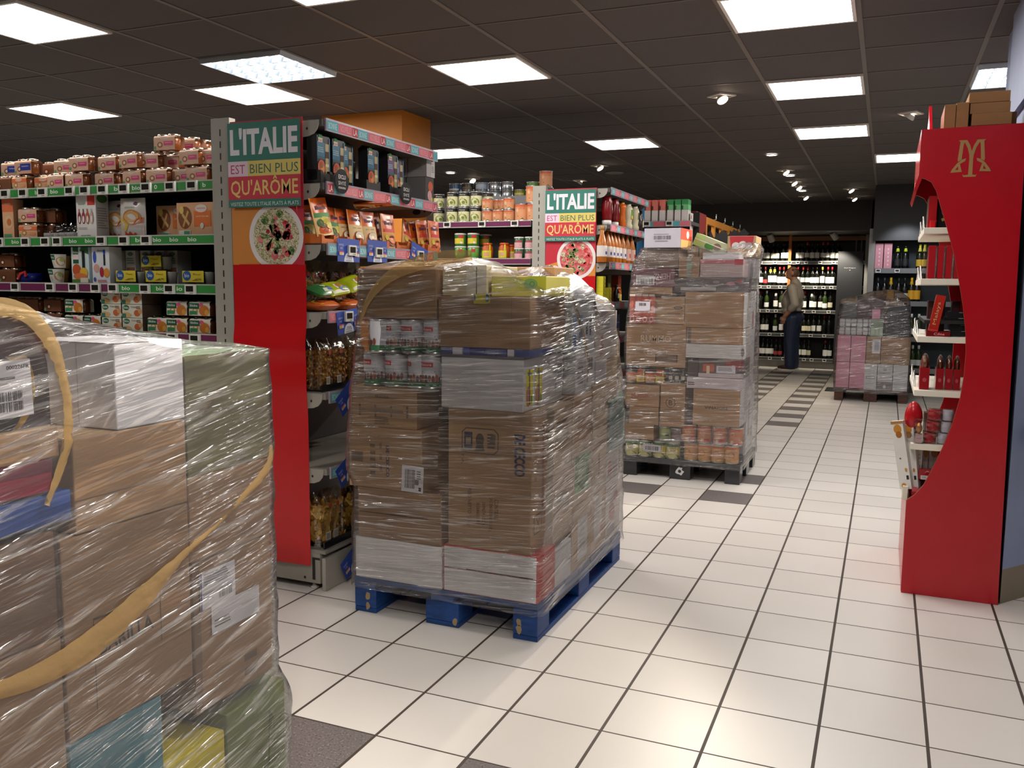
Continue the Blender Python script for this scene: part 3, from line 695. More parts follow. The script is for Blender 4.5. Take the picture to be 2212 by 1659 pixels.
def yog():
    t = thing('dessert_cup_pack', cat='dessert cups')
    for q in (-1, 0, 1):
        b = MB(); b.lathe([(.02, 0), (.025, .055), (.027, .058)], 'g#a9aaa6', 12, c=(.01+q*.058, .03, 0)); b.build('cup', t)
    s = MB(); s.box(-.062, .062, -.002, .05, .012, .063, '#e3d23a', px=None, nx=None, nz=None)
    s.decals(flat(-.002), .124, .066, [('e', -.28, .62, .19, .34, '#2a5aa8'), ('t', 'bio', -.28, .64, .22, .26, '#e8f0f4'), ('t', 'Fleur', .2, .72, .36, .14, '#c88a2a'), ('t', '4x100g', .26, .38, .26, .12, '#2a3a2a'), ('p', [(-.05, .28), (.3, .3), (.1, .38)], '#b0702a')])
    s.build('sleeve', t); return t
BUILD['yo'] = yog
for i, x in enumerate((1540, 1245, 1005)): inst('yo', (cx1(x, 1230, .395), .395, z), 0, f'yellow-sleeved pack of clear dessert cups, {NTH[i]} from grey post', 'yellow dessert cup packs')
inst('yo', (cx1(1195, 1150, .46), .47, z+.072), 0, 'yellow-sleeved dessert cup pack stacked on top at the back', 'yellow dessert cup packs')
inst('yo', (cx1(1180, 1230, .46), .47, z), 0, 'yellow dessert cup pack under the stacked one at the back', 'yellow dessert cup packs')
# fourth shelf
z = LV[3]
carton('bl', 'dessert_sleeve_pack', 'dessert pack', .125, .12, .062, '#dcdccc', [('e', -.3, .75, .16, .2, '#1f6a3a'), ('t', 'Blédina', -.3, .76, .24, .18, '#e8efe4'), ('e', .25, .35, .16, .25, '#c86a3a'), ('e', .4, .5, .1, .2, '#d8a070'), ('e', -.3, .2, .25, .2, '#d8b070'), ('r', -.5, -.3, 0, .3, '#3a7a6a'), ('t', 'Crème', .1, .82, .3, .14, '#8a5a4a'), ('ln', .22, .45, .65, .9, '#8a6a4a', 2)], side='#6a5848')
for r in range(3):
    inst('bl', (cx1(890, 1560, .40), .40, z+.064*r), 0, f'dessert sleeve pack, {["bottom", "middle", "top"][r]} of left stack on the lowest visible baby shelf', 'stacked dessert packs')
    inst('bl', (cx1(1056, 1560, .40), .40, z+.064*r), 0, f'dessert sleeve pack, {["bottom", "middle", "top"][r]} of right stack on the lowest visible baby shelf', 'stacked dessert packs')
for i, (x, r) in enumerate(((1592, 0), (1410, 0), (1255, 0), (1592, 1), (1412, 1))):
    inst('pg', (cx1(x, 1560, .40), .40, z+.078*r), 0, f'green and white fruit dessert jar pack, {["lower", "upper"][r]} row, {NTH[i if r == 0 else i-3]} from grey post', 'fruit dessert jar packs')
inst('pg', (cx1(590, 1560, .40), .40, z), 0, 'fruit dessert jar pack under another, left of the dessert stacks', 'fruit dessert jar packs'); inst('pg', (cx1(590, 1430, .40), .40, z+.078), 0, 'fruit dessert jar pack on top, left of the dessert stacks', 'fruit dessert jar packs')
inst('pg', (cx1(745, 1560, .42), .41, z), 0, 'fruit dessert jar pack between the lone pair and the dessert stacks', 'fruit dessert jar packs')
for i, x in enumerate((420, 240, 110)): inst('pj', (cx1(x, 1440, .45), .45, z+.077), 0, f'brown two-jar pack on the fourth shelf, upper, {NTH[i]} left of fruit packs'); inst('pj', (cx1(x, 1560, .45), .45, z), 0, f'brown two-jar pack on the fourth shelf, lower, {NTH[i]} left of fruit packs')

# ------------------------------------------------------------------ end shelves that face the main aisle (+X), with their posters
STRIP = [('BONNE', .082, '#5aa9b4', '#bfe0e2'), ('NOUVELLE', .105, '#d8707c', '#e8a4ac'), ('LA', .042, '#b8303c', '#f0d8d8')]
def strip_x(shelf, xf, y0, y1, z, start=0, pal=STRIP, words=True):
    mb = MB(); mb.box(xf-.008, xf, y0, y1, z-.045, z+.006, 'g#a89aa8')
    y = y0+.004; k = start
    while y < y1-.02:
        t, w_, c_, d_ = pal[k % len(pal)]; e = min(y1-.004, y+w_)
        mb.dr(sidep(xf, 0), y, e, z-.04, z-.002, c_); mb.lay = 0
        if words and e-y > w_-.001:
            mb.lay = 1; mb.dt(sidep(xf, 0), t, (y+e)/2, z-.021, w_*.72, .026, d_, .012); mb.lay = 0
        y = e; k += 1
    return mb.build('edge_strip', shelf)
def bracket(parent, x0, xf, y, z, hole=True):
    d = xf-x0
    pts = [(x0, z-.004), (xf-.012, z-.004), (xf-.012, z-.02), (xf-.02, z-.04), (xf-.036, z-.057), (xf-.06, z-.066), (xf-.1, z-.07), (x0, z-.07)]
    mb = MB(); mb.prism(pts, lambda a, b, t: (a, y-.0025+.005*t, b), '#a29d94')
    mp = flat(y-.0025)
    mb.de(mp, xf-.115, z-.04, .024, .014, '#2a2826'); mb.de(mp, xf-.068, z-.036, .005, .006, '#2a2826')
    return mb.build('bracket', parent)
def end_shelf(label, xb, xf, y0, y1, levels, strips, post_h, base_h, dark='#1b1a19'):
    g = thing('end_shelf', label, 'shelving')
    for y in (y0, y1-.03):
        p = MB(); p.box(xb-.1, xb, y-.004, y+.034, 0.02, post_h, '#a8a49a')
        if y == y0:
            n = int((post_h-.1)/.05)
            for i in range(n): p.dr(flat(y-.004), xb-.054, xb-.047, .1+i*.05, .1+i*.05+.028, '#1c1a18'); p.lay = 0
        p.build('post', g)
    b = MB(); b.box(xb-.03, xb-.01, y0+.035, y1-.035, .1, post_h-.06, dark); b.build('back_panel', g)
    for k, z in enumerate(levels):
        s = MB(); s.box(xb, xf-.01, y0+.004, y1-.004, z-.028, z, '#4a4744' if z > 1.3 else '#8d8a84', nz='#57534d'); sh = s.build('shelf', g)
        strip_x(sh, xf, y0+.02, y1-.01, z, strips[k][0] if strips[k] else 0)
        bracket(sh, xb, xf-.012, y0+.002, z); bracket(sh, xb, xf-.012, y1-.002, z)
        if strips[k]:
            for y in strips[k][1]: price_tag(sh, (xf+.001, y, z-.02), pi/2)
    b = MB(); b.box(xb-.08, xf-.05, y0+.002, y1-.002, .03, base_h, '#989389')
    mp = flat(y0+.002)
    b.de(mp, xf-.11, .12, .006, .006, '#1a1918'); b.de(mp, xf-.13, .05, .006, .006, '#1a1918')
    b.dp(mp, [(xf-.09, .045), (xf-.075, .045), (xf-.075, base_h-.03), (xf-.05, base_h-.03), (xf-.05, base_h-.02), (xf-.09, base_h-.02)], '#1f1d1b')
    bo = b.build('base', g)
    k_ = MB(); k_.box(xf-.04, xf-.022, y0+.002, y1-.002, 0.002, base_h-.02, '#a8a49a'); k_.build('kickboard', g)
    f = MB(); f.lathe([(.018, 0), (.018, .006), (.008, .01), (.008, .03)], '#c8c4bc', 12, c=(xf-.1, y0+.03, 0)); f.build('foot', g)
    f = MB(); f.box(xb, xf-.02, y0, y1, base_h, base_h+.015, '#8d8982'); sh = f.build('shelf', g)
    return settle(g, ((xb+xf)/2, (y0+y1)/2, 0))

XB1, XF1, YA1, YZ1 = -.70, -.222, .352, 1.352
L1 = [1.992, 1.738, 1.488, 1.205, .865, .54]
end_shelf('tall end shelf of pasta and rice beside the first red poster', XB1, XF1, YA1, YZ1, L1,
          [(0, []), (2, []), (0, [at(757, 535, x=XF1).y, at(815, 537, x=XF1).y, at(905, 548, x=XF1).y]), (1, [at(750, 680, x=XF1).y]), (0, []), (0, [])], 2.025, .165)
XB2, XF2, YA2, YZ2 = -.34, .138, 3.2, 4.25
L2 = [2.0, 1.75, 1.49, 1.21, .96, .7, .42]
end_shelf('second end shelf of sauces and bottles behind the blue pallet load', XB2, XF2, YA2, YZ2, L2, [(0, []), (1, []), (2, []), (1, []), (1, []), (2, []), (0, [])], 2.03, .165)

# posters on their sides
def poster(label, x0, x1, y, z0, z1, swap):
    w = x1-x0; h = z1-z0; xc = (x0+x1)/2
    mb = MB(); mb.box(x0, x1, y-.002, y, z0, z1, '#c93240')
    mp = lambda a, b, l: (xc+a, y-.002-l, z0+b)
    O, R_, T, Y = '#d98a3a', '#c2273a', '#2f7a6c', '#e2cc6c'
    mb.decals(mp, w, h, [('r', -.5, .5, 0, .4, O if not swap else R_)])
    if not swap: mb.dp(mp, [(-.12*w, 0), (.5*w, 0), (.5*w, .4*h), (-.04*w, .4*h), (.0*w, .16*h)], R_)
    else: mb.dp(mp, [(-.5*w, 0), (.5*w, 0), (.5*w, .26*h), (.2*w, .24*h), (-.5*w, .12*h)], O)
    # plate of food
    r = .36*w if not swap else .37*w; pcx, pcz = (.12*w if not swap else .12*w), (.195*h if not swap else .2*h)
    def clip(ca, cb, ra, rb, m, n=40):
        pts = []
        for i in range(n):
            a = ca+ra*cos(2*pi*i/n); b = cb+rb*sin(2*pi*i/n); pts.append((min(.5*w, max(-.5*w, a)), min(.4*h, b)))
        mb.dp(mp, pts, m)
    clip(pcx, pcz, r*1.04, r*1.04, '#ece4e2'); clip(pcx, pcz, r*.88, r*.88, 'rice' if not swap else 'ham')
    rr = random.Random(5 if swap else 4)
    bits = []
    for i in range(34):
        a = rr.uniform(0, 6.28); q = math.sqrt(rr.random())*r*.74
        bits.append((pcx+q*cos(a), pcz+q*sin(a), rr.uniform(.06, .12)*r*1.3, rr.choice(['tomato', 'ham', 'leaf', 'tomato', 'ham'] if not swap else ['leaf', 'rice', 'tomato', 'rice'])))
    for a, b, s_, m_ in bits:
        k = rr.randint(5, 9); t0 = rr.uniform(0, 6)
        if b < .39*h: mb.dp(mp, [(min(.5*w, a+s_*rr.uniform(.7, 1.2)*cos(t0+2*pi*i/k)), min(.4*h, b+s_*rr.uniform(.7, 1.2)*sin(t0+2*pi*i/k))) for i in range(k)], m_); mb.lay -= 1
    mb.lay += 1
    for i in range(7):
        a = rr.uniform(1.5, 4.5); x_, z_ = pcx-.1*r, pcz; mb.dp(mp, [(x_, z_), (x_+.5*r*cos(a), z_+.4*r*sin(a)), (x_+.42*r*cos(a+.25), z_+.36*r*sin(a+.25))], 'leaf'); mb.lay -= 1
    mb.lay = 60
    mb.decals(mp, w, h, [('r', -.5, .5, .72, .985, T), ('t', "L'ITALIE", 0, .855, .93, .185, '#ece8f0', .035), ('r', -.5, -.22, .615, .72, '#ead0e2'), ('t', 'EST', -.36, .665, .2, .062, '#b83a68', .0), ('r', -.22, .5, .615, .72, Y), ('t', 'BIEN PLUS', .14, .665, .66, .064, '#2f6a5c', .0),
        ('r', -.5, .5, .455, .615, '#cc3344'), ('t', "QU'ARÔME", 0, .54, .93, .148, '#eccb78', .012), ('r', -.5, .5, .4, .455, T), ('t', 'VISITEZ TOUTE L\'ITALIE PLATS À PLATS', 0, .427, .94, .032, '#dfe8e2', .0)])
    return tag(mb.build('promotional_poster'), label, 'poster', 'Italian food posters')
poster("near poster reading L'ITALIE with a rice salad plate, above the tall red sheet", -.694, -.32, YA1-.006, 1.402, 2.004, False)
poster("far poster reading L'ITALIE with a ham salad plate, behind the blue pallet load", -.335, .04, YA2-.006, 1.395, 2.002, True)
mb = MB()
def sheet(a, b):
    bul = .012*math.exp(-((b-.74)/.05)**2)+.01*math.exp(-((b-.62)/.08)**2)*(a)+.006*sin(a*pi)
    return (-.694+.379*a, YA1-.006-bul-.001, .108+b*1.296)
mb.grid(sheet, 10, 60, 'g#c81a20'); mb.grid(lambda a, b: (lambda p: (p[0], p[1]+.0015, p[2]))(sheet(1-a, b)), 10, 60, 'g#c81a20')
tag(mb.build('red_sheet'), 'tall plain red sheet hanging under the near poster', 'red sheet', 'red end sheets')
mb = MB(); mb.box(-.335, .04, YA2-.008, YA2-.006, .12, 1.394, 'g#c81a20'); tag(mb.build('red_sheet'), 'plain red sheet under the far poster, behind blue pallet load', 'red sheet', 'red end sheets')

# ---- goods of the first end shelf (local front -Y turned to +X)
RX = pi/2
def yx(u, v, x=-.235, w=.1): return max(YA1+.006+w/2, at(u, v, x=x).y)
c2 = lambda x, y: (640+x/6.379, 230+y/6.379)
def risotto(key, band):
    def f():
        t = thing('risotto_pack', cat='rice pack')
        w, d, h = .088, .05, .195
        b = MB()
        prof = [(-.5, 0), (-.5, .92), (-.42, 1)]
        b.prism([(0, 0), (d, 0), (d, h*.93), (d*.6, h), (d*.4, h), (0, h*.93)], lambda a, q, s: (-w/2+w*s, a, q), 'g#2a2a2c')
        b.decals(flat(0), w, h, [('r', -.5, .12, .5, .8, band), ('r', -.5, .12, .44, .5, 'g#3a5a66' if '7' in band else 'g#50405a'), ('ln', -.45, .05, .58, .7, '#9fb4bc', 3), ('r', -.38, -.12, .86, .95, '#2f8a4a'), ('r', -.42, -.08, .79, .88, '#e0d6c4'), ('t', 'Knorr', -.25, .835, .28, .05, '#c0392b'),
            ('e', -.18, .27, .3, .16, '#c8582f'), ('e', -.1, .24, .14, .08, '#e08a4a'), ('e', -.25, .32, .12, .07, '#a8401f'), ('e', -.15, .3, .06, .04, '#5a7a3a')])
        b.build('box', t)
        wn = MB(); wn.decals(flat(-.0006), w, h, [('r', .14, .42, .1, .78, 'g#b8a878'), ('r', .14, .42, .48, .62, '#4a2a22'), ('r', .14, .42, .3, .36, '#d8cda0'), ('r', .42, .5, .05, .9, 'g#4a7a94' if '7' in band else 'g#6a5070')])
        wn.build('window', t); return t
    BUILD[key] = f
risotto('rb', 'g#34708c'); risotto('rp', 'g#6a4a7c')
zz = L1[1]
xs = [(360, 'rb'), (650, 'rb'), (845, 'rb'), (1120, 'rb'), (1390, 'rp'), (1545, 'rp')]
for i, (x, k) in enumerate(xs):
    y = yx(*c2(x, 700), w=.09); inst(k, (-.26 if i not in (2, 5) else -.29, y, zz+.012), RX, f'black risotto pack with {"blue" if k == "rb" else "purple"} band, {NTH[i]} from the first poster', 'risotto packs')
def tray(key, w, d, h, col, cut=.4, cat='display tray'):
    def f():
        mb = MB(); t = .003
        mb.box(-w/2, w/2, 0, d, 0, t, col)
        mb.prism([(-w/2, 0), (w/2, 0), (w/2, h), (w*.38, h), (w*.3, h*cut), (-w*.3, h*cut), (-w*.38, h), (-w/2, h)], lambda a, b, s: (a, t*s, b), col)
        for q in (-1, 1): mb.prism([(0, 0), (d, 0), (d, h*1.6), (d*.5, h*1.3), (0, h)], lambda a, b, s: (q*(w/2-t*s), a, b), col)
        mb.box(-w/2, w/2, d-t, d, 0, h*1.6, col); return tag(mb.build('shelf_tray'), cat=cat)
    BUILD[key] = f
tray('tk', .118, .3, .05, '#1c1b1c', .8)
for i, x in enumerate((290, 600, 1090, 1400)):
    inst('tk', (-.245, yx(*c2(x, 900), w=.12), zz+.001), RX, f'black cardboard shelf tray holding risotto, {NTH[i]} from first poster', 'black risotto trays')
carton('gb', 'rice_dish_carton', 'carton', .086, .11, .115, '#b4b1b0', [('r', .0, .5, .0, 1, '#c6c4c3'), ('r', .05, .26, .68, .9, '#4a4446'), ('ln', .1, .42, .2, .5, '#8a8688', 4)], right=[('ln', -.3, .3, .3, .6, '#9a9696', 4)], left=[('ln', -.3, .3, .3, .6, '#9a9696', 4)])
carton('gk', 'rice_dish_carton', 'carton', .086, .11, .13, '#8d8a89', [('r', -.5, .5, .0, 1, '#3a3435'), ('e', .1, .66, .28, .2, '#c8582f'), ('e', .0, .3, .26, .2, '#d8a0a0'), ('e', .25, .15, .12, .1, '#d8c03a')])
yA = yx(*c2(1860, 1100), x=-.25); yB = yx(*c2(1660, 1100), x=-.25)
inst('gk', (-.26, yA, zz), RX, 'dark-fronted rice dish carton under a grey one, far end of risotto shelf', 'grey rice cartons')
inst('gb', (-.255, yA+.003, zz+.132), RX, 'grey rice dish carton at front on top of a dark-fronted one', 'grey rice cartons')
inst('gk', (-.375, yA, zz), RX, 'dark-fronted rice carton second row, lower, far end of risotto shelf', 'grey rice cartons'); inst('gb', (-.372, yA, zz+.132), RX, 'grey rice carton second row, upper, far end of risotto shelf', 'grey rice cartons')
inst('gk', (-.49, yA-.02, zz), RX, 'dark-fronted rice carton third row, lower, far end of risotto shelf', 'grey rice cartons'); inst('gb', (-.49, yA-.02, zz+.131), RX, 'grey rice carton third row, middle, far end of risotto shelf', 'grey rice cartons')
mb = None
# round black shelf signs
def wob(u, v, label):
    p = at(u, v, x=XF1+.012); mb = MB(); r = .05
    mb.prism([(r*cos(2*pi*i/32), r*1.02*sin(2*pi*i/32)) for i in range(32)], lambda a, b, s: (p.x+.002*s, p.y+a, p.z+b), 'g#17181a')
    mp = lambda a, b, l: (p.x+.002+l, p.y+a, p.z+b)
    mb.dt(mp, 'EXCLU', 0, .018, .052, .017, '#e6e4e2', .01); mb.lay = 0; mb.dt(mp, 'SIVITÉ', 0, -.006, .055, .019, '#d6d4d2', .0); mb.lay = 0; mb.dt(mp, 'MONOPRIX', 0, -.027, .054, .0085, '#d6d4d2', .015)
    mb.box(p.x-.011, p.x, p.y-.008, p.y+.008, p.z+.01, p.z+.04, 'clear')
    tag(mb.build('round_shelf_sign'), label, 'sign', 'round black shelf signs')
wob(738, 392, 'round black EXCLUSIVITÉ sign nearer the first poster'); wob(877, 418, 'round black EXCLUSIVITÉ sign near the grey rice cartons')
# rice pouches
def pouch(key, lower, pic):
    def f():
        mb = MB(); w, h = .122, .16
        def fn(a, b):
            th = .016*max(0, (1-abs(2*a-1)**2.2))*(1-max(0, b-.15)/.85)**.8*min(1, (b+.25)/.3); return ((a-.5)*w*(1-.04*sin(b*pi)), -th, b*h)
        mb.grid(fn, 10, 12, 'g#e0651c'); mb.grid(lambda a, b: (lambda p: (p[0], -p[1]+.002, p[2]))(fn(1-a, b)), 10, 12, 'g#c0501a')
        mp = lambda a, b, l: (lambda p: (p[0], p[1]-l-.001, p[2]))(fn(min(1, max(0, a/w+.5)), min(1, max(0, b/h))))
        mb.decals(mp, w, h, lower+[('r', -.5, -.44, 0, 1, '#e9b060'), ('t', "Uncle", 0.05, .84, .34, .06, '#5a1a4a', .03), ('t', "Ben's", .02, .74, .62, .11, '#4a1a4c', .05)]+pic, 4)
        return tag(mb.build('rice_pouch'), cat='pouch')
    BUILD[key] = f
pouch('ug', [('r', -.5, .5, .0, .5, '#e6c98a'), ('r', -.5, .5, .48, .6, '#3f8a3a')], [('e', .0, .38, .24, .12, '#d8c83a'), ('e', .22, .26, .2, .11, '#e4d060'), ('e', -.12, .26, .18, .06, '#7a4a2a'), ('e', -.25, .34, .16, .1, '#3f6a2a'), ('p', [(-.2, .12), (.1, .1), (.0, .2)], '#c0502a')])
pouch('uc', [('r', -.5, .5, .0, .58, '#e2c588')], [('e', .05, .24, .33, .17, '#3a3020'), ('e', .05, .27, .29, .13, '#e8dcbc'), ('ln', -.3, .3, .46, .52, '#a07a4a', 1), ('p', [(-.4, .05), (-.2, .02), (-.25, .14)], '#4a7a3a')])
pouch('uo', [('r', -.5, .5, .0, .46, '#e4a24a'), ('r', -.35, .35, .46, .56, '#dd3a3a')], [('e', .08, .2, .34, .16, '#4a2630'), ('e', .08, .26, .29, .13, '#e2792a'), ('e', -.3, .12, .12, .08, '#c0302a'), ('e', -.28, .3, .1, .08, '#e2c83a')])
tray('to', .125, .3, .038, '#d8712a', .6)
zz = L1[2]
c2b = lambda x, y: (440+x/3.95, 230+y/3.95)
pl_ = [(890, 'ug', -.34, -4, 6, 0), (1010, 'ug', -.262, -7, 10, .03), (1130, 'ug', -.31, 3, 6, 0), (1215, 'uc', -.30, 0, 8, 0), (1315, 'uc', -.275, 0, 8, 0), (1428, 'uc', -.27, -2, 8, 0), (1490, 'uo', -.31, -12, 6, 0), (1585, 'uo', -.26, 0, 6, .0), (1735, 'uo', -.33, 22, 10, 0), (1830, 'uo', -.33, -8, 6, 0), (1885, 'uo', -.30, -5, 6, 0), (1975, 'uo', -.262, 0, 5, .0)]
for i, (x, k, xx, tw, ln, dz) in enumerate(pl_):
    y = max(YA1+.06, at(*c2b(x, 1000), x=xx).y)
    o = inst(k, (xx, y, zz+.006+dz), 0, f'orange rice pouch with {dict(ug="green", uc="cream", uo="orange bowl")[k]} {"band" if k == "ug" else "lower half" if k == "uc" else "picture"}, {NTH[i]} from the first poster', 'orange rice pouches')
    o.rotation_euler = (radians(-ln), radians(tw), RX)
for i, x in enumerate((930, 1120, 1230, 1345, 1460, 1640, 1770, 1900)):
    y = max(YA1+.07, at(*c2b(x+60, 1150), x=-.245).y)
    inst('to', (-.244, y, zz+.001), RX, f'orange cardboard shelf tray of rice pouches, {NTH[i]} from the first poster', 'orange rice trays')
inst('uc', (-.30, yx(795, 425), L1[1]-.062), 0, 'cream rice pouch lying flat above the standing orange pouches', rot=(radians(88), 0, RX+.4))
mb = MB()
# blue promotional cards with -70 %
def card(u, v, tilt, label, x=XF1+.003):
    p = at(u, v, x=x); w, h = .168, .098
    rr = Matrix.Rotation(tilt, 3, 'X')
    mb = MB(); P = lambda a, b, l: tuple(Vector((p.x+.001+l, p.y, p.z))+rr @ Vector((0, a, b)))
    mb.prism([(-w/2, -h/2), (w/2, -h/2), (w/2, h/2), (-w/2, h/2)], lambda a, b, s: P(a, b, .001*s-.001), '#2347a8')
    mb.decals(lambda a, b, l: P(a, b-h/2, l), w, h, [('p', [(-.22*1, 0)]+[(-.22*cos(pi*i/12), .42*sin(pi*i/12)) for i in range(13)], '#e2e6f2'), ('t', '-70%', 0, .2, .26, .16, '#28387a', .0), ('ln', -.15, .16, .02, .1, '#7a84a8', 2), ('t', 'REMISE', -.34, .72, .2, .09, '#a8b8e8', .01), ('t', '1€', -.34, .58, .1, .1, '#b8c8f0', .01), ('t', 'REMISE', .36, .68, .2, .09, '#a8b8e8', .01), ('t', '1€', .36, .55, .1, .1, '#b8c8f0', .01),
        ('r', -.44, -.24, .28, .45, '#d8cfe0'), ('r', -.44, -.24, .4, .45, '#c83a5a'), ('r', -.42, -.32, .3, .39, '#e0b840'), ('r', .25, .46, .24, .42, '#d8cfe0'), ('r', .25, .46, .37, .42, '#c83a5a'), ('r', .27, .37, .26, .35, '#e0b840')])
    tag(mb.build('promotion_card'), label, 'card', 'blue promotion cards')
card(753, 541, 0, 'blue -70% promotion card nearest the first poster, under rice pouches'); card(815, 543, 0, 'blue -70% promotion card second from the first poster, under rice pouches')
card(905, 552, -.25, 'tilted blue promotion card behind the wrapped pallet top'); card(752, 694, .12, 'blue -70% promotion card below the yellow pasta bags')
card(752, 1010, .5, 'blue promotion card under the empty shelf'); card(752, 855, .6, 'blue promotion card under the twisted pasta bags'); card(762, 1208, .5, 'blue promotion card at the bottom beside the ribbon pasta')
# pasta bags
def pbag(key, inner, w, h, kind, name='pasta_bag'):
    def f():
        t = thing(name, cat='pasta bag')
        d = w*.62; rr = random.Random(sum(map(ord, key)))
        mb = MB()
        mb.ell((0, d/2, h*.40), (w*.40, d*.40, h*.38), inner, 14, 10)
        def spot():
            a, q = rr.uniform(0, 2*pi), rr.uniform(-1, 1)
            k = (abs(cos(a))**3+abs(sin(a))**3)**(-1/3)
            return Vector((w*.45*cos(a)*k*(1-.25*abs(q)**4), d/2+d*.45*sin(a)*k*(1-.25*abs(q)**4), h*.41+h*.39*q))
        for i in range(kind[0]):
            p = spot(); ax = Vector((rr.gauss(0, 1), rr.gauss(0, .5), rr.gauss(0, 1))).normalized(); n_ = (p-Vector((0, d/2, h*.41))).normalized(); s_ = ax.cross(n_)
            if s_.length < .1: continue
            s_.normalize(); ln, wd = kind[1]*rr.uniform(.7, 1.2), kind[2]
            pts = []; m_ = rr.uniform(-1.2, 1.2)
            for k in range(7):
                u = k/6-.5; tw = u*kind[3]; c_ = p+ax*(u*ln)-n_*(abs(m_)*ln*u*u)+s_*(m_*.3*ln*u*u)
                e = s_*cos(tw)+n_*sin(tw); pts += [c_-e*wd, c_+e*wd]
            mb.add(pts, [(2*k, 2*k+1, 2*k+3, 2*k+2) for k in range(6)], inner, True)
        mb.v = [(max(-w*.47, min(w*.47, q[0])), max(.004, min(d-.004, q[1])), max(.003, q[2])) for q in mb.v]
        mb.build('pasta', t)
        b = MB()
        def sh(a, q):
            an = 2*pi*a; k = (abs(cos(an))**4+abs(sin(an))**4)**(-1/4); z = q*h*1.04
            top = min(1, max(0, (q-.8)/.2)); r_ = 1-.12*q; wr = 1+.05*noise.noise(Vector((cos(an)*3, sin(an)*3, q*6)))
            return (w*.5*cos(an)*k*r_*wr, d/2+d*.5*sin(an)*k*r_*wr*(1-top*.92), z)
        b.grid(sh, 28, 12, 'bagclear'); b.build('bag', t)
        s = MB(); s.de(flat(.0), -.0*w, h*.75, .011, .010, '#a8281e'); s.build('sticker', t); s = MB(); s.decals(flat(.0), w, h, [('r', -.25, .0, .1, .26, '#b9b4aa'), ('bar', -.22, -.03, .12, .24, '#5a5650')]); s.build('barcode_label', t)
        return t
    BUILD[key] = f
pbag('fu', 'pasta', .125, .21, (170, .045, .0055, 5.)); pbag('tg', 'tagli', .145, .23, (130, .085, .011, .8))
for i, u in enumerate((662, 706, 750, 795)):
    inst('fu', (-.36, yx(u, 640, -.33, .13)+(.0 if i else 0), L1[3]+.003), RX, f'bag of short pasta behind the coloured bags, {NTH[i]} from the red sheet', 'clear pasta bags')
for i, u in enumerate((655, 705, 745, 785)):
    inst('fu', (-.30 if i == 0 else -.27, yx(u, 780, -.25, .13)+(.02 if i == 1 else 0), L1[4]+.008), RX+(.12 if i == 1 else 0), f'clear bag of twisted pasta, {NTH[i]} from red sheet, above the empty shelf', 'clear pasta bags')
for i, u in enumerate((660, 724, 780)):
    inst('tg', (-.27, yx(u, 1120, -.25, .15)+(.05 if i else 0), .188), RX, f'clear bag of ribbon pasta on the bottom shelf, {NTH[i]} from red sheet', 'ribbon pasta bags')
for (z_, nm) in ((.181, 'on the bottom shelf under ribbon pasta'), (L1[4]+.001, 'under twisted pasta bags')):
    mb = MB(); mb.box(-.62, -.262, .39, 1.3, z_, z_+.004, 'g#141416'); mb.box(-.266, -.258, .37, 1.3, z_, z_+.03, 'g#141416'); tag(mb.build('black_tray'), 'long black plastic tray '+nm, 'tray')
def ybag(key, c1_, c2_):
    def f():
        mb = MB(); w, d, h = .15, .10, .05
        hh = lambda a, b: max(0, 1-abs(2*a-1)**3.5)**.6*max(0, 1-abs(2*b-1)**3)**.6
        P = lambda a, b, sg: ((a-.5)*w, b*d, h/2+sg*h/2*hh(a, b)*(1+.12*noise.noise(Vector((a*5, b*4, sg)))))
        mb.grid(lambda a, b: P(a, b, 1), 14, 12, 'g'+c1_); mb.grid(lambda a, b: P(1-a, b, -1), 14, 12, 'g'+c1_)
        mp = lambda a, b, l: (lambda q: (q[0], q[1]-l*.7, q[2]+l+.0012))(P(min(1, max(0, a/w+.5)), min(1, max(0, .02+.6*b/h)), 1))
        mb.decals(mp, w, h, c2_, 8)
        return tag(mb.build('egg_pasta_bag'), cat='pasta bag')
    BUILD[key] = f
ybag('yb', '#b4c024', [('r', -.4, .4, .0, .2, '#d8d8b0'), ('e', .12, .6, .2, .3, '#a8702a'), ('e', .2, .25, .24, .18, '#2a6ac0'), ('r', -.14, -.04, .3, .8, '#e8e8dc')])
ybag('yg', '#3f7a44', [('r', -.3, .3, .1, .4, '#c8d0b0'), ('r', -.1, .35, .2, .5, '#4a70b0'), ('e', -.15, .72, .1, .2, '#e0e4dc')])
ybag('yr', '#c8602a', [('e', .15, .5, .3, .3, '#c0c040'), ('e', -.2, .4, .2, .3, '#a83a1a'), ('r', -.45, -.3, .0, .9, '#d8c040')])
inst('yr', (-.255, yx(708, 662, -.25, .16), L1[3]+.002), RX, 'orange and yellow pasta bag lying lowest in the coloured pile'); inst('yr', (-.262, yx(772, 662, -.25, .16), L1[3]+.002), RX+.05, 'orange and yellow pasta bag lying lowest, next to the wrapped load')
inst('yg', (-.258, yx(700, 645, -.25, .16), L1[3]+.048), RX, 'green pasta bag lying on the orange ones', None, None, (radians(18), 0, RX)); inst('yb', (-.255, yx(738, 640, -.25), L1[3]+.052), RX, 'yellow pasta bag with blue wave lying beside the green bag', 'yellow pasta bags', None, (radians(24), radians(-6), RX)); inst('yb', (-.25, yx(772, 628, -.25)+.02, L1[3]+.075), 0, 'yellow pasta bag with blue wave topmost of the coloured pile', 'yellow pasta bags', None, (radians(30), radians(-12), RX))

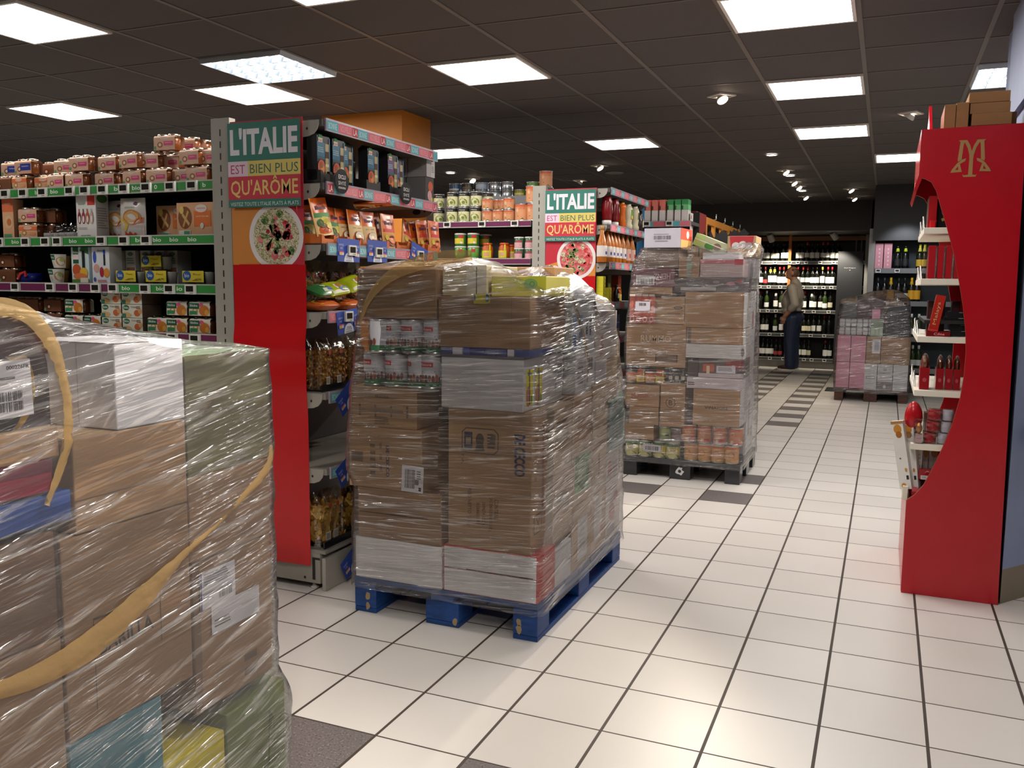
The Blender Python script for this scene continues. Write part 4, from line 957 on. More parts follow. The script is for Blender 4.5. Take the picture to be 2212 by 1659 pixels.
# ------------------------------------------------------------------ second gondola: tins and pots left of the far poster
c3 = lambda x, y: (900+x/4.424, 370+y/4.424)
Y3 = 3.215
def x3(x, y=450, yy=Y3): return at(*c3(x, y), y=yy).x
g = thing('shelf_gondola', 'long shelf gondola of tinned vegetables left of the second grey post', 'shelving')
ZL3 = [at(1050, 478.5, y=Y3).z, at(1050, 559, y=Y3).z, 1.22, .93]
ZT3 = at(*c3(960, 237), y=3.62).z
mb = MB(); mb.box(-3.3, -.46, 3.575, 3.60, .1, ZT3-.001, '#8d8c8c'); mb.build('back_panel', g)
mb = MB(); mb.box(-3.3, -.46, 3.24, 4.1, 0, .12, '#9a958c'); mb.build('base', g)
mb = MB(); mb.box(-3.3, -.46, 3.60, 4.0, ZT3-.03, ZT3, '#8d8c8c'); sh = mb.build('shelf', g)
for k, z in enumerate(ZL3):
    s = MB(); s.box(-3.3, -.46, Y3+.012, 3.575, z-.03, z, '#2a2826'); sh = s.build('shelf', g)
    rail(sh, -3.3, -.46, Y3, z, [(-3.3, -.46, PURP)])
    if k == 0:
        for x in (295, 628, 940): price_tag(sh, (x3(x, 515), Y3-.001, z-.02))
settle(g, (-1.9, 3.6, 0))
def can(key, r, h, col, spec, lid='m#c8c8c4', rib=True):
    def f():
        t = thing('food_tin', cat='food tin')
        b = MB(); b.lathe([(r*.95, 0), (r, .003), (r, .006), (r*.97, .008), (r*.97, h-.008), (r, h-.006), (r, h-.002), (r*.95, h), (r*.93, h-.004), (.0001, h-.004)], lid, 22, c=(0, r, 0)); b.build('tin', t)
        if col:
            s = MB(); s.lathe([(r*.978, .009), (r*.978, h-.009)], col, 22, c=(0, r, 0), caps=False); s.decals(around(r*.982, 0, r), 2*r, h, spec, 5); s.build('paper_label', t)
        return t
    BUILD[key] = f
can('dx', .043, .112, '#e4e2b0', [('r', -1.57, 1.57, .72, .92, '#1c1b1a'), ('t', "d'aucy", .0, .81, .6, .11, '#e4e0d0'), ('e', .05, .3, .42, .26, '#5a6a2a'), ('e', .05, .33, .34, .18, '#a8b04a'), ('e', .12, .3, .14, .1, '#7a8a3a'), ('ln', -.45, .1, .56, .66, '#b8403a', 1)])
can('ox', .043, .085, '#dd9a6c', [('r', -.5, .5, .8, .92, '#d8623a'), ('t', "C'EST BIO", .15, .7, .5, .14, '#c8502a', .0), ('e', -.15, .55, .12, .14, '#e8b894'), ('p', [(-.4, .08), (-.1, .34), (.15, .08)], '#3f7a3a'), ('p', [(.0, .08), (.2, .22), (.4, .08)], '#4a8a44')])
can('ob', .05, .125, '#dd9a6c', [('r', -.5, .5, .82, .94, '#d8623a'), ('t', "C'EST BIO", .2, .74, .5, .12, '#c8502a', .0), ('e', -.15, .62, .1, .1, '#e8b894'), ('p', [(-.45, .06), (-.1, .32), (.2, .06)], '#3f7a3a'), ('p', [(.05, .06), (.25, .2), (.45, .06)], '#4a8a44')])
can('sv', .046, .058, None, [], 'm#b8bcc0'); can('sb', .05, .06, 'g#3a5a7a', [('r', -.5, .5, .1, .3, '#c8ccd0')], 'm#a8b0b8'); can('sd', .05, .06, 'g#2a2a2c', [('r', -.5, .5, .2, .5, '#6a5a3a')], 'm#a8a8a8'); can('so', .046, .055, 'g#7a7a2a', [('r', -.5, .5, .2, .5, '#c8b860')], 'm#b8b8b0'); can('sg', .05, .11, 'g#5a8a3a', [('e', 0, .5, .3, .3, '#c8d0a0')], 'm#c8c8c4'); can('su', .055, .06, 'g#8a98a8', [('r', -.5, .5, .2, .7, '#a8b4c0')], 'm#b0b8c0')
z = ZL3[0]; G1 = 'soup tins on the tin shelf'; G2 = 'orange chickpea tins'
for i, x in enumerate((542, 428, 315)):
    inst('dx', (x3(x, 480, Y3+.02), Y3+.02, z), 0, f'black-topped green vegetable tin, lower row, {NTH[i]} left of the orange tins', G1); inst('dx', (x3(x, 480, Y3+.02)+.003, Y3+.02, z+.113), 0, f'black-topped green vegetable tin, upper row, {NTH[i]} left of the orange tins', G1)
for r in (0, 1):
    inst('dx', (x3(215, 480, Y3+.12), Y3+.12, z+.113*r), .5, f'black-topped vegetable tin beside the grey rice cartons edge, {["lower", "upper"][r]}', G1)
    inst('dx', (x3(640, 300, Y3+.1), Y3+.105, z+.113*r), -.3, f'black-topped vegetable tin set back beside orange tins, {["lower", "upper"][r]}', G1)
for i, x in enumerate((1090, 978)): inst('ob', (x3(x, 480, Y3+.02), Y3+.02, z), 0, f'larger orange chickpea tin, {NTH[i]} from the second grey post', G2)
inst('ob', (x3(1090, 250, Y3+.02), Y3+.02, z+.126), .1, 'larger orange chickpea tin stacked right beside the second grey post', G2)
for i, x in enumerate((860, 755, 655)): inst('ox', (x3(x, 480, Y3+.02), Y3+.02, z), 0, f'small orange chickpea tin, lower row, {NTH[i]} left of the larger ones', G2)
inst('ox', (x3(862, 320, Y3+.02), Y3+.02, z+.086), 0, 'small orange chickpea tin, upper row nearest the larger ones', G2); inst('ox', (x3(655, 330, Y3+.02), Y3+.02, z+.086), 0, 'small orange chickpea tin, upper row nearest the green tins', G2)
for i, x in enumerate((735, 790)): inst('ox', (x3(x, 330, Y3+.11), Y3+.125, z+.086), 0, f'small orange chickpea tin behind, upper row, {["left", "right"][i]} of two', G2); inst('ox', (x3(x, 330, Y3+.11), Y3+.125, z), 0, f'small orange chickpea tin behind, lower row, {["left", "right"][i]} of two', G2)
for (x, k, zz_, lb) in ((345, 'sb', 0, 'blue tin on the highest tin shelf'), (345, 'sb', 1, 'blue tin stacked topmost at left of highest tin shelf'), (468, 'sd', 0, 'dark tin on the highest tin shelf'), (468, 'sd', 1, 'dark tin stacked on another, highest tin shelf'),
                     (600, 'su', 0, 'wide grey-blue tin, lower, highest tin shelf'), (600, 'su', 1, 'wide grey-blue tin, upper, highest tin shelf'), (728, 'sv', 0, 'bare silver tin, lower of narrow left stack'), (728, 'sv', 1, 'bare silver tin, upper of narrow left stack'),
                     (845, 'sv', 0, 'bare silver tin, lower of right stack'), (845, 'sv', 1, 'bare silver tin, upper of right stack'), (968, 'so', 0, 'olive tin alone on the highest tin shelf'), (1090, 'sg', 0, 'green tin on the highest tin shelf beside the orange one')):
    inst(k, (x3(x, 200, 3.64), 3.64, ZT3+.06*zz_), 0, lb, 'tins on the highest shelf', 1.0 if k != 'sv' or x == 728 else 1.1 if False else 1.0)
inst('sd', (x3(1225, 150, 3.64), 3.64, ZT3), 0, 'dark tin hidden under the topmost orange tin'); inst('ob', (x3(1225, 110, 3.64), 3.64, ZT3+.06), .2, 'orange chickpea tin standing highest, just above the second grey post', G2, 1.02)
def pot(key, col, spec, lid):
    def f():
        t = thing('soup_pot', cat='pot')
        b = MB(); b.lathe([(.038, 0), (.042, .004), (.043, .082), (.04, .085)], 'g'+col, 18, c=(0, .043, 0)); b.decals(around(.0432, 0, .043), .086, .085, spec, 5); b.build('pot', t)
        l = MB(); l.lathe([(.045, .083), (.045, .093), (.042, .095), (.0001, .095)], lid, 18, c=(0, .043, 0)); l.build('lid', t); return t
    BUILD[key] = f
pot('p1', '#3f7a34', [('r', -.5, .5, .2, .68, '#e0c83a'), ('e', 0, .42, .34, .2, '#9aa83a'), ('r', .05, .5, .72, .94, '#c02a2a'), ('r', -.5, 0, .72, .94, '#2f6a34'), ('e', .28, .3, .1, .1, '#e8e4d8')], '#dcdcd4')
pot('p3', '#6aa84a', [('r', .02, .4, .6, .86, '#c02a3a'), ('e', -.2, .5, .16, .2, '#9ac86a')], '#dcdcd4')
pot('p2', '#3f6a44', [('r', -.5, .5, .0, .55, '#e2a8b0'), ('e', 0, .26, .3, .16, '#b8a04a'), ('r', -.2, .5, .6, .76, '#b0485a')], '#e4e4e0')
z = ZL3[1]
for i, x in enumerate((384, 508)):
    inst('p3', (x3(x, 780), Y3+.02, z), 0, f'green pot with white lid, lower, {["left", "right"][i]} stack on tin gondola', 'soup pots'); inst('p1', (x3(x, 650), Y3+.02, z+.096), 0, f'yellow and green pot with white lid, upper, {["left", "right"][i]} stack on tin gondola', 'soup pots')
    inst('p1', (x3(x+130, 650, Y3+.16), Y3+.16, z+.096), 0, f'yellow and green pot in the dark second row, {["left", "right"][i]}', 'soup pots'); inst('p3', (x3(x+130, 650, Y3+.16), Y3+.16, z), 0, f'green pot in the dark second row below, {["left", "right"][i]}', 'soup pots')
for i, x in enumerate((952, 1054)):
    for r in (0, 1): inst('p2', (x3(x, 780), Y3+.02, z+.080*r), 0, f'pink-labelled small pot, {["lower", "upper"][r]}, {["left", "right"][i]} stack beside second grey post', 'pink soup pots', .82)
def jar(key, col, lid, spec):
    def f():
        t = thing('sauce_jar', cat='jar')
        b = MB(); b.lathe([(.034, 0), (.038, .006), (.038, .075), (.03, .09), (.03, .094)], 'g'+col, 16, c=(0, .038, 0)); b.decals(around(.0384, 0, .038), .076, .09, spec, 5); b.build('jar', t)
        l = MB(); l.lathe([(.032, .092), (.032, .105), (.029, .107), (.0001, .107)], lid, 16, c=(0, .038, 0)); l.build('lid', t); return t
    BUILD[key] = f
jar('j1', '#b8541c', 'g#c8501c', [('r', -.5, .5, .08, .62, '#d8d02a'), ('r', -.2, .3, .2, .5, '#d8a07a'), ('p', [(.3, .6), (.42, .6), (.42, 1.05), (.3, 1.05)], '#d8d02a')])
for i, x in enumerate((645, 790)): inst('j1', (x3(x, 780), Y3+.03, z), .1-.3*i, f'orange sauce jar with yellow label, {["left", "right"][i]} of two on tin gondola', 'yellow-labelled sauce jars', 1.1)
inst('j1', (x3(850, 780), Y3+.10, z), .3, 'orange sauce jar with yellow label set back in the dark')

# ------------------------------------------------------------------ second end shelf: sauces
c4 = lambda x, y: (1270+x/5.533, 380+y/5.533)
def y4(x, y, xx=.10): return at(*c4(x, y), x=xx).y
def sauce(key, prof, col, cap, spec, name='sauce_bottle', flatk=1.0, rlab=.03):
    def f():
        t = thing(name, cat='bottle')
        b = MB(); b.lathe(prof[0], 'g'+col, 16, c=(0, 0, 0)); b.v = [(p[0], p[1]*flatk, p[2]) for p in b.v]; b.decals(around(rlab), rlab*2, 1, spec, 5); b.build('bottle', t)
        l = MB(); l.lathe(prof[1], 'g'+cap, 14); l.build('cap', t); return t
    BUILD[key] = f
sauce('kt', ([(.026, .028), (.036, .045), (.04, .1), (.037, .15), (.03, .19), (.022, .2), (.0001, .202)], [(.034, 0), (.034, .03), (.028, .034)]), '#7a1218', '#e8e4e0', [('e', .25, .125, .55, .045, '#d8d4c4'), ('e', .25, .115, .35, .022, '#3a5a3a'), ('t', 'HEINZ', .25, .14, .6, .014, '#2a2a24', .03)], rlab=.041)
sauce('or', ([(.03, 0), (.034, .01), (.03, .07), (.026, .12), (.033, .15), (.03, .175), (.0001, .177)], [(.02, .172), (.02, .188), (.0001, .19)]), '#e06a1c', '#e8a02a', [('r', -.3, .3, .03, .06, '#e8c83a')])
sauce('mu', ([(.036, 0), (.038, .03), (.03, .05), (.036, .09), (.038, .15), (.03, .175), (.0001, .177)], [(.024, .172), (.024, .19), (.0001, .192)]), '#ddd6b4', '#e4e0c8', [('r', -.4, .45, .08, .15, '#5a9a3a'), ('r', -.4, .45, .08, .105, '#d8d03a')], rlab=.0385)
sauce('ma', ([(.036, 0), (.038, .03), (.03, .05), (.036, .09), (.038, .15), (.03, .175), (.0001, .177)], [(.024, .172), (.024, .19), (.0001, .192)]), '#d8cfae', '#e4e0c8', [('r', -.35, .35, .09, .14, '#4a4a2a')], rlab=.0385)
sauce('dk', ([(.03, 0), (.034, .01), (.034, .1), (.02, .13), (.022, .165), (.0001, .167)], [(.018, .165), (.018, .18), (.0001, .182)]), '#2a1a14', '#1a1a1a', [('r', -.4, .4, .04, .09, '#c8c0a8')], rlab=.0345)
z = L2[1]
for (x, k, lb, xx) in ((225, 'kt', 'dark red ketchup bottle on its white cap, nearest the far poster', .09), (312, 'kt', 'dark red ketchup bottle second from the far poster', .09), (362, 'kt', 'dark red ketchup bottle third from the far poster', .06), (402, 'or', 'bright orange sauce bottle on the ketchup shelf', .09), (475, 'mu', 'cream sauce bottle with green and yellow label', .09), (555, 'ma', 'cream sauce bottle next to the dark one', .09), (618, 'dk', 'dark brown sauce bottle at the end of ketchup shelf', .09)):
    inst(k, (xx, y4(x, 500, xx), z), RX+.3, lb, 'sauce bottles on the second end shelf')
sauce('ci', ([(.032, 0), (.035, .006), (.035, .12), (.022, .17), (.013, .2), (.013, .24)], [(.0145, .225), (.0145, .25), (.0001, .252)]), '#b86a20', '#b88a4a', [('r', -1.5, 1.5, .04, .115, '#ddd6d2'), ('r', -.4, .4, .055, .075, '#3a4a9a')], 'dressing_bottle', rlab=.0354)
sauce('cr', ([(.032, 0), (.035, .006), (.035, .12), (.022, .17), (.013, .2), (.013, .24)], [(.0145, .225), (.0145, .25), (.0001, .252)]), '#b86a20', '#b88a4a', [('r', -1.5, 1.5, .03, .115, '#e4b8a8'), ('r', -.4, .4, .05, .08, '#c8504a')], 'dressing_bottle', rlab=.0354)
z = L2[2]
for i, x in enumerate((165, 225, 265, 308, 348, 400, 455, 512)):
    inst('ci' if i not in (6, 7) else 'cr', (.085, y4(x, 950, .085), z), RX+.3, f'amber dressing bottle with {"white" if i < 6 else "pink"} label, {NTH[i]} from the far poster', 'amber dressing bottles')
carton('ye', 'spice_box', 'box', .055, .05, .026, '#d8cf2a', [('r', -.5, .5, 0, .12, '#a89a1a'), ('r', -.35, -.1, .3, .7, '#7a8a2a'), ('ln', .05, .4, .3, .7, '#e8e4b0', 2)])
z = L2[3]
for r in range(7): inst('ye', (.09, y4(196, 1300, .09), z+.0265*r), RX, f'flat yellow spice box, {NTH[r]} from the bottom of the taller stack', 'stacked yellow spice boxes')
for r in range(4): inst('ye', (.09, y4(262, 1400, .09)+.012, z+.0265*r), RX, f'flat yellow spice box, {NTH[r]} from the bottom of the shorter stack', 'stacked yellow spice boxes')
inst('j1', (.06, y4(400, 1400, .06), z), RX, 'yellow-labelled jar beside the yellow spice boxes'); inst('dk', (.06, y4(340, 1400, .06), z), RX, 'small brown bottle between yellow spice boxes and yellow jar', None, .7)
carton('oc', 'orange_carton', 'carton', .09, .05, .2, '#a03a14', [('e', 0, .5, .3, .2, '#c8701c')]); carton('ol', 'olive_carton', 'carton', .09, .05, .2, '#5a5a1c', [('e', 0, .5, .3, .2, '#8a8a3a')])
carton('gc', 'green_carton', 'carton', .08, .05, .19, '#7a9a2a', [('r', -.5, .5, .7, 1, '#a8b83a')]); carton('bc', 'blue_carton', 'carton', .09, .05, .16, '#1f2f5a', [('r', -.4, .4, .3, .34, '#8a98b8'), ('r', -.4, .4, .6, .64, '#8a98b8'), ('e', .1, .15, .3, .14, '#b89a5a')])
inst('ol', (-.02, y4(260, 1200, -.02), z), RX, 'olive carton behind the yellow spice boxes'); inst('oc', (-.02, y4(380, 1250, -.02), z), RX, 'dark orange carton behind the yellow jar')
for (zz_, wd) in ((L2[4], 'upper'), (L2[5], 'lower')):
    inst('gc', (.09, at(1316, 730, x=.09).y, zz_), RX, f'green carton between the two wrapped pallets, {wd} shelf'); inst('bc', (.09, at(1334, 730, x=.09).y, zz_), RX, f'dark blue carton between the two wrapped pallets, {wd} shelf'); inst('gc', (.03, at(1305, 730, x=.03).y, zz_), RX, f'green carton partly behind blue pallet load, {wd} shelf')

# ------------------------------------------------------------------ third shelving: pink and green boxes, and the autumn display
c5 = lambda x, y: (1320+x/4.88, 400+y/4.88)
Y5 = 4.62
ZS5 = at(1440, 478, y=Y5).z
xa, xb5 = at(1384, 470, y=Y5).x, at(1487, 470, y=Y5).x
g = thing('end_shelf', 'third end shelf carrying the pink and green boxes', 'shelving')
mb = MB(); mb.box(xa-.02, xb5+.02, Y5+.36, Y5+.38, .1, ZS5+.1, '#22201f'); mb.build('back_panel', g)
mb = MB(); mb.box(xa-.02, xb5+.02, Y5+.02, Y5+.36, 0, .15, '#989389'); mb.build('base', g)
mb = MB(); mb.box(xa-.03, xa-.022, Y5+.0, Y5+.38, .15, ZS5+.2, 'g#4a90c8'); mb.build('side_panel', g)
for k, z in enumerate((ZS5, ZS5-.3, ZS5-.6, ZS5-.9)):
    s = MB(); s.box(xa-.02, xb5+.02, Y5+.012, Y5+.36, z-.028, z, '#4a4744'); sh = s.build('shelf', g)
    mb = MB(); mb.box(xa-.02, xb5+.02, Y5, Y5+.012, z-.045, z+.004, '#a89aa8')
    x = xa-.018; i = 2
    while x < xb5:
        t, w_, c_, d_ = STRIP[i % 3]; e = min(xb5+.018, x+w_); mb.dr(flat(Y5), x, e, z-.04, z-.002, c_); mb.lay = 0; x = e; i += 1
    mb.build('edge_strip', sh)
    for u in (1397, 1446): price_tag(sh, (at(u, 482, y=Y5).x, Y5-.001, z-.02))
settle(g, ((xa+xb5)/2, Y5+.2, 0))
def cart2(key, top, low_, notch):
    def f():
        w, d, h = .085, .2, .30
        mb = MB(); mb.box(-w/2, w/2, 0, d, 0, .155, '#d2ccc8'); mb.box(-w/2, w/2, 0, d, .155, h, top)
        mb.decals(flat(0), w, h, [('r', -.5, .5, .52, .76, low_), ('r', -.5, -.28, .53, .72, notch), ('r', .47, .5, 0, 1, notch), ('ln', -.3, .3, .04, .07, '#a8a4a0', 1)]); mb.lay = 0
        mb.decals(sidep(w/2, d/2), d, h, [('r', -.5, .5, .52, .76, low_)])
        return tag(mb.build('tea_carton'), cat='carton')
    BUILD[key] = f
cart2('cpk', '#d8705f', '#d87060', '#3a2420'); cart2('cgn', '#2a8a4a', '#6ab87a', '#1c3a24')
hh = (at(1440, 478, y=Y5).z, at(1440, 430, y=Y5+.01).z)
sc_ = (hh[1]-hh[0])/.30
for i, (x, k) in enumerate(((383, 'cpk'), (461, 'cpk'), (540, 'cpk'), (622, 'cgn'), (702, 'cgn'), (775, 'cgn'))):
    inst(k, (at(*c5(x, 330), y=Y5+.02).x, Y5+.02, ZS5), 0, f'tall {"pink" if k == "cpk" else "green"} and white carton on the third end shelf, {NTH[i % 3]} of its colour from left', 'pink and green cartons', sc_*.98)
# autumn display facing the aisle
XH = .36
yh = [max(Y5+.42, at(1500, 466, x=XH).y), at(1600, 494, x=XH).y]
zh = at(1540, 474, x=XH).z
yr_ = at(1526, 470, x=XH).y
g = thing('autumn_display', 'autumn display shelving with orange lattice rail and red end panel', 'display')
mb = MB(); mb.box(-.2, XH-.1, yr_, yh[1], 0, zh-.32, '#1c1a19'); mb.build('shelf_body', g)
mb = MB(); mb.box(XH-.06, XH, yh[0], yr_-.01, 0, at(1512, 459, x=XH).z, '#8a2420'); mb.build('end_panel', g)
mb = MB(); y_ = yr_
mb.box(XH-.03, XH, y_, yh[1], zh-.06, zh, '#c8822a')
while y_ < yh[1]-.06:
    mb.box(XH-.03, XH, y_, y_+.06, zh-.26, zh-.06, '#c8822a'); y_ += .42
mb.box(XH-.03, XH, yr_, yh[1], zh-.30, zh-.26, '#c8822a'); mb.build('lattice_rail', g)
for i in range(4):
    y_ = yr_+.4+i*.5; mb = MB(); mb.tube([(XH, y_, zh), (XH, y_+.09, zh+.012), (XH, y_+.1, zh+.06)], .006, 'm#c8c8c4', 6); mb.build('hook', g)
settle(g, (.1, (yh[0]+yh[1])/2, 0))
mb = MB(); p = at(1493, 497, x=XH+.02); mb.prism([(-.06, -.14), (.05, -.14), (.05, .14), (-.06, .14)], lambda a, b, s: (p.x+.003*s, p.y+a, p.z+b), '#d8d4cc')
mp = lambda a, b, l: (p.x+.003+l, p.y+a, p.z+b)
mb.de(mp, .02, .03, .02, .02, '#8a2420'); mb.de(mp, .0, -.08, .024, .024, '#4a2a20'); mb.dr(mp, -.04, -.01, .09, .12, '#b02a2a'); mb.dp(mp, [(-.03, .03), (.03, .06), (.0, .05)], '#2a2a2a')
tag(mb.build('price_card'), 'white card with dots hanging on the red end panel', 'card')
mb = MB(); p = at(1503, 466, x=XH-.05); mb.tube([(p.x, p.y+.05*cos(a), p.z-.1+.12*sin(a)) for a in [pi*i/10 for i in range(11)]], .007, 'm#d8d8d4', 6)
tag(mb.build('steel_hook'), 'curved steel hook on top of the red end panel', 'hook')
bat = [(-.5, .1), (-.3, .25), (-.12, .12), (-.06, .22), (-.03, .14), (.03, .14), (.06, .22), (.12, .12), (.3, .25), (.5, .1), (.36, .02), (.3, -.12), (.18, -.02), (.06, -.16), (0, -.22), (-.06, -.16), (-.18, -.02), (-.3, -.12), (-.36, .02)]
for i, (u, v, s_) in enumerate(((1528, 530, .75), (1562, 520, .6), (1588, 512, .5))):
    p = at(u, v, x=XH+.05); s_ *= .6; mb = MB(); mb.prism(bat, lambda a, b, s: (p.x+.1*0+a*s_*.85+.003*s, p.y+a*s_*.8-.003*s, p.z+b*s_*1.25), '#171414'); mp = lambda a, b, l: (p.x+a*.75+(.004+l)*.7, p.y+a*.65-(.004+l)*.7, p.z+b)
    mb.de(mp, -.05*s_, .05*s_, .03, .03, '#c8601c'); mb.de(mp, .07*s_, .04*s_, .02, .02, '#8a9a3a')
    tag(mb.build('bat_decoration'), f'black bat cut-out with orange dots, {["largest, nearest", "middle", "smallest, farthest"][i]} on the autumn display', 'decoration', 'black bat decorations')
carton('or2', 'autumn_box', 'box', .2, .2, .16, '#b8601c', [('e', 0, .5, .3, .3, '#2a1a14'), ('r', -.5, .5, 0, .15, '#3a2a1a')]); 
for i in range(4): inst('or2', (XH-.11, yr_+.22+i*.42, zh-.318), RX, f'orange autumn box behind the lattice rail, {NTH[i]} from the red end panel', 'orange autumn boxes')

# ------------------------------------------------------------------ pallets
def pallet(name, label, x0, x1, y0, y1, key, h=.144, chip='#9a8660', plastic=False):
    t = thing(name, label, 'pallet')
    bh = .1; w = (x1-x0)
    d = MB()
    n = 7 if not plastic else 1
    if plastic: d.box(x0, x1, y0, y1, bh-.0, h, key)
    else:
        pw = (y1-y0)/n
        for i in range(n): d.box(x0, x1, y0+i*pw+.006, y0+(i+1)*pw-.006, h-.022, h, key)
        for x in (x0, (x0+x1)/2-.05, x1-.1): d.box(x, x+.1, y0+.002, y1-.002, h-.044, h-.0225, key)
    d.build('deck', t, bev=.003)
    bw = (.1, .145, .1)
    for yi, (ya, yb) in enumerate(((y0+.002, y0+.13), ((y0+y1)/2-.07, (y0+y1)/2+.07), (y1-.13, y1-.002))):
        for xi, xa in enumerate((x0+.001, (x0+x1)/2-.0725, x1-.101)):
            b = MB(); b.box(xa, xa+bw[xi], ya, yb, .0 if plastic else .02, h-.0445 if not plastic else bh-.0005, key)
            if not plastic and yi == 0 and chip:
                mp = flat(ya); rr = random.Random(xi+3)
                for q in range(2 if xi != 1 else 1):
                    cxx = xa+bw[xi]*(.62 if xi == 0 else .25 if xi == 2 else .9); zz = .02+.02*q+rr.random()*.03
                    qq = [rr.uniform(.6, 1) for a in range(9)]; b.dp(mp, [(cxx+.014*qq[a]*cos(a*.7), zz+.02*qq[a]*sin(a*.7)) for a in range(9)], chip); b.lay = 0
            b.build('block', t, bev=.004)
    if not plastic:
        for xi, xa in enumerate((x0+.001, (x0+x1)/2-.0725, x1-.101)):
            b = MB(); b.box(xa, xa+bw[xi], y0+.004, y1-.004, 0, .0195, key); b.build('runner', t, bev=.003)
    return settle(t, ((x0+x1)/2, (y0+y1)/2, 0))

K1, K2, K3, K4 = 'c#a88460', 'c#b18c67', 'c#9a7858', 'c#baa07e'
INK = '#3a3330'
def cbox(label, x0, x1, y0, y1, z0, z1, base, front=(), right=(), top=(), name='cardboard_box', cat='box', rz=0., bev=.003, side=None, topm=None, group=None):
    """a carton standing where the photograph shows it; decals on its -Y and +X faces"""
    w, d, h = x1-x0, y1-y0, z1-z0
    mb = MB(); fc = {}
    if side: fc['px'] = side
    if topm: fc['pz'] = topm
    mb.box(-w/2+.001, w/2-.001, -d/2+.001, d/2-.001, .0005, h-.0005, base, **fc)
    mb.decals(flat(-d/2+.001), w, h, front); mb.lay = 0
    mb.decals(sidep(w/2-.001, 0), d, h, right); mb.lay = 0
    mb.decals(lambda a, b, l: (a, b-d/2, h+l-.0005), w, d, top)
    o = mb.build(name, bev=bev); o.location = ((x0+x1)/2, (y0+y1)/2, z0); o.rotation_euler = (0, 0, rz)
    return tag(o, label, cat, group)

def rpt(e, f, r=.014):
    """point and normal at fraction f around a rounded rectangle, starting mid -Y side, going +X"""
    x0, x1, y0, y1 = e; w, d = x1-x0-2*r, y1-y0-2*r; q = pi/2*r; P = 2*(w+d)+4*q
    s = (f*P+w/2) % P
    for seg, ln in enumerate((w, q, d, q, w, q, d, q)):
        if s <= ln or seg == 7: break
        s -= ln
    if seg == 0: return x0+r+s, y0, 0, -1, P
    if seg == 2: return x1, y0+r+s, 1, 0, P
    if seg == 4: return x1-r-s, y1, 0, 1, P
    if seg == 6: return x0, y1-r-s, -1, 0, P
    a = {1: -pi/2, 3: 0, 5: pi/2, 7: pi}[seg]+s/r
    cx_ = x1-r if seg in (1, 3) else x0+r; cy_ = y0+r if seg in (1, 7) else y1-r
    return cx_+r*cos(a), cy_+r*sin(a), cos(a), sin(a), P
def film(label, prof, tops, m, z0, n=168, nz=54, amp=.005, caps=9, slope=.06, peak=.0, name='stretch_film'):
    """prof: (z, x0, x1, y0, y1) outline of the load by height; tops: (x, y, z) heights of its top"""
    def ext(z):
        for a, b in zip(prof, prof[1:]):
            if z <= b[0] or b is prof[-1]:
                t = min(1, max(0, (z-a[0])/(b[0]-a[0]))); t = t*t*(3-2*t); return [a[i]+(b[i]-a[i])*t for i in range(1, 5)]
    def ztop(x, y):
        sw = sz = 0
        for a, b, c in tops: q = 1/(.012+(x-a)**2+(y-b)**2)**2; sw += q; sz += q*c
        return sz/sw
    V = []; UVs = []; F = []
    zmax = max(p[0] for p in prof)
    edge = []
    ex = ext(zmax); P = rpt(ex, 0)[4]
    for i in range(n): edge.append(ztop(*rpt(ex, i/n)[:2]))
    for j in range(nz+1):
        t = j/nz
        for i in range(n):
            z = z0+(edge[i]-z0)*t; e = ext(z)
            px, py, nx, ny, _ = rpt(e, i/n)
            s = i/n*P
            dsp = amp*(noise.noise((s*2.2, z*16-s*slope*16, 3.1))*1.1+noise.noise((s*5, z*38-s*slope*38, 7.7))*.6)+amp*1.3*noise.noise((s*2.5, z*3.5, 1.7))
            V.append((px+nx*(.011+dsp), py+ny*(.011+dsp), z)); UVs.append((s, z))
    for j in range(nz):
        for i in range(n): F.append((j*n+i, j*n+(i+1) % n, (j+1)*n+(i+1) % n, (j+1)*n+i))
    cx_, cy_ = (ex[0]+ex[1])/2, (ex[2]+ex[3])/2
    base = nz*n; prev = base
    for k in range(1, caps+1):
        f = k/caps*.985; o = len(V)
        for i in range(n):
            bx, by, bz = V[base+i]; x = bx+(cx_-bx)*f; y = by+(cy_-by)*f
            z = ztop(x, y)+.008+peak*noise.noise((x*7, y*7, 2.2))+.006*noise.noise((x*19, y*19, 4.2))+.012*min(1, f*4)
            V.append((x, y, z)); UVs.append((i/n*P*(1-f)+f*i/n*.3, bz+f*.5))
        for i in range(n): F.append((prev+i, prev+(i+1) % n, o+(i+1) % n, o+i))
        prev = o
    me = bpy.data.meshes.new(name); me.from_pydata(V, [], F); me.materials.append(mat(m))
    ul = me.uv_layers.new(name='wrap')
    for pol in me.polygons:
        us = [UVs[v] for v in pol.vertices]
        wrap = max(u[0] for u in us)-min(u[0] for u in us) > P*.5
        for li, v in zip(pol.loop_indices, pol.vertices):
            u = UVs[v]; ul.data[li].uv = (u[0]+(P if wrap and u[0] < P*.5 else 0), u[1])
    me.polygons.foreach_set('use_smooth', [True]*len(me.polygons))
    o = bpy.data.objects.new(name, me); COL.objects.link(o)
    return tag(o, label, 'stretch film')
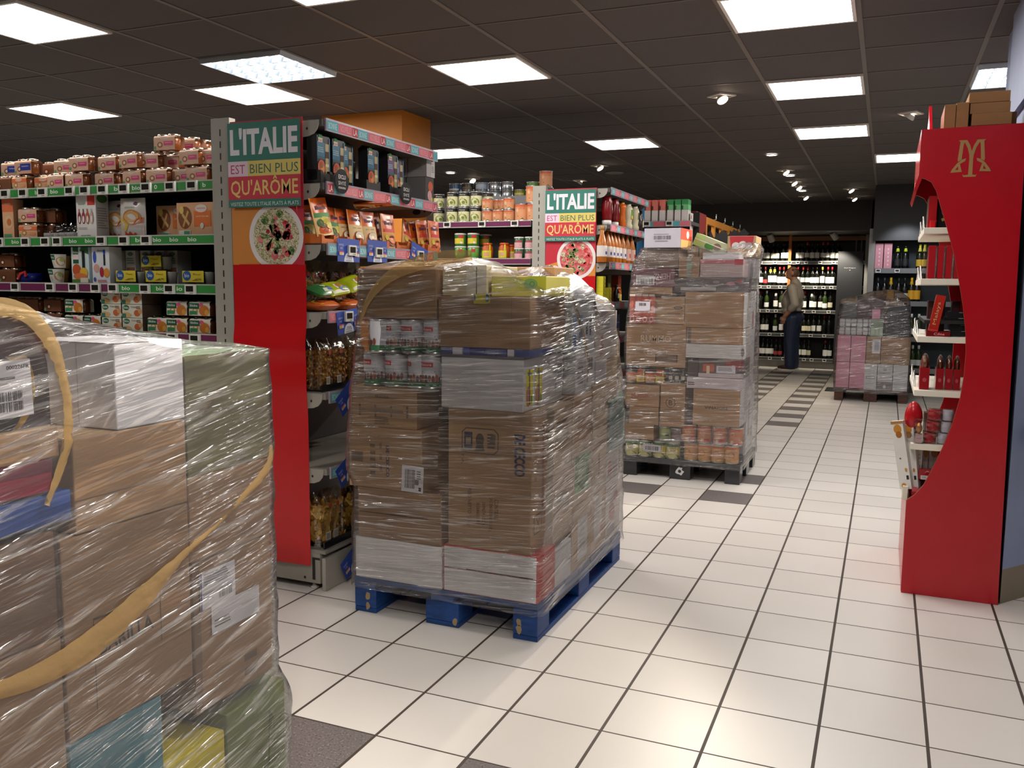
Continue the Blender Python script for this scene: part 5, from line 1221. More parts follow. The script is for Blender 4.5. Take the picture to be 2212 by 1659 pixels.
def ribbon(label, path, wid, nrm, name='tape_ribbon', tw=None, cat='tape'):
    """a band of tan tape lying on a face with normal nrm; path points with half widths"""
    P = [Vector(p) for p in path]; n_ = Vector(nrm)
    fine = []
    for i in range(len(P)-1):          # Catmull-Rom
        a, b, c, d = P[max(0, i-1)], P[i], P[i+1], P[min(len(P)-1, i+2)]
        for k in range(6):
            t = k/6; fine.append((.5*((2*b)+(c-a)*t+(2*a-5*b+4*c-d)*t*t+(3*b-a-3*c+d)*t**3), wid[i]+(wid[i+1]-wid[i])*t))
    fine.append((P[-1], wid[-1]))
    mb = MB(); o = []
    for i, (p, w) in enumerate(fine):
        d = (fine[min(i+1, len(fine)-1)][0]-fine[max(0, i-1)][0]).normalized(); s = d.cross(n_).normalized()
        for q in (-1, -.4, .2, 1): o.append(p+s*w*q+n_*(.004*noise.noise((i*.7, q*2, 1))+(.003 if abs(q) < 1 else 0)))
    f = []
    for i in range(len(fine)-1):
        for k in range(3): a = i*4+k; f.append((a, a+1, a+5, a+4))
    mb.add(o, f, 'tape', True)
    return tag(mb.build(name), label, cat)

# ================================================================= the blue pallet in the middle
BX0, BX1, BY0, BY1 = -.012, .79, .222, 1.33
pallet('wooden_pallet', 'blue painted wooden pallet with chipped corners under the wrapped load', BX0, BX1, BY0, BY1, 'woodblue')
zb = .1445; yf = BY0+.004
dc = lambda a, b, w, h: ('t', 'DE CECCO', a, b, w, h, '#2a2a50', .045, -pi/2)
cbox('plain white box at the left front corner of the blue pallet', -.008, .388, yf, yf+.36, zb, .313, '#eeebee')
cbox('lower flat white box with red edges on the blue pallet corner', .393, .787, yf, yf+.19, zb, .2385, '#d3483f', [('r', -.488, .485, .04, .98, '#ebe8ec')], [('ln', -.4, .4, .2, .5, '#e8a090', 2)])
cbox('upper flat white box with red edges on the blue pallet corner', .393, .787, yf, yf+.19, .239, .328, '#d3483f', [('r', -.488, .485, .02, .94, '#ebe8ec'), ('r', -.25, .45, .0, .05, '#2a2422')], [('ln', -.4, .4, .2, .5, '#e8a090', 2)])
cbox('brown box with a dashed seam above the plain white box', .004, .385, yf+.002, yf+.36, .3135, .517, K3, [('r', -.48, .34, .5, .515, '#3a2c22'), ('r', -.1, .1, .495, .52, '#3a2c22')])
cbox('brown pasta box jutting out left, with white barcode label low on it', -.034, .30, yf, yf+.36, .5175, .764, K1, [('t', 'DE CECCO', .04, .46, .38, .062, '#2a2a50', .03, -pi/2), ('ln', -.2, -.12, .2, .75, '#6a5440', 5), ('r', -.46, -.3, .42, .58, '#6a5644'), ('ln', -.07, -.03, .25, .8, '#7a6450', 3)], rz=.0)
cbox('brown box printed with four small black logos, under the white tins', -.022, .278, yf, yf+.36, .7645, .925, K1, [q for i in range(4) for q in (('t', 'BOUE', -.36+.24*i, .42, .16, .05, INK, .03, pi/2),)]+[('r', -.34, .3, .38, .46, '#84694f'), ('t', 'FRAGILE', -.02, .76, .2, .06, '#6a5440'), ('ln', -.13, .1, .08, .28, '#7a6248', 4)])
# barcode label
def sticker(label, c, w, h, nrm, spec, rot=0., col='#dedbe2', name='barcode_label', group=None):
    n_ = Vector(nrm); r_ = Vector((0, 0, 1)).cross(n_)*1.0; r_ = Vector((-n_.y, n_.x, 0)).normalized(); u_ = Vector((0, 0, 1))
    R1, U1 = r_*cos(rot)+u_*sin(rot), u_*cos(rot)-r_*sin(rot); c = Vector(c)
    mp = lambda a, b, l: tuple(c+R1*a+U1*(b-h/2)+n_*(l))
    mb = MB(); mb.prism([(-w/2, 0), (w/2, 0), (w/2, h), (-w/2, h)], lambda a, b, s: mp(a, b, .0008*s), col); mb.lay = 2
    mb.decals(mp, w, h, spec); return tag(mb.build(name), label, 'label', group)
p = at(891, 1035, y=yf-.001)
sticker('white barcode label on the lower left brown boxes of the blue pallet', p, .096, .105, (0, -1, 0), [('bar', -.36, .12, .14, .86, INK), ('ln', .2, .4, .5, .85, '#6a666a', 4), ('r', .12, .3, .3, .5, '#5a565a'), ('r', .3, .42, .08, .22, INK)], -.04)
# white tins with green foot in two rows of four
def bigcan():
    t = thing('white_food_tin', cat='food tin'); r, h = .0455, .131
    b = MB(); b.lathe([(r*.95, 0), (r, .003), (r, .006), (r*.97, .008), (r*.97, h-.008), (r, h-.006), (r, h-.002), (r*.95, h), (r*.93, h-.004), (.0001, h-.004)], 'm#c8c8c8', 24, c=(0, r, 0)); b.build('tin', t)
    s = MB(); s.lathe([(r*.978, .009), (r*.978, .03, '#d2d2da'), (r*.978, h-.009)], '#3f7a50', 24, c=(0, r, 0), caps=False)
    s.decals(around(r*.982, 0, r), 2*r, h, [('r', -.55, .1, .66, .8, '#cf3a40'), ('t', 'Ristora', -.22, .73, .5, .07, '#f0dcdc', .03), ('ln', -.4, .3, .42, .56, '#5a6aa0', 2)]+[('e', -.5+.15*i, .3+.03*(i % 2), .07, .09+.02*(i % 3), ['#7a3a30', '#a05a40', '#5a3a34', '#8a4a3a'][i % 4]) for i in range(8)]+[('ln', -.2, .3, .1, .16, '#b8d0c0', 1)], 5); s.build('paper_label', t); return t
BUILD['bc4'] = bigcan
for r in (0, 1):
    for i in range(4):
        inst('bc4', (.062+.0915*i, yf+.004, .9255+.1345*r), [.0, -.15, -.5, .4][i] if r == 0 else [-1.1, .2, .25, .1][i], f'white tin with green foot on the blue pallet load, {["lower", "upper"][r]} row, {NTH[i]} from left', 'white tins on the blue pallet')
mb = None
cbox('tall brown pasta box with blue lettering at the front of the blue pallet', .414, .757, yf+.001, yf+.155, .3285, .862, K1, [dc(.36, .7, .46, .085), ('t', 'PASTA', -.32, .7, .3, .02, '#5a4636', .0, -pi/2), ('t', 'CONTIENE', .09, .3, .22, .03, '#4a3a2e', .0, -pi/2), ('t', '24 CONFEZIONI DA 500 g', .02, .26, .38, .03, '#4a3a2e', .0, -pi/2), ('t', 'DI PASTA SECCA', -.06, .26, .26, .025, '#4a3a2e', .0, -pi/2), ('t', 'DI GRANO DURO', -.13, .26, .24, .025, '#4a3a2e', .0, -pi/2), ('t', 'PESO NETTO 12 Kg', -.24, .3, .42, .035, '#4a3a2e', .0, -pi/2),
     ('p', [(-.28, .69), (.06, .69), (.11, .72), (.11, .84), (.06, .87), (-.28, .87), (-.33, .84), (-.33, .72)], '#4a4044'), ('p', [(-.275, .696), (.055, .696), (.1, .724), (.1, .836), (.055, .864), (-.275, .864), (-.32, .836), (-.32, .724)], K1), ('r', -.3, -.2, .72, .84, '#3f3a50'), ('r', -.28, -.22, .75, .8, '#9a8068'), ('e', -.11, .79, .05, .045, '#54483f'), ('p', [(-.17, .71), (-.05, .71), (-.08, .78), (-.14, .78)], '#5a4a40'), ('ln', -.02, .08, .73, .84, '#54464a', 5), ('p', [(.0, .77), (.07, .75), (.08, .83), (.03, .84)], '#6a584c')],
     [('ln', -.3, -.05, .5, .88, '#7a5a44', 7), ('r', .2, .34, .3, .9, '#8a5440'), ('r', -.3, .2, .13, .27, '#5a4636'), ('r', -.27, .17, .14, .26, K2), ('p', [(-.2, .15), (-.17, .15), (.12, .25), (.09, .25)], '#5a4636'), ('p', [(.12, .15), (.09, .15), (-.2, .25), (-.17, .25)], '#5a4636')])
cbox('white clay-coated box whose side shows yellow juice cartons', .383, .722, yf, yf+.42, .8625, 1.056, '#d3cfd1', [], [('r', -.5, .5, .86, 1, '#c8c4c4')]+[q for i, a in enumerate((-.36, -.14)) for q in (('r', a-.085, a+.085, .1, .8, '#d8cc2a'), ('e', a-.03, .28, .05, .2, '#b06a4a'), ('p', [(a-.01, .12), (a+.02, .12), (a+.0, .8), (a-.02, .8)], '#5a3a1a'), ('t', 'bio', a, .72, .1, .08, '#2a5a8a', .03), ('r', a+.03, a+.06, .14, .28, '#3a7a3a'))]+[('r', .12, .125, .0, .9, '#8a8688'), ('r', .3, .47, .2, .86, '#dcdae0'), ('bar', .32, .45, .5, .8, INK)])
# low film-wrapped tray of blue pots
t = MB(); t.box(.375, .722, yf, yf+.26, 1.0565, 1.066, '#6a6468')
rr = random.Random(9)
x = .385
while x < .70:
    w_ = rr.choice((.03, .045, .06)); t.box(x, x+w_-.004, yf+.003, yf+.25, 1.066, 1.092, rr.choice(('#2f357a', '#4a4fa0', '#d0ccd4', '#5a2a5a', '#3a4a8a'))); x += w_
tag(t.build('blue_pot_tray'), 'shallow tray of blue and white pots on the white box', 'tray')
cbox('large plain brown box high on the blue pallet load', .368, .745, yf+.004, yf+.38, 1.0925, 1.283, K3, [('r', -.06, .045, .86, 1.0, '#cfc23a'), ('r', .3, .302, 0, 1, '#5a4434')])
cbox('brown box at the upper left corner of the blue pallet load', .016, .362, yf+.004, yf+.36, 1.1945, 1.383, K1)
p = at(1040, 645, y=yf-.002)
sticker('yellow bio tag on the upper brown box of the blue pallet', (p.x, yf+.001, p.z+.0), .066, .036, (0, -1, 0), [('e', .34, .55, .12, .42, '#2a5a9a'), ('t', 'bio', .34, .55, .18, .4, '#e0e8d0', .03), ('e', -.42, .6, .06, .3, '#2a5a9a')], .04, '#d4c636', 'bio_tag')
cbox('beige box with brown tape seam on top of the blue pallet load', .372, .556, yf+.03, yf+.33, 1.2835, 1.398, '#d9c9a0', [('r', .05, .5, 0, 1, '#e6dcc6'), ('r', .27, .29, .05, .95, '#6a5a44')])
# yellow carton lying open with green oval
cbox('yellow-green carton with green oval on top of the blue pallet load', .56, .775, yf+.05, yf+.36, 1.2835, 1.36, '#d6cc62', [('p', [(.05, .3), (.5, .3), (.5, 1), (.2, 1), (-.1, .7)], '#c8c83a'), ('e', .22, .62, .13, .26, '#8ab060'), ('e', .25, .62, .045, .12, '#4a7a44'), ('e', .25, .62, .034, .09, '#8ab060')], name='juice_carton_box', rz=.05, topm='#e8c890')
cbox('orange-brown carton behind the yellow one, top of the blue pallet load', .50, .70, yf+.37, yf+.6, 1.2, 1.40, '#d8a878', [('e', .1, .7, .4, .2, '#8a4a24')])
# right side columns, front to back, x up to the pallet edge
xr = BX1-.006
yy = [yf+.195, yf+.405, yf+.645, yf+.865, BY1-.002]
cbox('white box right of the red-edged boxes, bottom of the right side', .46, xr, yy[0], yy[1]-.02, zb, .30, '#dcdadd', [], [('r', -.5, .5, .9, .94, '#a8a6aa')])
cbox('brown printed box in the right side of the blue pallet, second layer', .45, xr, yy[0]-.03, yy[1], .3285, .60, K2, [], [('ln', -.35, .3, .4, .7, '#6a5440', 4)])
cbox('brown box with printed panel, right side third layer of the blue pallet', .45, xr-.0, yy[0]-.03, yy[1], .6005, .8615, K4, [], [('ln', -.4, .2, .45, .8, '#5a4838', 5), ('r', .34, .36, 0, 1, '#7a6248')])
cbox('brown box at the bottom middle of the right side, white sheet on it', .45, xr, yy[1]-.018, yy[2], zb, .42, K2, [], [('r', -.2, .3, .1, .75, '#d2d0d2'), ('ln', -.1, .2, .2, .6, '#a8a4a4', 5)])
cbox('brown box with a green printed panel, right side of the blue pallet', .45, xr, yy[1]+.002, yy[2], .4205, .64, K4, [], [('r', -.46, .34, .2, .95, '#7fae76'), ('p', [(-.46, .5), (.0, .2), (.34, .5), (.34, .75), (-.46, .95)], '#4f7a4a'), ('ln', -.3, .2, .4, .8, '#a8c89a', 3)])
cbox('brown box above the green-panelled one on the right side', .45, xr-.004, yy[1]+.002, yy[2], .6405, .88, K2, [], [('r', .44, .46, .0, 1, '#4a382a'), ('ln', -.4, .1, .5, .7, '#8a7054', 3)])
cbox('beige carton third from the front, bottom of the right side', .45, xr, yy[2]+.002, yy[3], zb, .42, K2, [], [('r', -.3, .2, .2, .9, '#cfc9c4'), ('e', .2, .3, .1, .1, '#b8504a')])
cbox('beige carton third from the front, second layer of the right side', .45, xr, yy[2]+.002, yy[3], .4205, .66, K4, [], [('r', -.1, .0, .3, .7, '#6a5a48')])
cbox('beige carton third from the front, third layer of the right side', .45, xr, yy[2]+.002, yy[3], .6605, .90, K4, [], [('r', .44, .46, 0, 1, '#8a7454')])
cbox('white carton with red print at the back bottom of the blue pallet', .45, xr, yy[3]+.002, yy[4], zb, .40, '#cfc6c4', [], [('e', -.1, .5, .2, .16, '#b8606a'), ('e', .15, .75, .15, .1, '#c88a90'), ('r', -.4, .1, .1, .25, '#a8a4b0')])
cbox('pale carton with faint red print, back second layer of the blue pallet', .45, xr-.005, yy[3]+.002, yy[4]-.02, .4005, .56, '#c8beb8', [], [('e', -.2, .5, .14, .25, '#b0505a'), ('ln', 0, .4, .3, .7, '#a89a98', 3)])
cbox('grey-green box at the back of the blue pallet right side', .50, xr+.006, yy[3]+.012, yy[4]+.01, .5605, .80, '#6f8a84')
cbox('pale beige box above the grey-green one, back of the blue pallet', .45, xr-.02, yy[3]+.0, yy[4]-.03, .8005, 1.0, K4)
cbox('white carton with dark printed letters, upper middle right side', .43, .772, yy[1]+.032, yy[2]+.05, .8805, 1.06, '#d2d0d0', [], [('r', .1, .4, .2, .9, '#e0dee2'), ('bar', .12, .36, .5, .8, INK), ('ln', -.4, -.1, .2, .8, '#8a888c', 5), ('r', -.05, -.04, .1, .9, '#7a787c')])
cbox('white bottle case with blue caps, upper right side of the blue pallet', .45, .77, yf+.385, yy[2]+.04, 1.0605, 1.27, '#cfd0d2', [], [('r', -.45, -.3, .0, .7, '#9ab0d0'), ('r', -.2, -.05, .0, .7, '#8aa4cc'), ('t', 'NATURAL', .3, .5, .3, .12, INK, .02, pi/2), ('t', 'MAXI', .14, .45, .2, .1, INK, .02, pi/2), ('r', -.42, -.33, .1, .4, '#5a7ab0')])
cbox('pale carton with red letters, rear upper right side of blue pallet', .43, .77, yy[2]+.055, yy[4]-.08, .9005 if False else 1.0005, 1.215, '#cfc2b6', [], [('r', -.3, .4, .55, .9, '#d4d0d0'), ('ln', -.25, .2, .6, .85, '#a8a0a0', 3), ('t', 'TAMA', -.2, .3, .3, .2, '#b0424a', .0, pi/2)])
cbox('white carton below the red-lettered one, rear right side of blue pallet', .43, .775, yy[2]+.055, yy[3]-.002, .9005, 1.0, '#d0cccc', [], [('r', -.2, .3, .2, .8, '#c0bcbc')])
mb = MB()
def mound(a, b):
    x, y = .435+.345*a, yf+.40+.50*b
    e = max(0, min(1, a/.06))*max(0, min(1, (1-a)/.28))**.55*max(0, min(1, b/.05))**.6*max(0, min(1, (1-b)/.55))**.6
    base = 1.271 if b < .5 else 1.271-.054*min(1, (b-.5)/.08)
    return (x, y, base+.112*e+.010*noise.noise((a*5, b*7, 3))*e+.004*noise.noise((a*17, b*19, 5))*e)
mb.grid(mound, 34, 34, 'g#f2f0f2')
mb.box(.436, .779, yf+.401, yf+.648, 1.2706, 1.2708, '#e8e6e8')
tag(mb.build('white_plastic_bundle'), 'bright white plastic-wrapped bundle on the top right of the blue pallet load', 'bundle')
cbox('plain brown box in the hidden rear left of the blue pallet', .0, .40, yf+.40, BY1-.01, zb, .9, K1)
cbox('plain brown box stacked in the rear left of the blue pallet', .02, .40, yf+.42, BY1-.03, .9005, 1.25, K2)
film('clear stretch film wound around the load on the blue pallet', [(.10, BX0-.006, BX1+.006, BY0-.004, BY1+.006), (.16, BX0, BX1, BY0, BY1), (.5, BX0+.004, BX1, BY0, BY1-.005), (.6, BX0-.026, BX1+.002, BY0, BY1+.004), (.72, BX0-.024, BX1+.002, BY0, BY1+.006), (.86, BX0-.012, BX1-.008, BY0, BY1-.02), (1.0, BX0+.01, BX1-.012, BY0+.0, BY1-.06), (1.2, BX0+.024, BX1-.02, BY0+.002, BY1-.1), (1.3, BX0+.026, BX1-.02, BY0+.004, BY1-.3), (1.42, BX0+.03, BX1-.026, BY0+.02, BY1-.36)],
     [(.02, yf, 1.384), (.2, yf+.02, 1.39), (.36, yf, 1.39), (.46, yf+.1, 1.405), (.6, yf+.05, 1.375), (.74, yf+.02, 1.295), (.77, yf+.2, 1.31), (.785, yf+.38, 1.30), (.785, yf+.5, 1.29), (.785, yf+.7, 1.24), (.6, yf+.42, 1.38), (.62, yf+.6, 1.392), (.68, yf+.5, 1.39), (.6, yf+.8, 1.30), (.5, yf+.75, 1.36), (.1, yf+.5, 1.36), (.1, yf+.75, 1.3)], 'film', .105, amp=.006, slope=.05, peak=.03)
F_ = (0, -1, 0)
pt = lambda u, v, o=.0: tuple(at(u, v, y=yf-.016-o))
ribbon('tan tape band arching over the top left of the blue pallet load', [pt(776, 700), pt(800, 640), pt(845, 595), pt(905, 568), pt(960, 556), pt(1020, 552)], [.004, .014, .022, .028, .026, .018], F_)
ptx = lambda u, v, o=.0: tuple(at(u, v, x=BX1+.003+o))
ribbon('thin tan tape band running down the right side of the blue pallet load', [ptx(1236, 640, -.02), ptx(1250, 680, -.02), ptx(1262, 730, -.015), ptx(1270, 775, -.012), ptx(1268, 825, -.01)], [.004, .010, .012, .010, .003], (1, 0, 0))

# ================================================================= the near pallet at the left
AX = .655
def ay(u, v): return at(u, v, x=AX).y
def az(u, v): return at(u, v, x=AX).z
AY1 = ay(585, 1000); AYn = -2.28; AX0 = -.14
pallet('wooden_pallet', 'wooden pallet below the near wrapped load, under the photo edge', AX0, AX-.004, AYn, AY1+.03, 'w#8a7350')
yq = [ay(0, 1300)-.12, ay(130, 1250), ay(300, 1550), ay(400, 1200), AY1]
ys = [ay(250, 840), ay(400, 840), AY1]
zA = .1445
zt = az(250, 931)              # top of the middle layer
cbox('white box with creased left face on top of the near load', AX-.24, AX, ys[0], ys[1]-.001, zt, az(250, 742), '#f4f2fa', [('r', -.35, -.34, 0, 1, '#c8c4c0'), ('r', .1, .11, 0, 1, '#c8c4c0')], top=[('r', -.5, .5, .0, .5, '#f0eef0')])
zg = az(490, 1010)
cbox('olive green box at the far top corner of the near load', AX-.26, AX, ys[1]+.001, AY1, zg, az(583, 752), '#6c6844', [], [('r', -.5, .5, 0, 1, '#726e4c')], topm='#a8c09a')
zs = az(590, 1150)
cbox('brown box below the olive green one at the far end of near load', AX-.4, AX, ys[1]+.001, AY1-.004, zs, zg-.001, K3, [], [('r', -.5, .5, .0, .01, '#4a3828')])
zl = az(606, 1462)
cbox('brown box with white labels at the far end of the near load', AX-.4, AX, ys[1]+.004, AY1-.006, zl+.03, zs-.001, K3, [], [('r', -.5, -.42, 0, 1, '#7a5f48'), ('ln', .1, .3, .05, .25, '#6a523c', 2)])
cbox('olive green box at the bottom far corner of the near load', AX-.3, AX+.012, ay(480, 1560), AY1+.02, zA, zl, '#6e7a4a', [], [('p', [(.16, .2), (.2, .2), (.2, .6), (.27, .7), (.3, .55), (.28, .72), (.2, .8)], '#4a5a30'), ('r', -.5, .5, 0, .3, '#667648')], rz=0)
cbox('bright yellow box at the bottom of the near load', AX-.3, AX+.01, ay(352, 1620), ay(479, 1600), zA, az(478, 1573), '#d6c51e', [], [('r', -.5, .5, .55, .58, '#8a7a14'), ('p', [(.1, .0), (.35, .1), (.3, .6), (.15, .5)], '#e4d668')])
cbox('teal box at the bottom of the near load beside the yellow one', AX-.3, AX, ay(150, 1600), ay(351, 1600), zA, az(405, 1470), '#3f7f90', [], [('r', .28, .5, .0, 1, '#5a90a0'), ('r', -.06, .12, .0, .5, '#2a6a7a'), ('r', -.5, -.2, 0, .3, '#4a7a88')])
zm = az(0, 1175)
cbox('large brown box with printed block letters in the middle of near load', AX-.5, AX, ay(131, 1250)+.002, ys[1]-.001, az(405, 1470)+.001, az(260, 1130), K3, [], [('t', 'BARILLA', -.05, .42, .42, .08, INK, .02, .05), ('r', -.3, .22, .56, .57, '#4a3a2e'), ('r', -.3, -.295, .1, .56, '#4a3a2e'), ('r', .22, .225, .3, .66, '#4a3a2e')])
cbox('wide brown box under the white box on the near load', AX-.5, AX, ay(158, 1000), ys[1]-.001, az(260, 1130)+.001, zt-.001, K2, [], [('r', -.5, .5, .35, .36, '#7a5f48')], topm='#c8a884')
cbox('dark brown box at the left edge of the near load', AX-.5, AX, ay(0, 1300)-.15, ay(129, 1250), az(20, 1420), az(60, 1160)-.004, 'c#7a5c46', [], [('r', .47, .5, 0, 1, '#4a3628')])
cbox('brown box low at the left edge of the near load', AX-.5, AX, ay(0, 1500)-.15, ay(140, 1500), zA, az(20, 1420)-.001, K3)
cbox('blue box under the crimson one at the left of the near load', AX-.4, AX, ay(0, 1100)-.15, ay(157, 1100), az(20, 1160), az(60, 1052)-.02, '#34549c')
cbox('crimson printed box at the left edge of the near load', AX-.4, AX+.004, ay(0, 1060)-.15, ay(112, 1060), az(40, 1052)-.018, az(40, 1005), '#a82a4a', [], [('t', 'très', -.1, .35, .4, .2, '#d89aa8', .02), ('r', -.5, .5, .62, 1, '#7a3048')])
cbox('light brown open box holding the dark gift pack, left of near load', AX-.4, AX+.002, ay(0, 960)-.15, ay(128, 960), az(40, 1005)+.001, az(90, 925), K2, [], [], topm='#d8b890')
# dark gift pack with arched gold label
mb = MB(); yc = ay(10, 800); zc0 = az(90, 925)+.001; hh_ = az(60, 672)-zc0; R0 = ay(125, 850)-yc
pts = [(-R0, 0), (R0, 0)]+[(R0*cos(pi*i/16), hh_*.45+hh_*.55*sin(pi*i/16)) for i in range(17)]
mb.prism(pts, lambda a, b, s: (AX-.22+.2*s, yc+a, zc0+b), 'g#33262a'); mp = lambda a, b, l: (AX-.02+l, yc+a, zc0+b)
mb.de(mp, 0, hh_*.36, R0*.72, hh_*.42, 'g#b08a3a', 30); mb.de(mp, 0, hh_*.3, R0*.5, hh_*.34, 'g#2a1c20', 30); mb.dr(mp, -R0, R0, hh_*.62, hh_*.86, 'g#3a1c24')
tag(mb.build('gift_pack'), 'dark arched gift pack with gold arc, left of the near load', 'package')
p = at(36, 840, x=AX+.006)
sticker('white label reading 000226FR with barcode, left edge of near load', (AX+.004, p.y-.012, p.z), ay(78, 840)-ay(-22, 840), az(0, 778)-az(0, 903), (1, 0, 0), [('t', '000226FR', .22, .88, .5, .07, '#3a3436', .02), ('ln', -.48, .25, .66, .74, '#7a7478', 1), ('ln', -.48, .05, .58, .64, '#a8a4a8', 1), ('bar', -.48, .28, .12, .46, '#4a4448'), ('r', -.48, .28, .28, .3, '#d8d4dc')], .03, name='shipping_label')
p = at(469, 1263, x=AX)
sticker('white shipping label with text, upper of two on far brown box', (AX+.002, p.y, p.z), ay(506, 1250)-ay(430, 1250), az(430, 1240)-az(430, 1322), (1, 0, 0), [('ln', -.4, .35, .62, .95, '#8a8890', 5), ('r', -.45, .48, .6, .61, '#4a484c'), ('r', -.45, .48, .4, .41, '#4a484c'), ('bar', .0, .4, .14, .36, '#3a383c'), ('r', -.5, -.47, 0, 1, '#3a4a9a')], .0, name='shipping_label', group='white labels on near load')
p = at(508, 1315, x=AX)
sticker('white shipping label half under film glare, lower of two on far brown box', (AX+.0025, p.y, p.z), ay(556, 1300)-ay(452, 1300), az(452, 1282)-az(452, 1345), (1, 0, 0), [('ln', -.45, -.1, .2, .5, '#6a686c', 3), ('r', .1, .5, .55, .6, '#b8b4bc')], .0, name='shipping_label', group='white labels on near load')
ztop_ = az(583, 752)
film('clear stretch film wound steeply around the near load at left', [(.10, AX0, AX+.006, AYn, AY1+.02), (zl-.04, AX0, AX+.018, AYn, AY1+.03), (zl+.05, AX0, AX+.002, AYn, AY1+.004), (zs-.02, AX0, AX+.002, AYn, AY1), (zs+.05, AX0, AX, AYn, AY1), (zg, AX0, AX, AYn, AY1+.004), (ztop_+.1, AX0+.01, AX-.004, AYn, AY1-.004)],
     [(AX, AY1, ztop_-.002), (AX, ys[1]+.12, ztop_+.004), (AX, ys[1], ztop_+.01), (AX, ys[0], az(250, 735)), (AX, ys[0]-.12, az(130, 690)), (AX-.2, AY1, ztop_), (AX-.2, ys[0], az(250, 735)+.015), (AX, yc, az(20, 665)), (AX-.2, yc, az(20, 665)+.01), (0, -1.6, 1.2), (AX, -2.2, 1.25), (0, -2.2, 1.2)], 'filmA', .10, amp=.004, slope=.22, peak=.012)
pa = lambda u, v, o=.012: tuple(at(u, v, x=AX+o))
ribbon('tan tape band arching over the dark gift pack on the near load', [pa(-40, 662), pa(20, 664), pa(70, 688), pa(110, 740), pa(132, 800), pa(146, 870), pa(146, 950), pa(128, 1020), pa(100, 1092)], [.014, .014, .0135, .013, .009, .008, .010, .008, .005], (1, 0, 0))
ribbon('tan tape band slanting down the side of the near load', [pa(586, 962), pa(578, 1010), pa(530, 1068), pa(460, 1140), pa(390, 1205), pa(310, 1290), pa(200, 1390), pa(80, 1460), pa(-30, 1500)], [.004, .012, .009, .005, .009, .024, .028, .02, .012], (1, 0, 0))

# ================================================================= the black pallet behind
CX0, CX1, CY0, CY1 = .262, 1.075, 3.225, 3.99
pallet('plastic_pallet', 'black plastic pallet with white scuff under the second wrapped load', CX0, CX1, CY0, CY1, 'g#2c2e30', h=.135, plastic=True)
fy = CY0+.006
cxx = lambda u, v=800: at(u, v, y=fy).x
cz = lambda v, u=1450: at(u, v, y=fy).z
p = at(1468, 1018, y=CY0); mb = MB(); mp = flat(CY0-.0005); rr = random.Random(2)
mb.dp(mp, [(p.x+.03*cos(a)*rr.uniform(.5, 1.1), p.z+.035*sin(a)*rr.uniform(.6, 1.1)) for a in [2*pi*i/14 for i in range(14)]], '#c8c8c8'); mb.dp(mp, [(p.x+.012*cos(a), p.z+.012*sin(a)) for a in [2*pi*i/8 for i in range(8)]], '#2c2e30')
o = mb.build('torn_label'); tag(o, 'torn white sticker on the middle foot of black pallet', 'sticker')
can('bd', .0485, .12, '#d8d28a', [('r', -.6, .6, .72, .9, '#3f6a3a'), ('e', 0, .62, .4, .2, '#e8e4d8'), ('t', 'Bonduelle', 0, .66, .5, .07, '#3a4a2a', .0), ('t', 'PETIT', 0, .5, .4, .07, '#b84a50', .02), ('e', 0, .14, .5, .16, '#6a8a3a'), ('r', .3, .6, .3, .7, '#d8c83a')])
can('ch', .0485, .125, '#d08a62', [('r', -.5, .5, .8, .92, '#cc6a48'), ('e', -.1, .6, .2, .12, '#dca080'), ('r', .05, .4, .14, .3, '#c8504a'), ('r', -.2, -.02, .1, .3, '#e0c0a8')]); can('cy', .0485, .125, '#d8a062', [('r', -.5, .5, .8, .92, '#d87a40'), ('e', -.1, .5, .24, .16, '#c8784a'), ('e', .2, .14, .4, .1, '#a89a4a')])
can('lm', .043, .10, '#b8c88a', [('r', -.5, .5, .1, .4, '#9aa87a'), ('r', .1, .4, .35, .5, '#3a3a34')]); can('gm', .045, .095, '#7a6a68', [('r', -.5, .5, .2, .5, '#8a7674')])
GC = 'tins on the black pallet'
zc1 = .1355
for i, u in enumerate((1361, 1391, 1423, 1454)): inst('bd', (cxx(u, 960), fy+.0, zc1), .1*(i-1), f'green and yellow pea tin at the foot of second load, {NTH[i]} from left', GC)
p = at(1408, 968, y=fy-.006); sticker('small white barcode label across the green pea tins', p, .125, .05, F_, [('bar', -.4, .4, .2, .8, INK)], -.03)
for i, u in enumerate((1487, 1519, 1551, 1583)):
    inst('cy', (cxx(u, 975), fy, zc1), .15*i-.2, f'orange tin at the foot of second load, lower row, {NTH[i]} from left', GC); inst('ch', (cxx(u+1, 945), fy, zc1+.126), .2-.15*i, f'salmon tin at the foot of second load, upper row, {NTH[i]} from left', GC)
inst('lm', (cxx(1432, 940), fy+.03, zc1+.121), 0, 'pale green tin above the pea tins of second load', GC); inst('gm', (cxx(1458, 940), fy+.03, zc1+.121), 0, 'dull mauve tin above the pea tins of second load', GC)
inst('bd', (cxx(1432, 940)-.0, fy+.11, zc1), 0, 'pea tin in the second row under the pale tin'); 
cbox('plain brown box above the green pea tins of second load', cxx(1353), cxx(1416), fy+.002, fy+.3, zc1+.122, cz(916, 1380), K1, [('r', .0, .4, .4, .42, '#7a5c42')])
cbox('plain brown box under the red-scripted one on second load', cxx(1361), cxx(1425), fy+.002, fy+.3, cz(915.5, 1380), cz(878, 1380), K1)
cbox('brown box with red script on second load', cxx(1352), cxx(1426), fy-.002, fy+.3, cz(877.5, 1380), cz(831, 1380), K2, [('t', 'Moisson', -.05, .52, .52, .24, '#b04a3a', .0, .1), ('r', -.3, .22, .3, .32, '#b04a3a')])
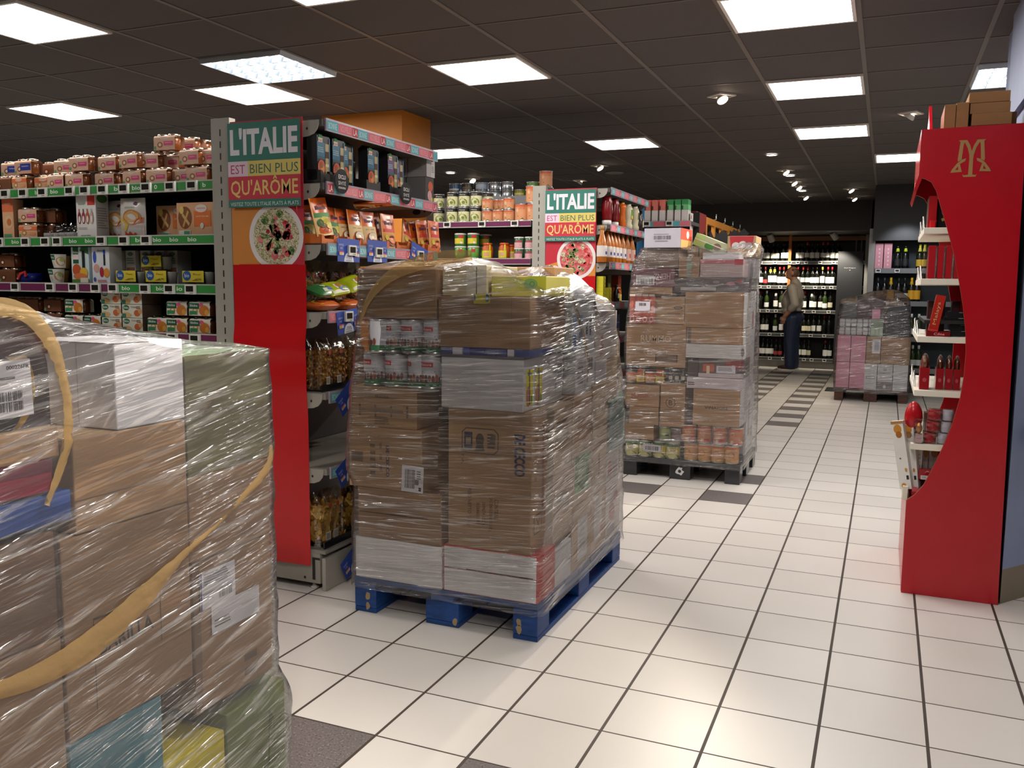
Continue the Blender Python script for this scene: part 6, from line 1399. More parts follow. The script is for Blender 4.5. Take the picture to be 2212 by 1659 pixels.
cbox('brown box with round emblem in the middle of second load', cxx(1428), cxx(1482), fy+.002, fy+.3, zc1+.226, cz(829, 1450), K1, [('e', -.08, .56, .2, .12, INK), ('e', -.08, .56, .175, .105, K1), ('t', 'B', -.08, .56, .14, .11, INK, -.0), ('r', -.32, .25, .4, .408, '#4a3a2e')])
cbox('brown VINAIGRE box on second load', cxx(1499), cxx(1602), fy+.001, fy+.35, zc1+.2525, cz(842, 1550), K2, [('t', 'VINAIGRE', .0, .5, .5, .075, INK, .02)], side='#d6d2ce')
cbox('white tray lid over the VINAIGRE box', cxx(1484), cxx(1604), fy, fy+.36, cz(841.5, 1550), cz(817, 1550), '#cdc2c6', [('ln', -.48, -.34, .25, .6, INK, 2)])
# shrink tray of orange and dark jars
for i, u in enumerate((1360, 1381, 1401, 1423)):
    inst('j1' if i % 2 else 'ox', (cxx(u, 808), fy+.02, cz(828, 1400)), 0, f'orange jar in the middle tray of second load, {NTH[i]} from left', 'jars in the middle tray', .9)
for i, u in enumerate((1446, 1460, 1473)): inst('dk', (cxx(u, 808), fy+.05, cz(828, 1460)), RX*0, f'dark sauce bottle in the middle tray of second load, {NTH[i]} from left', 'dark bottles in middle tray', .52)
cbox('dark red printed tray with white label above the white lid', cxx(1508), cxx(1606), fy+.01, fy+.3, cz(816, 1550), cz(775, 1550), '#5a4a48', [('r', -.5, .5, 0, .2, '#c8bcc0'), ('r', -.4, -.15, .3, .7, '#c0604a'), ('r', -.32, -.25, .2, .6, '#d8c8a0'), ('r', .1, .5, .5, .95, '#8a2a2a'), ('r', -.1, .32, .25, .62, '#dcd8e0'), ('ln', -.06, .28, .35, .56, '#7a767c', 3)], name='printed_tray')
cbox('dark box beside the dark red tray on second load', cxx(1482), cxx(1506), fy+.04, fy+.3, cz(816, 1495), cz(775, 1495), '#4a4648')
cbox('brown RUMMO pasta box on second load', cxx(1351), cxx(1480), fy-.001, fy+.3, cz(792, 1410)+.0, cz(700, 1410), K1, [('t', 'RUMMO', .0, .66, .5, .16, '#c8b090', .005), ('e', .0, .34, .2, .12, '#c0a684'), ('e', .0, .34, .19, .112, K1), ('r', .0, .37, .12, .3, '#4a382a'), ('r', .02, .35, .135, .285, '#7a5f48'), ('t', 'FUSILLI', -.28, .12, .2, .04, '#6a523c')])
cbox('brown base box hidden behind the middle tray of second load', cxx(1354), cxx(1480), fy+.12, fy+.4, cz(828, 1400), cz(794, 1400), 'c#5a4a3c')
cbox('white strip box under the right brown boxes of second load', cxx(1479.5), cxx(1605), fy, fy+.3, cz(774.5, 1540), cz(744, 1540), '#d6d2d0', [('e', .48, .5, .03, .3, '#8a8684')])
cbox('lower right brown box with tape line on second load', cxx(1480.5), cxx(1603), fy+.002, fy+.32, cz(743.5, 1540), cz(709, 1540), K2, [('r', -.48, -.42, 0, 1, '#6a6260')], side='#d6d2ce')
cbox('upper right brown box on second load', cxx(1475), cxx(1602), fy+.002, fy+.32, cz(708.5, 1540), cz(631, 1540), K1, [('ln', -.4, .4, .05, .08, '#8a6a4c', 1)], side='#d6d2ce')
cbox('brown box with small oval mark behind the red packets', cxx(1372), cxx(1473.5), fy+.02, fy+.32, cz(699.5, 1400), cz(640, 1400), K2, [('e', .36, .6, .09, .06, '#4a4240'), ('e', .36, .6, .07, .04, '#8a7a70'), ('ln', .15, .46, .34, .44, '#8a6c50', 1)])
cbox('shallow brown tray under the mauve HEINZ box', cxx(1356), cxx(1447), fy, fy+.3, cz(639.5, 1400), cz(620, 1400), K2, [('p', [(-.5, 0), (-.5, .12), (.0, .3), (.5, .2), (.5, 0)], '#5a4432')])
cbox('dark tray with pale labels in the middle of second load', cxx(1449), cxx(1602), fy+.01, fy+.3, cz(630.5, 1540), cz(600, 1540), '#5a5254', [('r', -.4, .1, .1, .32, '#c0babc'), ('e', .3, .6, .06, .12, '#b07a80'), ('e', .42, .75, .05, .1, '#a83a40'), ('e', .1, .7, .05, .1, '#8a7a7c')], name='printed_tray')
# packets of red with white label
def pk4():
    t = thing('red_packet_bundle', cat='packets')
    for i in range(4):
        s = MB(); s.grid(lambda a, b: ((i-1.5)*.045+(a-.5)*.044, -.012*sin(a*pi)*(.6+.4*sin(b*pi)), b*.20), 6, 8, '#d6705c'); s.grid(lambda a, b: ((i-1.5)*.045+(.5-a)*.044, .014*sin(a*pi)*(.6+.4*sin(b*pi)), b*.20), 6, 8, '#c8604e')
        mp = lambda a, b, l: ((i-1.5)*.045+a, -.0125-l, b); s.de(mp, 0, .028, .015, .02, '#e0c8b8'); s.de(mp, 0, .028, .010, .013, '#c0504a'); s.dr(mp, -.02, .02, .186, .2, '#e0d4cc'); s.build('packet', t)
    l = MB(); l.box(-.045, .058, -.018, -.0165, .085, .15, '#dcd6de'); l.decals(flat(-.018), .1, .2, [('bar', -.2, .3, .6, .7, INK)]); l.build('barcode_label', t); return t
BUILD['pk4'] = pk4
p = at(1385, 699, y=fy-.02); inst('pk4', (p.x, fy+.0, p.z+.002), .03, 'bundle of four coral red packets with barcode label on second load')
cbox('mauve HEINZ box lettered upside down on second load', cxx(1362), cxx(1451), fy+.0, fy+.3, cz(619.5, 1400), cz(580, 1400), '#7a4a54', [('t', 'HEINZ', .2, .58, .4, .3, '#c8aab0', .02, pi), ('r', -.42, .02, .1, .62, '#d0c8cc'), ('bar', -.4, 0, .14, .45, INK)])
cbox('shrink-wrapped brown pack under the white barcode box', cxx(1384), cxx(1458), fy+.02, fy+.3, cz(579.5, 1420), cz(536, 1420), 'c#7a6454')
cbox('brown box with green tag in the centre of second load', cxx(1459), cxx(1503), fy-.0, fy+.3, cz(599.5, 1480), cz(555, 1480), K3, [('r', -.1, .12, .0, 1, '#8a8a78'), ('r', -.1, .14, .45, .68, '#8aa888')])
cbox('pinkish carton at the right of second load', cxx(1504), cxx(1596), fy+.01, fy+.3, cz(599.5, 1540), cz(560, 1540), '#b09a98', [('r', -.5, .5, .75, .95, '#b8606a'), ('r', .3, .5, .7, 1, '#b02a3a')])
zc9 = cz(535.5, 1420); yb_ = fy
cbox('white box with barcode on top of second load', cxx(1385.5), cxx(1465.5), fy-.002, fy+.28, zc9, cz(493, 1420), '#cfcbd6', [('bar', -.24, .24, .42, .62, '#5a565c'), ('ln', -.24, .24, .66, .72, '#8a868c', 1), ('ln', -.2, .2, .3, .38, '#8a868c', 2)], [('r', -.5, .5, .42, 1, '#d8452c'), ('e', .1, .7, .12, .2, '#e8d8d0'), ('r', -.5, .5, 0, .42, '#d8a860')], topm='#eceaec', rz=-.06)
cbox('orange-brown carton behind the white barcode box', cxx(1467)+.02, cxx(1490)+.06, fy+.30, fy+.5, 1.46, 1.62, '#d8a868', [('r', -.3, -.2, .3, .9, '#5a3a1a')])
cbox('flat white film-topped box right on second load', cxx(1506), cxx(1585), fy+.05, fy+.5, cz(559.5, 1540), cz(545, 1540), '#e4e2e4')
p = at(1533, 526, y=fy+.3)
o = cbox('green and white carton leaning tilted on top of second load', p.x-.12, p.x+.12, fy+.25, fy+.45, p.z-.05, p.z+.035, '#b8bc98', [('r', -.5, -.2, .0, 1, '#a8c87a'), ('e', -.02, .3, .14, .3, '#3f8a2a'), ('e', .2, .5, .12, .3, '#7a6454'), ('r', -.5, .5, .5, .56, '#e8e8dc')]); o.rotation_euler = (0, radians(22), 0)
p0, p1 = at(1571, 528, y=fy+.24), at(1634, 509, y=fy+.24)
cbox('open carton of red and white packets on top right of second load', p0.x, p1.x, fy+.24, fy+.5, p0.z-.09, p1.z, '#b89a70', [('p', [(-.38, .5), (.38, .5), (.42, .98), (-.42, .98)], '#c0303a'), ('e', -.2, .55, .14, .16, '#dcd8d4'), ('e', .04, .6, .14, .16, '#dcd8d4'), ('e', .25, .55, .12, .16, '#dcd8d4')], topm='#b83038')
cbox('white carton under the red and white packets on second load', p0.x, CX1-.0, fy+.26, fy+.6, cz(600, 1600), p0.z-.091, '#c8c4c8')
cbox('tall film-hazed white stack on the right side of second load', cxx(1604)-.3, CX1-.022, fy+.37, CY1-.035, zc1, .62, '#f0eeee', [], [('r', -.3, -.1, .3, .8, '#b8b4b4'), ('ln', .1, .4, .2, .4, '#a8a4a8', 2)])
cbox('grey carton high on the right side of second load', cxx(1604)-.3, CX1-.024, fy+.37, CY1-.12, .6205, 1.3, '#d8d6d6', [], [('e', 0, .7, .2, .1, '#b08088')])
cbox('plain brown boxes core of the second load, rear lower', CX0+.03, .75, fy+.42, CY1-.02, zc1, .8, K1); cbox('plain brown box rear upper of second load', CX0+.05, .75, fy+.42, CY1-.1, .8005, 1.4, K2)
film('hazy stretch film wound around the load on the black pallet', [(.10, CX0-.004, CX1+.004, CY0-.004, CY1), (.2, CX0, CX1, CY0-.002, CY1-.01), (.4, CX0+.006, CX1, CY0, CY1-.01), (.65, CX0+.01, CX1-.005, CY0-.002, CY1-.02), (.85, CX0+.0, CX1-.005, CY0, CY1-.06), (1.06, CX0, CX1-.008, CY0-.004, CY1-.1), (1.26, CX0+.015, CX1-.01, CY0, CY1-.14), (1.45, CX0+.03, CX1-.006, CY0+.0, CY1-.2), (1.6, CX0+.09, CX1+.02, CY0+.01, CY1-.22)],
     [(CX0+.1, fy, cz(536, 1400)), (cxx(1462), fy, cz(540, 1460)), (cxx(1470), fy+.2, cz(536, 1470)), (cxx(1520), fy, cz(553, 1520)), (cxx(1570), fy, cz(552, 1570)), (CX1, fy+.3, cz(528, 1600)+.02), (CX1, CY1-.2, 1.60), (.6, CY1-.2, 1.5), (CX0+.1, CY1-.2, 1.45)], 'filmC', .10, n=140, nz=44, amp=.006, slope=.02, peak=.02)
# loose torn film tail on the left of that load
mb = MB()
def tail(a, b):
    p = at(1338-14*sin(b*3.1)+26*(a-.5)*(1.2-.5*b)+10*sin(b*7), 818+78*b, y=3.2); return (p.x, p.y-.02+.03*noise.noise((a*5, b*6, 1)), p.z)
mb.grid(tail, 10, 24, 'filmC'); me_ = mb
o = mb.build('loose_film_tail'); o.data.uv_layers.new(name='wrap'); tag(o, 'loose twisted tail of torn stretch film hanging beside the second load', 'stretch film')

# ================================================================= the far brown pallet
DX0, DX1, DY0, DY1 = 1.405, 2.205, 8.36, 9.4
pallet('wooden_pallet', 'dark red-brown wooden pallet with pink boxes near the wine shelves', DX0, DX1, DY0, DY1, 'w#4a2a1e', chip=None)
dy = DY0+.006
dx = lambda u: at(u, 800, y=dy).x
dz = lambda v: at(1870, v, y=dy).z
PK_ = '#d68fa6'
c6 = lambda x, y: (1600+x/3.95, 460+y/3.95)
for r, (a, b) in enumerate(((1500, 1277), (1275, 1050))):
    for q, (x0, x1) in enumerate(((812, 928), (930, 1060))):
        cbox(f'pink box on the far pallet, {["lower", "upper"][r]} {["left", "right"][q]} of four', dx(c6(x0, 0)[0]), dx(c6(x1, 0)[0])-.002, dy, dy+.35, max(.1445, dz(c6(0, a)[1])), dz(c6(0, b)[1]), PK_, [('r', -.4, .4, .1, .12, '#c07a94')], group='pink boxes on the far pallet')
bt = dz(c6(0, 1285)[1])
for i, (x0, x1, col, sp) in enumerate(((1056, 1166, '#cfcdd0', [('r', -.35, .35, .42, .52, '#8a8890'), ('r', -.3, .3, .44, .5, '#cfcdd0'), ('r', -.3, .2, .6, .62, '#a8a6a8')]), (1168, 1300, '#cac8cb', [('r', -.5, .5, 0, .32, '#8a8284'), ('e', 0, .14, .1, .07, '#d8d4d4'), ('t', 'CHAMPAGNE', 0, .66, .8, .06, '#8a868a'), ('r', -.1, .1, .74, .84, '#a8a6aa')]), (1302, 1432, '#cfcdd0', []))):
    cbox(f'white box in the bottom row of the far pallet, {NTH[i]} right of pink', dx(c6(x0, 0)[0]), dx(c6(x1, 0)[0])-.002, dy, dy+.35, .1445, bt-.001, col, sp, group='white boxes on the far pallet')
ct = dz(c6(0, 1052)[1])
for i, (x0, x1, sp) in enumerate(((1062, 1186, [('r', -.1, .45, .4, .9, '#d8d6d8'), ('r', .05, .38, .48, .82, '#a8a4b0')]), (1188, 1440, [('ln', -.4, .4, .1, .2, '#8a6a48', 1)]))):
    cbox(f'brown box over the white row of the far pallet, {["with label", "plain wide"][i]}', dx(c6(x0, 0)[0]), dx(c6(x1, 0)[0])-.002, dy, dy+.35, bt, ct-.001, K3, sp)
carton('wpot', 'white_pot', 'pot', .06, .06, .09, '#c0bec0', [('r', -.5, .5, .5, .58, '#8a888c'), ('r', -.5, .5, .95, 1, '#6a686c')], bev=.012)
for r in (0, 1):
    for i in range(6): inst('wpot', (DX0+.05+.0645*i, dy+.02, dz(c6(0, 1046)[1])+.002+.1*r), 0, f'small white pot on the pink boxes, {["lower", "upper"][r]} row, {NTH[i]} from left', 'white pots on the far pallet')
cbox('pale green six-pack on the far pallet beside the white pots', dx(c6(1088, 0)[0]), dx(c6(1196, 0)[0]), dy, dy+.15, ct+.0, dz(c6(0, 905)[1]), '#8a9a86', [('r', -.45, -.15, .1, .5, '#b8c8b0'), ('r', -.1, .15, .1, .5, '#b8c8b0'), ('r', .2, .45, .1, .5, '#b8c8b0')])
cbox('pink packet leaning above the green six-pack on far pallet', dx(c6(1094, 0)[0]), dx(c6(1164, 0)[0]), dy+.02, dy+.1, dz(c6(0, 903)[1]), dz(c6(0, 820)[1]), '#d48aa4')
cbox('black box at the right of the far pallet top', dx(c6(1215, 0)[0]), dx(c6(1425, 0)[0]), dy+.01, dy+.4, ct, dz(c6(0, 790)[1]), '#232326')
cbox('dark red carton at the back of the far pallet top', dx(c6(960, 0)[0]), dx(c6(1205, 0)[0]), dy+.2, dy+.5, ct, dz(c6(0, 720)[1]), '#3a1c22'); cbox('dark grey carton at the back left of the far pallet top', DX0+.02, dx(c6(955, 0)[0]), dy+.15, dy+.5, ct, dz(c6(0, 780)[1]), '#3a3a3c')
cbox('plain brown box rear of the far pallet', DX0+.02, DX1-.02, dy+.52, DY1-.02, .1445, 1.0, K1)
film('thin stretch film draped over the far pallet load', [(.10, DX0-.004, DX1, DY0-.004, DY1), (.5, DX0-.01, DX1, DY0-.002, DY1), (.8, DX0, DX1-.01, DY0-.002, DY1-.01), (1.3, DX0+.03, DX1-.04, DY0, DY1-.2)],
     [(DX0+.05, dy, 1.19), (DX0+.4, dy, 1.24), (DX0+.52, dy+.3, 1.30), (DX0+.62, dy, 1.27), (DX1-.25, dy, 1.15), (DX1, dy, 1.02), (DX1, DY1-.2, 1.0), (DX0, DY1-.2, 1.1)], 'filmD', .10, n=110, nz=30, amp=.006, slope=-.05, peak=.02)
mb = MB(); p = at(1800, 842, z=0); q0, q1 = at(1781, 845, z=0), at(1788, 837, z=0); mb.box(q0.x, DX0-.02, q0.y, q1.y, .0005, .006, '#1c1b1a'); tag(mb.build('floor_mat'), 'small black mat on the white floor left of far pallet', 'mat')

# ------------------------------------------------------------------ the red chocolate display at the right
RY0, RY1 = 1.395, 2.15
prof = [(2.03, 1.985), (2.031, 1.787), (2.042, 1.784), (2.067, 1.77), (2.086, 1.737), (2.107, 1.671), (2.135, 1.585), (2.167, 1.48), (2.195, 1.356), (2.215, 1.26), (2.232, 1.145), (2.238, 1.068), (2.237, .971), (2.228, .872), (2.206, .763), (2.172, .65), (2.134, .546), (2.11, .487), (2.076, .439), (2.048, .415), (2.046, .372), (2.047, .001), (2.422, .001), (2.41, .9), (2.398, 1.99)]
RED = 'g#b81020'
g = thing('chocolate_display', 'tall red chocolate display with curved side panel and gold monogram', 'display')
mb = MB(); mb.prism(prof, lambda a, b, t: (a, RY0+.018*t, b), RED, 'c#9a5a3a')
mp = flat(RY0); GOLD = '#a8824a'
lx, lz = 2.209, 1.785
def S(pts, m): return [(lx+m*(a-563)/141.5*.0755, lz+(643-b)/268*.155) for a, b in pts]
stem = [(508, 622), (520, 630), (548, 627), (550, 520), (546, 470), (580, 470), (576, 520), (577, 627), (600, 630), (608, 622), (600, 642), (516, 642)]
leg = [(470, 386), (516, 386), (505, 420), (497, 520), (474, 534), (470, 520), (480, 420), (482, 398)]
vee = [(500, 386), (528, 386), (549, 420), (564, 466), (563, 505), (548, 490), (533, 440), (512, 402)]
loop1 = [(528, 512), (522, 532), (484, 552), (458, 590), (424, 610), (434, 588), (468, 545), (500, 520)]
loop2 = [(424, 610), (446, 592), (498, 590), (504, 606)]
loop3 = [(504, 606), (480, 600), (474, 562), (486, 546)]
mb.dp(mp, S(stem, 1), GOLD)
for sg in (1, -1):
    for q in (leg, vee, loop1, loop2, loop3): mb.dp(mp, S(q, sg), GOLD)
mb.build('side_panel', g)
mb = MB(); mb.prism(prof, lambda a, b, t: (a, RY1-.018*t, b), RED, 'c#9a5a3a'); mb.build('side_panel', g)
mb = MB(); mb.box(2.376, 2.39, RY0+.02, RY1-.02, .02, 1.95, '#3a1014'); mb.build('back_panel', g)
mb = MB(); mb.box(2.046, 2.06, RY0+.02, RY1-.02, .002, .41, RED); mb.box(2.03, 2.05, RY0+.0185, RY1-.0185, .41, .47, '#e6dccb'); mb.build('kickboard', g)
hb = [(2.018, 1.985), (2.018, 1.80), (2.004, 1.75), (2.012, 1.73), (2.032, 1.79), (2.032, 1.985)]
mb = MB(); mb.prism(hb, lambda a, b, t: (a, RY0+.002+(RY1-RY0-.004)*t, b), RED); mb.build('header', g)
mb = MB(); mb.prism([(RY0+.18, 1.986), (RY1-.1, 1.986), (RY1-.3, 2.10), (RY0+.5, 2.17)], lambda a, b, t: (2.055+.012*t, a, b), RED); mb.build('crest', g)
mb = MB(); mb.box(2.034, 2.395, RY0+.019, RY1-.019, 1.968, 1.984, '#7a0e18'); mb.build('top_board', g)
SHZ = [at(1992, 492, y=1.42).z, at(1988, 602, y=1.42).z, at(1986, 726, y=1.42).z, at(1978, 842, y=1.42).z, at(1975, 958, y=1.42).z]
for k, z in enumerate(SHZ):
    mb = MB(); mb.box(2.05, 2.374, RY0+.0195, RY1-.0195, z-.026, z, '#ebe2d2'); sh = mb.build('shelf', g, bev=.002)
    for y_ in (RY0+.17, RY1-.25):
        mb = MB(); mb.tube([(2.056, y_, z+.0), (2.052, y_, z+.055), (2.056, y_+.16, z+.055), (2.056, y_+.16, z+.0)], .0045, 'm#c8c4bc', 6); mb.build('price_clip', sh)
mb = MB(); mb.box(2.075, 2.36, RY0+.05, RY1-.05, 1.18, 1.195, '#171414'); mb.build('shelf', g)
settle(g, (2.22, 1.8, 0))
def rbox(label, u0, u1, v0, v1, y, dpt, col, front=(), left=(), name='chocolate_box', cat='chocolate box', z=None, rz=0, group=None, clear=None, bev=.002):
    a, b = at(u0, v1, y=y), at(u1, v1, y=y); z0 = z if z is not None else a.z; h = at((u0+u1)/2, v0, y=y).z-at((u0+u1)/2, v1, y=y).z
    w = b.x-a.x; t = None
    mb = MB(); mb.box(-w/2, w/2, 0, dpt, .001, h, col); mb.decals(flat(0), w, h, front); mb.lay = 0; mb.decals(siden(-w/2, dpt/2), dpt, h, left)
    o = mb.build(name, bev=bev); o.location = ((a.x+b.x)/2, y, z0); o.rotation_euler = (0, 0, rz)
    if clear:
        c_ = MB(); c_.box(-w/2-.014, -w/2-.001, .002, dpt-.002, .001, h, 'clear'); c_.build('clear_window', o)
    return tag(o, label, cat, group)
yd = RY0+.03
z = SHZ[0]
rbox('tall red chocolate box on the top display shelf', 2004, 2022, 420, 491, yd+.06, .2, 'g#b0141c', [('r', -.3, .5, .02, .25, '#c83038')], [('r', -.5, .5, 0, 1, '#6a4034')], z=z)
rbox('small bright red cube box beside the tall red one on top shelf', 2010, 2021, 459, 476, yd+.03, .05, 'g#d01822', z=z)
rbox('black chocolate box with gold bow on the top display shelf', 2023, 2052, 416, 489, yd+.10, .2, 'g#1c1a1c', [('p', [(-.2, .3), (.0, .34), (.2, .28), (.4, .4), (.3, .24), (.1, .26), (-.1, .22)], '#b08a3a'), ('e', -.05, .7, .1, .05, '#c87a70'), ('e', .1, .5, .3, .1, '#3a3a3c')], z=z)
z = SHZ[1]
for i, (a, b) in enumerate(((2003, 2019), (2023, 2037), (2041, 2055), (2060, 2072))): rbox(f'upright red chocolate box on second display shelf, {NTH[i]} from its open end', a, b, 530, 602, yd, .16, 'g#b01a24', [('r', .35, .5, 0, 1, '#8a141c')], clear=True if i == 0 else None, z=z, group='upright red boxes')
z = SHZ[2]
mb = MB(); pA, pB = at(2002, 712, y=yd), at(2022, 645, y=yd+.02)
mb = MB(); mb.box(-.0185, .0185, 0, .05, 0, .155, 'g#b82a1e'); mb.decals(flat(0), .037, .155, [('t', 'Marlyes', 0, .52, .7, .3, '#c8a878', .0) if False else ('t', 'Malays', .0, .5, .74, .42, '#c8a878', .0, pi/2) if False else ('t', 'Malays', .0, .5, 2.6, .11, '#c8a878', .0, pi/2), ('r', -.5, .5, 0, .06, '#d83a2a')])
o = mb.build('chocolate_box'); o.location = (pA.x+.024, yd+.01, z+.021); o.rotation_euler = (0, radians(9), 0); tag(o, 'red box with gold script leaning on third display shelf', 'chocolate box')
rbox('flat red box with pink lettering lying on third display shelf', 2000, 2052, 714, 725, yd-.004, .12, 'g#7a1218', [('t', 'Côte', .05, .5, .45, .5, '#e88a8a', .02)], z=z)
for i, (a, b, c, d) in enumerate(((2053, 2086, 712, 725), (2050, 2085, 697, 710), (2040, 2083, 680, 695), (2050, 2081, 664, 678))): rbox(f'black chocolate box lying on third display shelf, {NTH[i]} from the bottom', a, b, c, d, yd+.04, .14, 'g#1d1d20', [('r', .2, .46, .8, .9, '#8a8a90')], z=z+.001+.0258*i, group='stacked black boxes')
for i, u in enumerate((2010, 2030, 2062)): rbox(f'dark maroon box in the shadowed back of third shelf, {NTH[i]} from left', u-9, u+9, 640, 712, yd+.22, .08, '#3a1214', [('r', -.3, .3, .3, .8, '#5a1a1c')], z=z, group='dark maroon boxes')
z = SHZ[3]
def figure_box(label, u0, u1, v0, v1, y, z, group):
    a, b = at(u0, v1, y=y), at(u1, v1, y=y); w = b.x-a.x; h = at(u0, v0, y=y).z-at(u0, v1, y=y).z
    t = thing('chocolate_figure_box', label, 'chocolate box', ((a.x+b.x)/2, y, z), 0, group)
    m = MB(); m.box(-w/2, w/2, 0, .11, .001, h*.62, 'g#98101a'); m.decals(flat(0), w, h, [('e', 0, .28, .22, .06, '#b0404a')]); m.build('box', t)
    m = MB(); m.ell((0, .055, h*.72), (w*.44, .045, h*.27), 'g#7a3a20', 14, 10); m.build('figure', t)
    m = MB(); m.ell((0, .055, h*.72), (w*.49, .052, h*.30), 'clear', 14, 10); m.build('window', t)
figure_box('red box with chocolate figure under clear dome, standing alone at left', 1985, 2006, 765, 841, yd+.02, z, 'chocolate figure boxes')
for i, (a, b) in enumerate(((2020, 2037), (2040, 2056), (2058, 2073))): figure_box(f'red box with chocolate figure under clear dome, {NTH[i]} of the right group', a, b, 768, 841, yd+.05, z, 'chocolate figure boxes')
z = SHZ[4]
p = at(1976, 955, y=yd+.03); mb = MB(); r_ = (at(1997, 900, y=yd+.03).x-at(1957, 900, y=yd+.03).x)/2; hz = (at(1976, 869, y=yd+.03).z-at(1976, 931, y=yd+.03).z)/2
ez = at(1976, 900, y=yd+.03).z
mb.ell((0, 0, hz), (r_, r_*.8, hz), 'g#b8141e', 24, 16, lambda p: Vector((p.x*(1-.12*p.z/hz), p.y*(1-.12*p.z/hz), p.z))); mb.lathe([(r_*.5, -.012), (r_*.35, .0), (r_*.3, .006)], 'g#b08a3a', 16)
o = mb.build('foil_egg'); o.location = (p.x-.01, yd+.06, ez-hz); tag(o, 'large red foil chocolate egg on the lowest cream shelf', 'chocolate egg')
mb = MB(); mb.box(-.028, .028, 0, .05, 0, max(.02, ez-hz-.013-z-.001), 'clear'); o = mb.build('egg_stand'); o.location = (p.x-.01, yd+.035, z+.001); tag(o, 'clear stand under the red foil egg', 'stand')
mb = MB(); mb.box(-.02, .02, 0, .06, .001, .11, 'clear'); mb.box(-.014, .014, .012, .05, .002, .04, 'g#c8a0a0'); mb.ell((0, .03, .065), (.013, .014, .024), 'm#c8843a', 12, 8); o = mb.build('gift_box'); o.location = (at(1985, 940, y=yd+.0).x, yd-.012, z); tag(o, 'small clear gift box with a gold foil piece before the egg', 'gift box')
for r in range(3):
    dzz = (at(2020, 881, y=yd).z-at(2020, 957, y=yd).z)/3; du = (0, 6, 8)[r]
    for q in (0, 1):
        a, b = ((1994+du, 2024+du), (2026+du, 2050+du))[q]; xa_, xb_ = at(a, 940, y=yd).x, at(b, 940, y=yd).x
        t = thing('ribbon_tub', f'{["red", "white"][q]} round chocolate tub in clear box, {["bottom", "middle", "top"][r]} of its stack', 'chocolate tub', ((xa_+xb_)/2, yd+.03, z+.001+dzz*r), 0, 'stacked chocolate tubs')
        rr_ = (xb_-xa_)/2; m = MB(); m.lathe([(rr_*.94, .002), (rr_*.97, .006), (rr_*.97, dzz-.008), (rr_*.9, dzz-.004), (.0001, dzz-.004)], 'g#b8202a' if q == 0 else '#d8d4e2', 20, c=(0, rr_*.3, 0)); m.build('tub', t)
        m = MB(); m.box(-rr_, rr_, rr_*.3-rr_, rr_*.3+rr_, 0, dzz-.001, 'clear'); m.build('clear_box', t)
rbox('brown carton at the back of the lowest cream shelf', 1996, 2036, 850, 900, yd+.24, .06, '#6a4a3a', z=z)
# items in the bottom bin
carton('cw', 'biscuit_tube_box', 'biscuit box', .05, .03, .30, '#e6e2dc', [('e', 0, .88, .34, .07, '#c8862a'), ('e', .05, .80, .26, .05, '#a8641a'), ('e', -.1, .45, .08, .013, '#8a6a4a'), ('e', .25, .28, .1, .03, '#c88a3a'), ('r', .2, .4, .14, .2, '#2a2420'), ('e', -.1, .05, .2, .04, '#c88a3a'), ('r', -.5, .5, .96, 1, '#b0783a')])
inst('cw', (at(1957, 1055, y=yd+.0).x, yd+.01, .455), 0, 'white biscuit box leaning out furthest at the display corner', 'white biscuit boxes', rot=(0, radians(-11), radians(-20)))
inst('cw', (at(1972, 1055, y=yd+.02).x, yd+.035, .452), 0, 'white biscuit box leaning second behind the outermost one', 'white biscuit boxes', rot=(0, radians(-8), radians(-20)))
rbox('upright grey-white carton in the bottom bin of the display', 1972, 1988, 968, 1058, yd+.07, .05, '#d8d4d0', [('ln', -.3, .3, .2, .9, '#b8b4b0', 8)], name='biscuit_carton', cat='carton')
for i, (a, b) in enumerate(((1988, 2002), (2004, 2022))): rbox(f'white biscuit carton with brown oval under the lowest shelf, {NTH[i]} from left', a, b, 966, 1040, yd+.10, .05, '#cfc8c4', [('e', .1, .85, .4, .14, '#9a642a'), ('r', -.05, .05, .1, .7, '#b8a8a8')], name='biscuit_carton', cat='carton', group='ovalled biscuit cartons')
rbox('red box with white price tag hanging in the bottom bin', 1984, 2012, 1014, 1036, yd+.03, .05, 'g#a81820', [('r', -.35, .2, .05, .45, '#e6dede'), ('t', '9,95', -.08, .25, .3, .2, '#8a5a5a', .0), ('p', [(-.1, .7), (.1, .95), (.3, .9), (.3, .8), (.1, .8)], '#d87a8a')], name='red_box')
rbox('small red box low in the bottom bin beside the curve', 1969, 1983, 1054, 1072, yd+.0, .05, 'g#c02430', [('r', -.5, .5, .6, 1, '#d05a64')], name='red_box', z=.452 if False else None)
# filler stock of the bin
rbox('dark red carton filling the rear of the bottom bin', 1985, 2030, 1036, 1075, yd+.16, .3, '#5a141a', z=.425 if False else None)
# boxes on top of the display
TZ = 1.9845
def tbox(label, u0, u1, v0, v1, y, d, z0=None, rz=0., front=()):
    a, b = at(u0, v1, y=y), at(u1, v1, y=y); zz = a.z if z0 is None else z0; h = at(u0, v0, y=y).z-a.z; w = b.x-a.x
    mb = MB(); mb.box(-w/2, w/2, 0, d, 0, h, 'c#a8794a'); mb.decals(flat(0), w, h, front); mb.lay = 0; mb.decals(siden(-w/2, d/2), d, h, [('r', -.5, .5, 0, 1, '#a05a3a')] if 'upright' in label else [])
    o = mb.build('cardboard_box', bev=.002); o.location = ((a.x+b.x)/2, y, zz); o.rotation_euler = (0, 0, rz); tag(o, label, 'box', 'brown boxes on top of the display'); return zz+h
tbox('upright brown box with printed side, first on top of the display', 2039, 2063, 214, 274, 1.5, .3, TZ)
tbox('upright brown box, second on top of the display', 2064, 2091, 209, 272, 1.5, .3, TZ)
h1 = tbox('thin brown box at the bottom of the pile on the display', 2092, 2180, 259, 270, 1.5, .3, TZ)
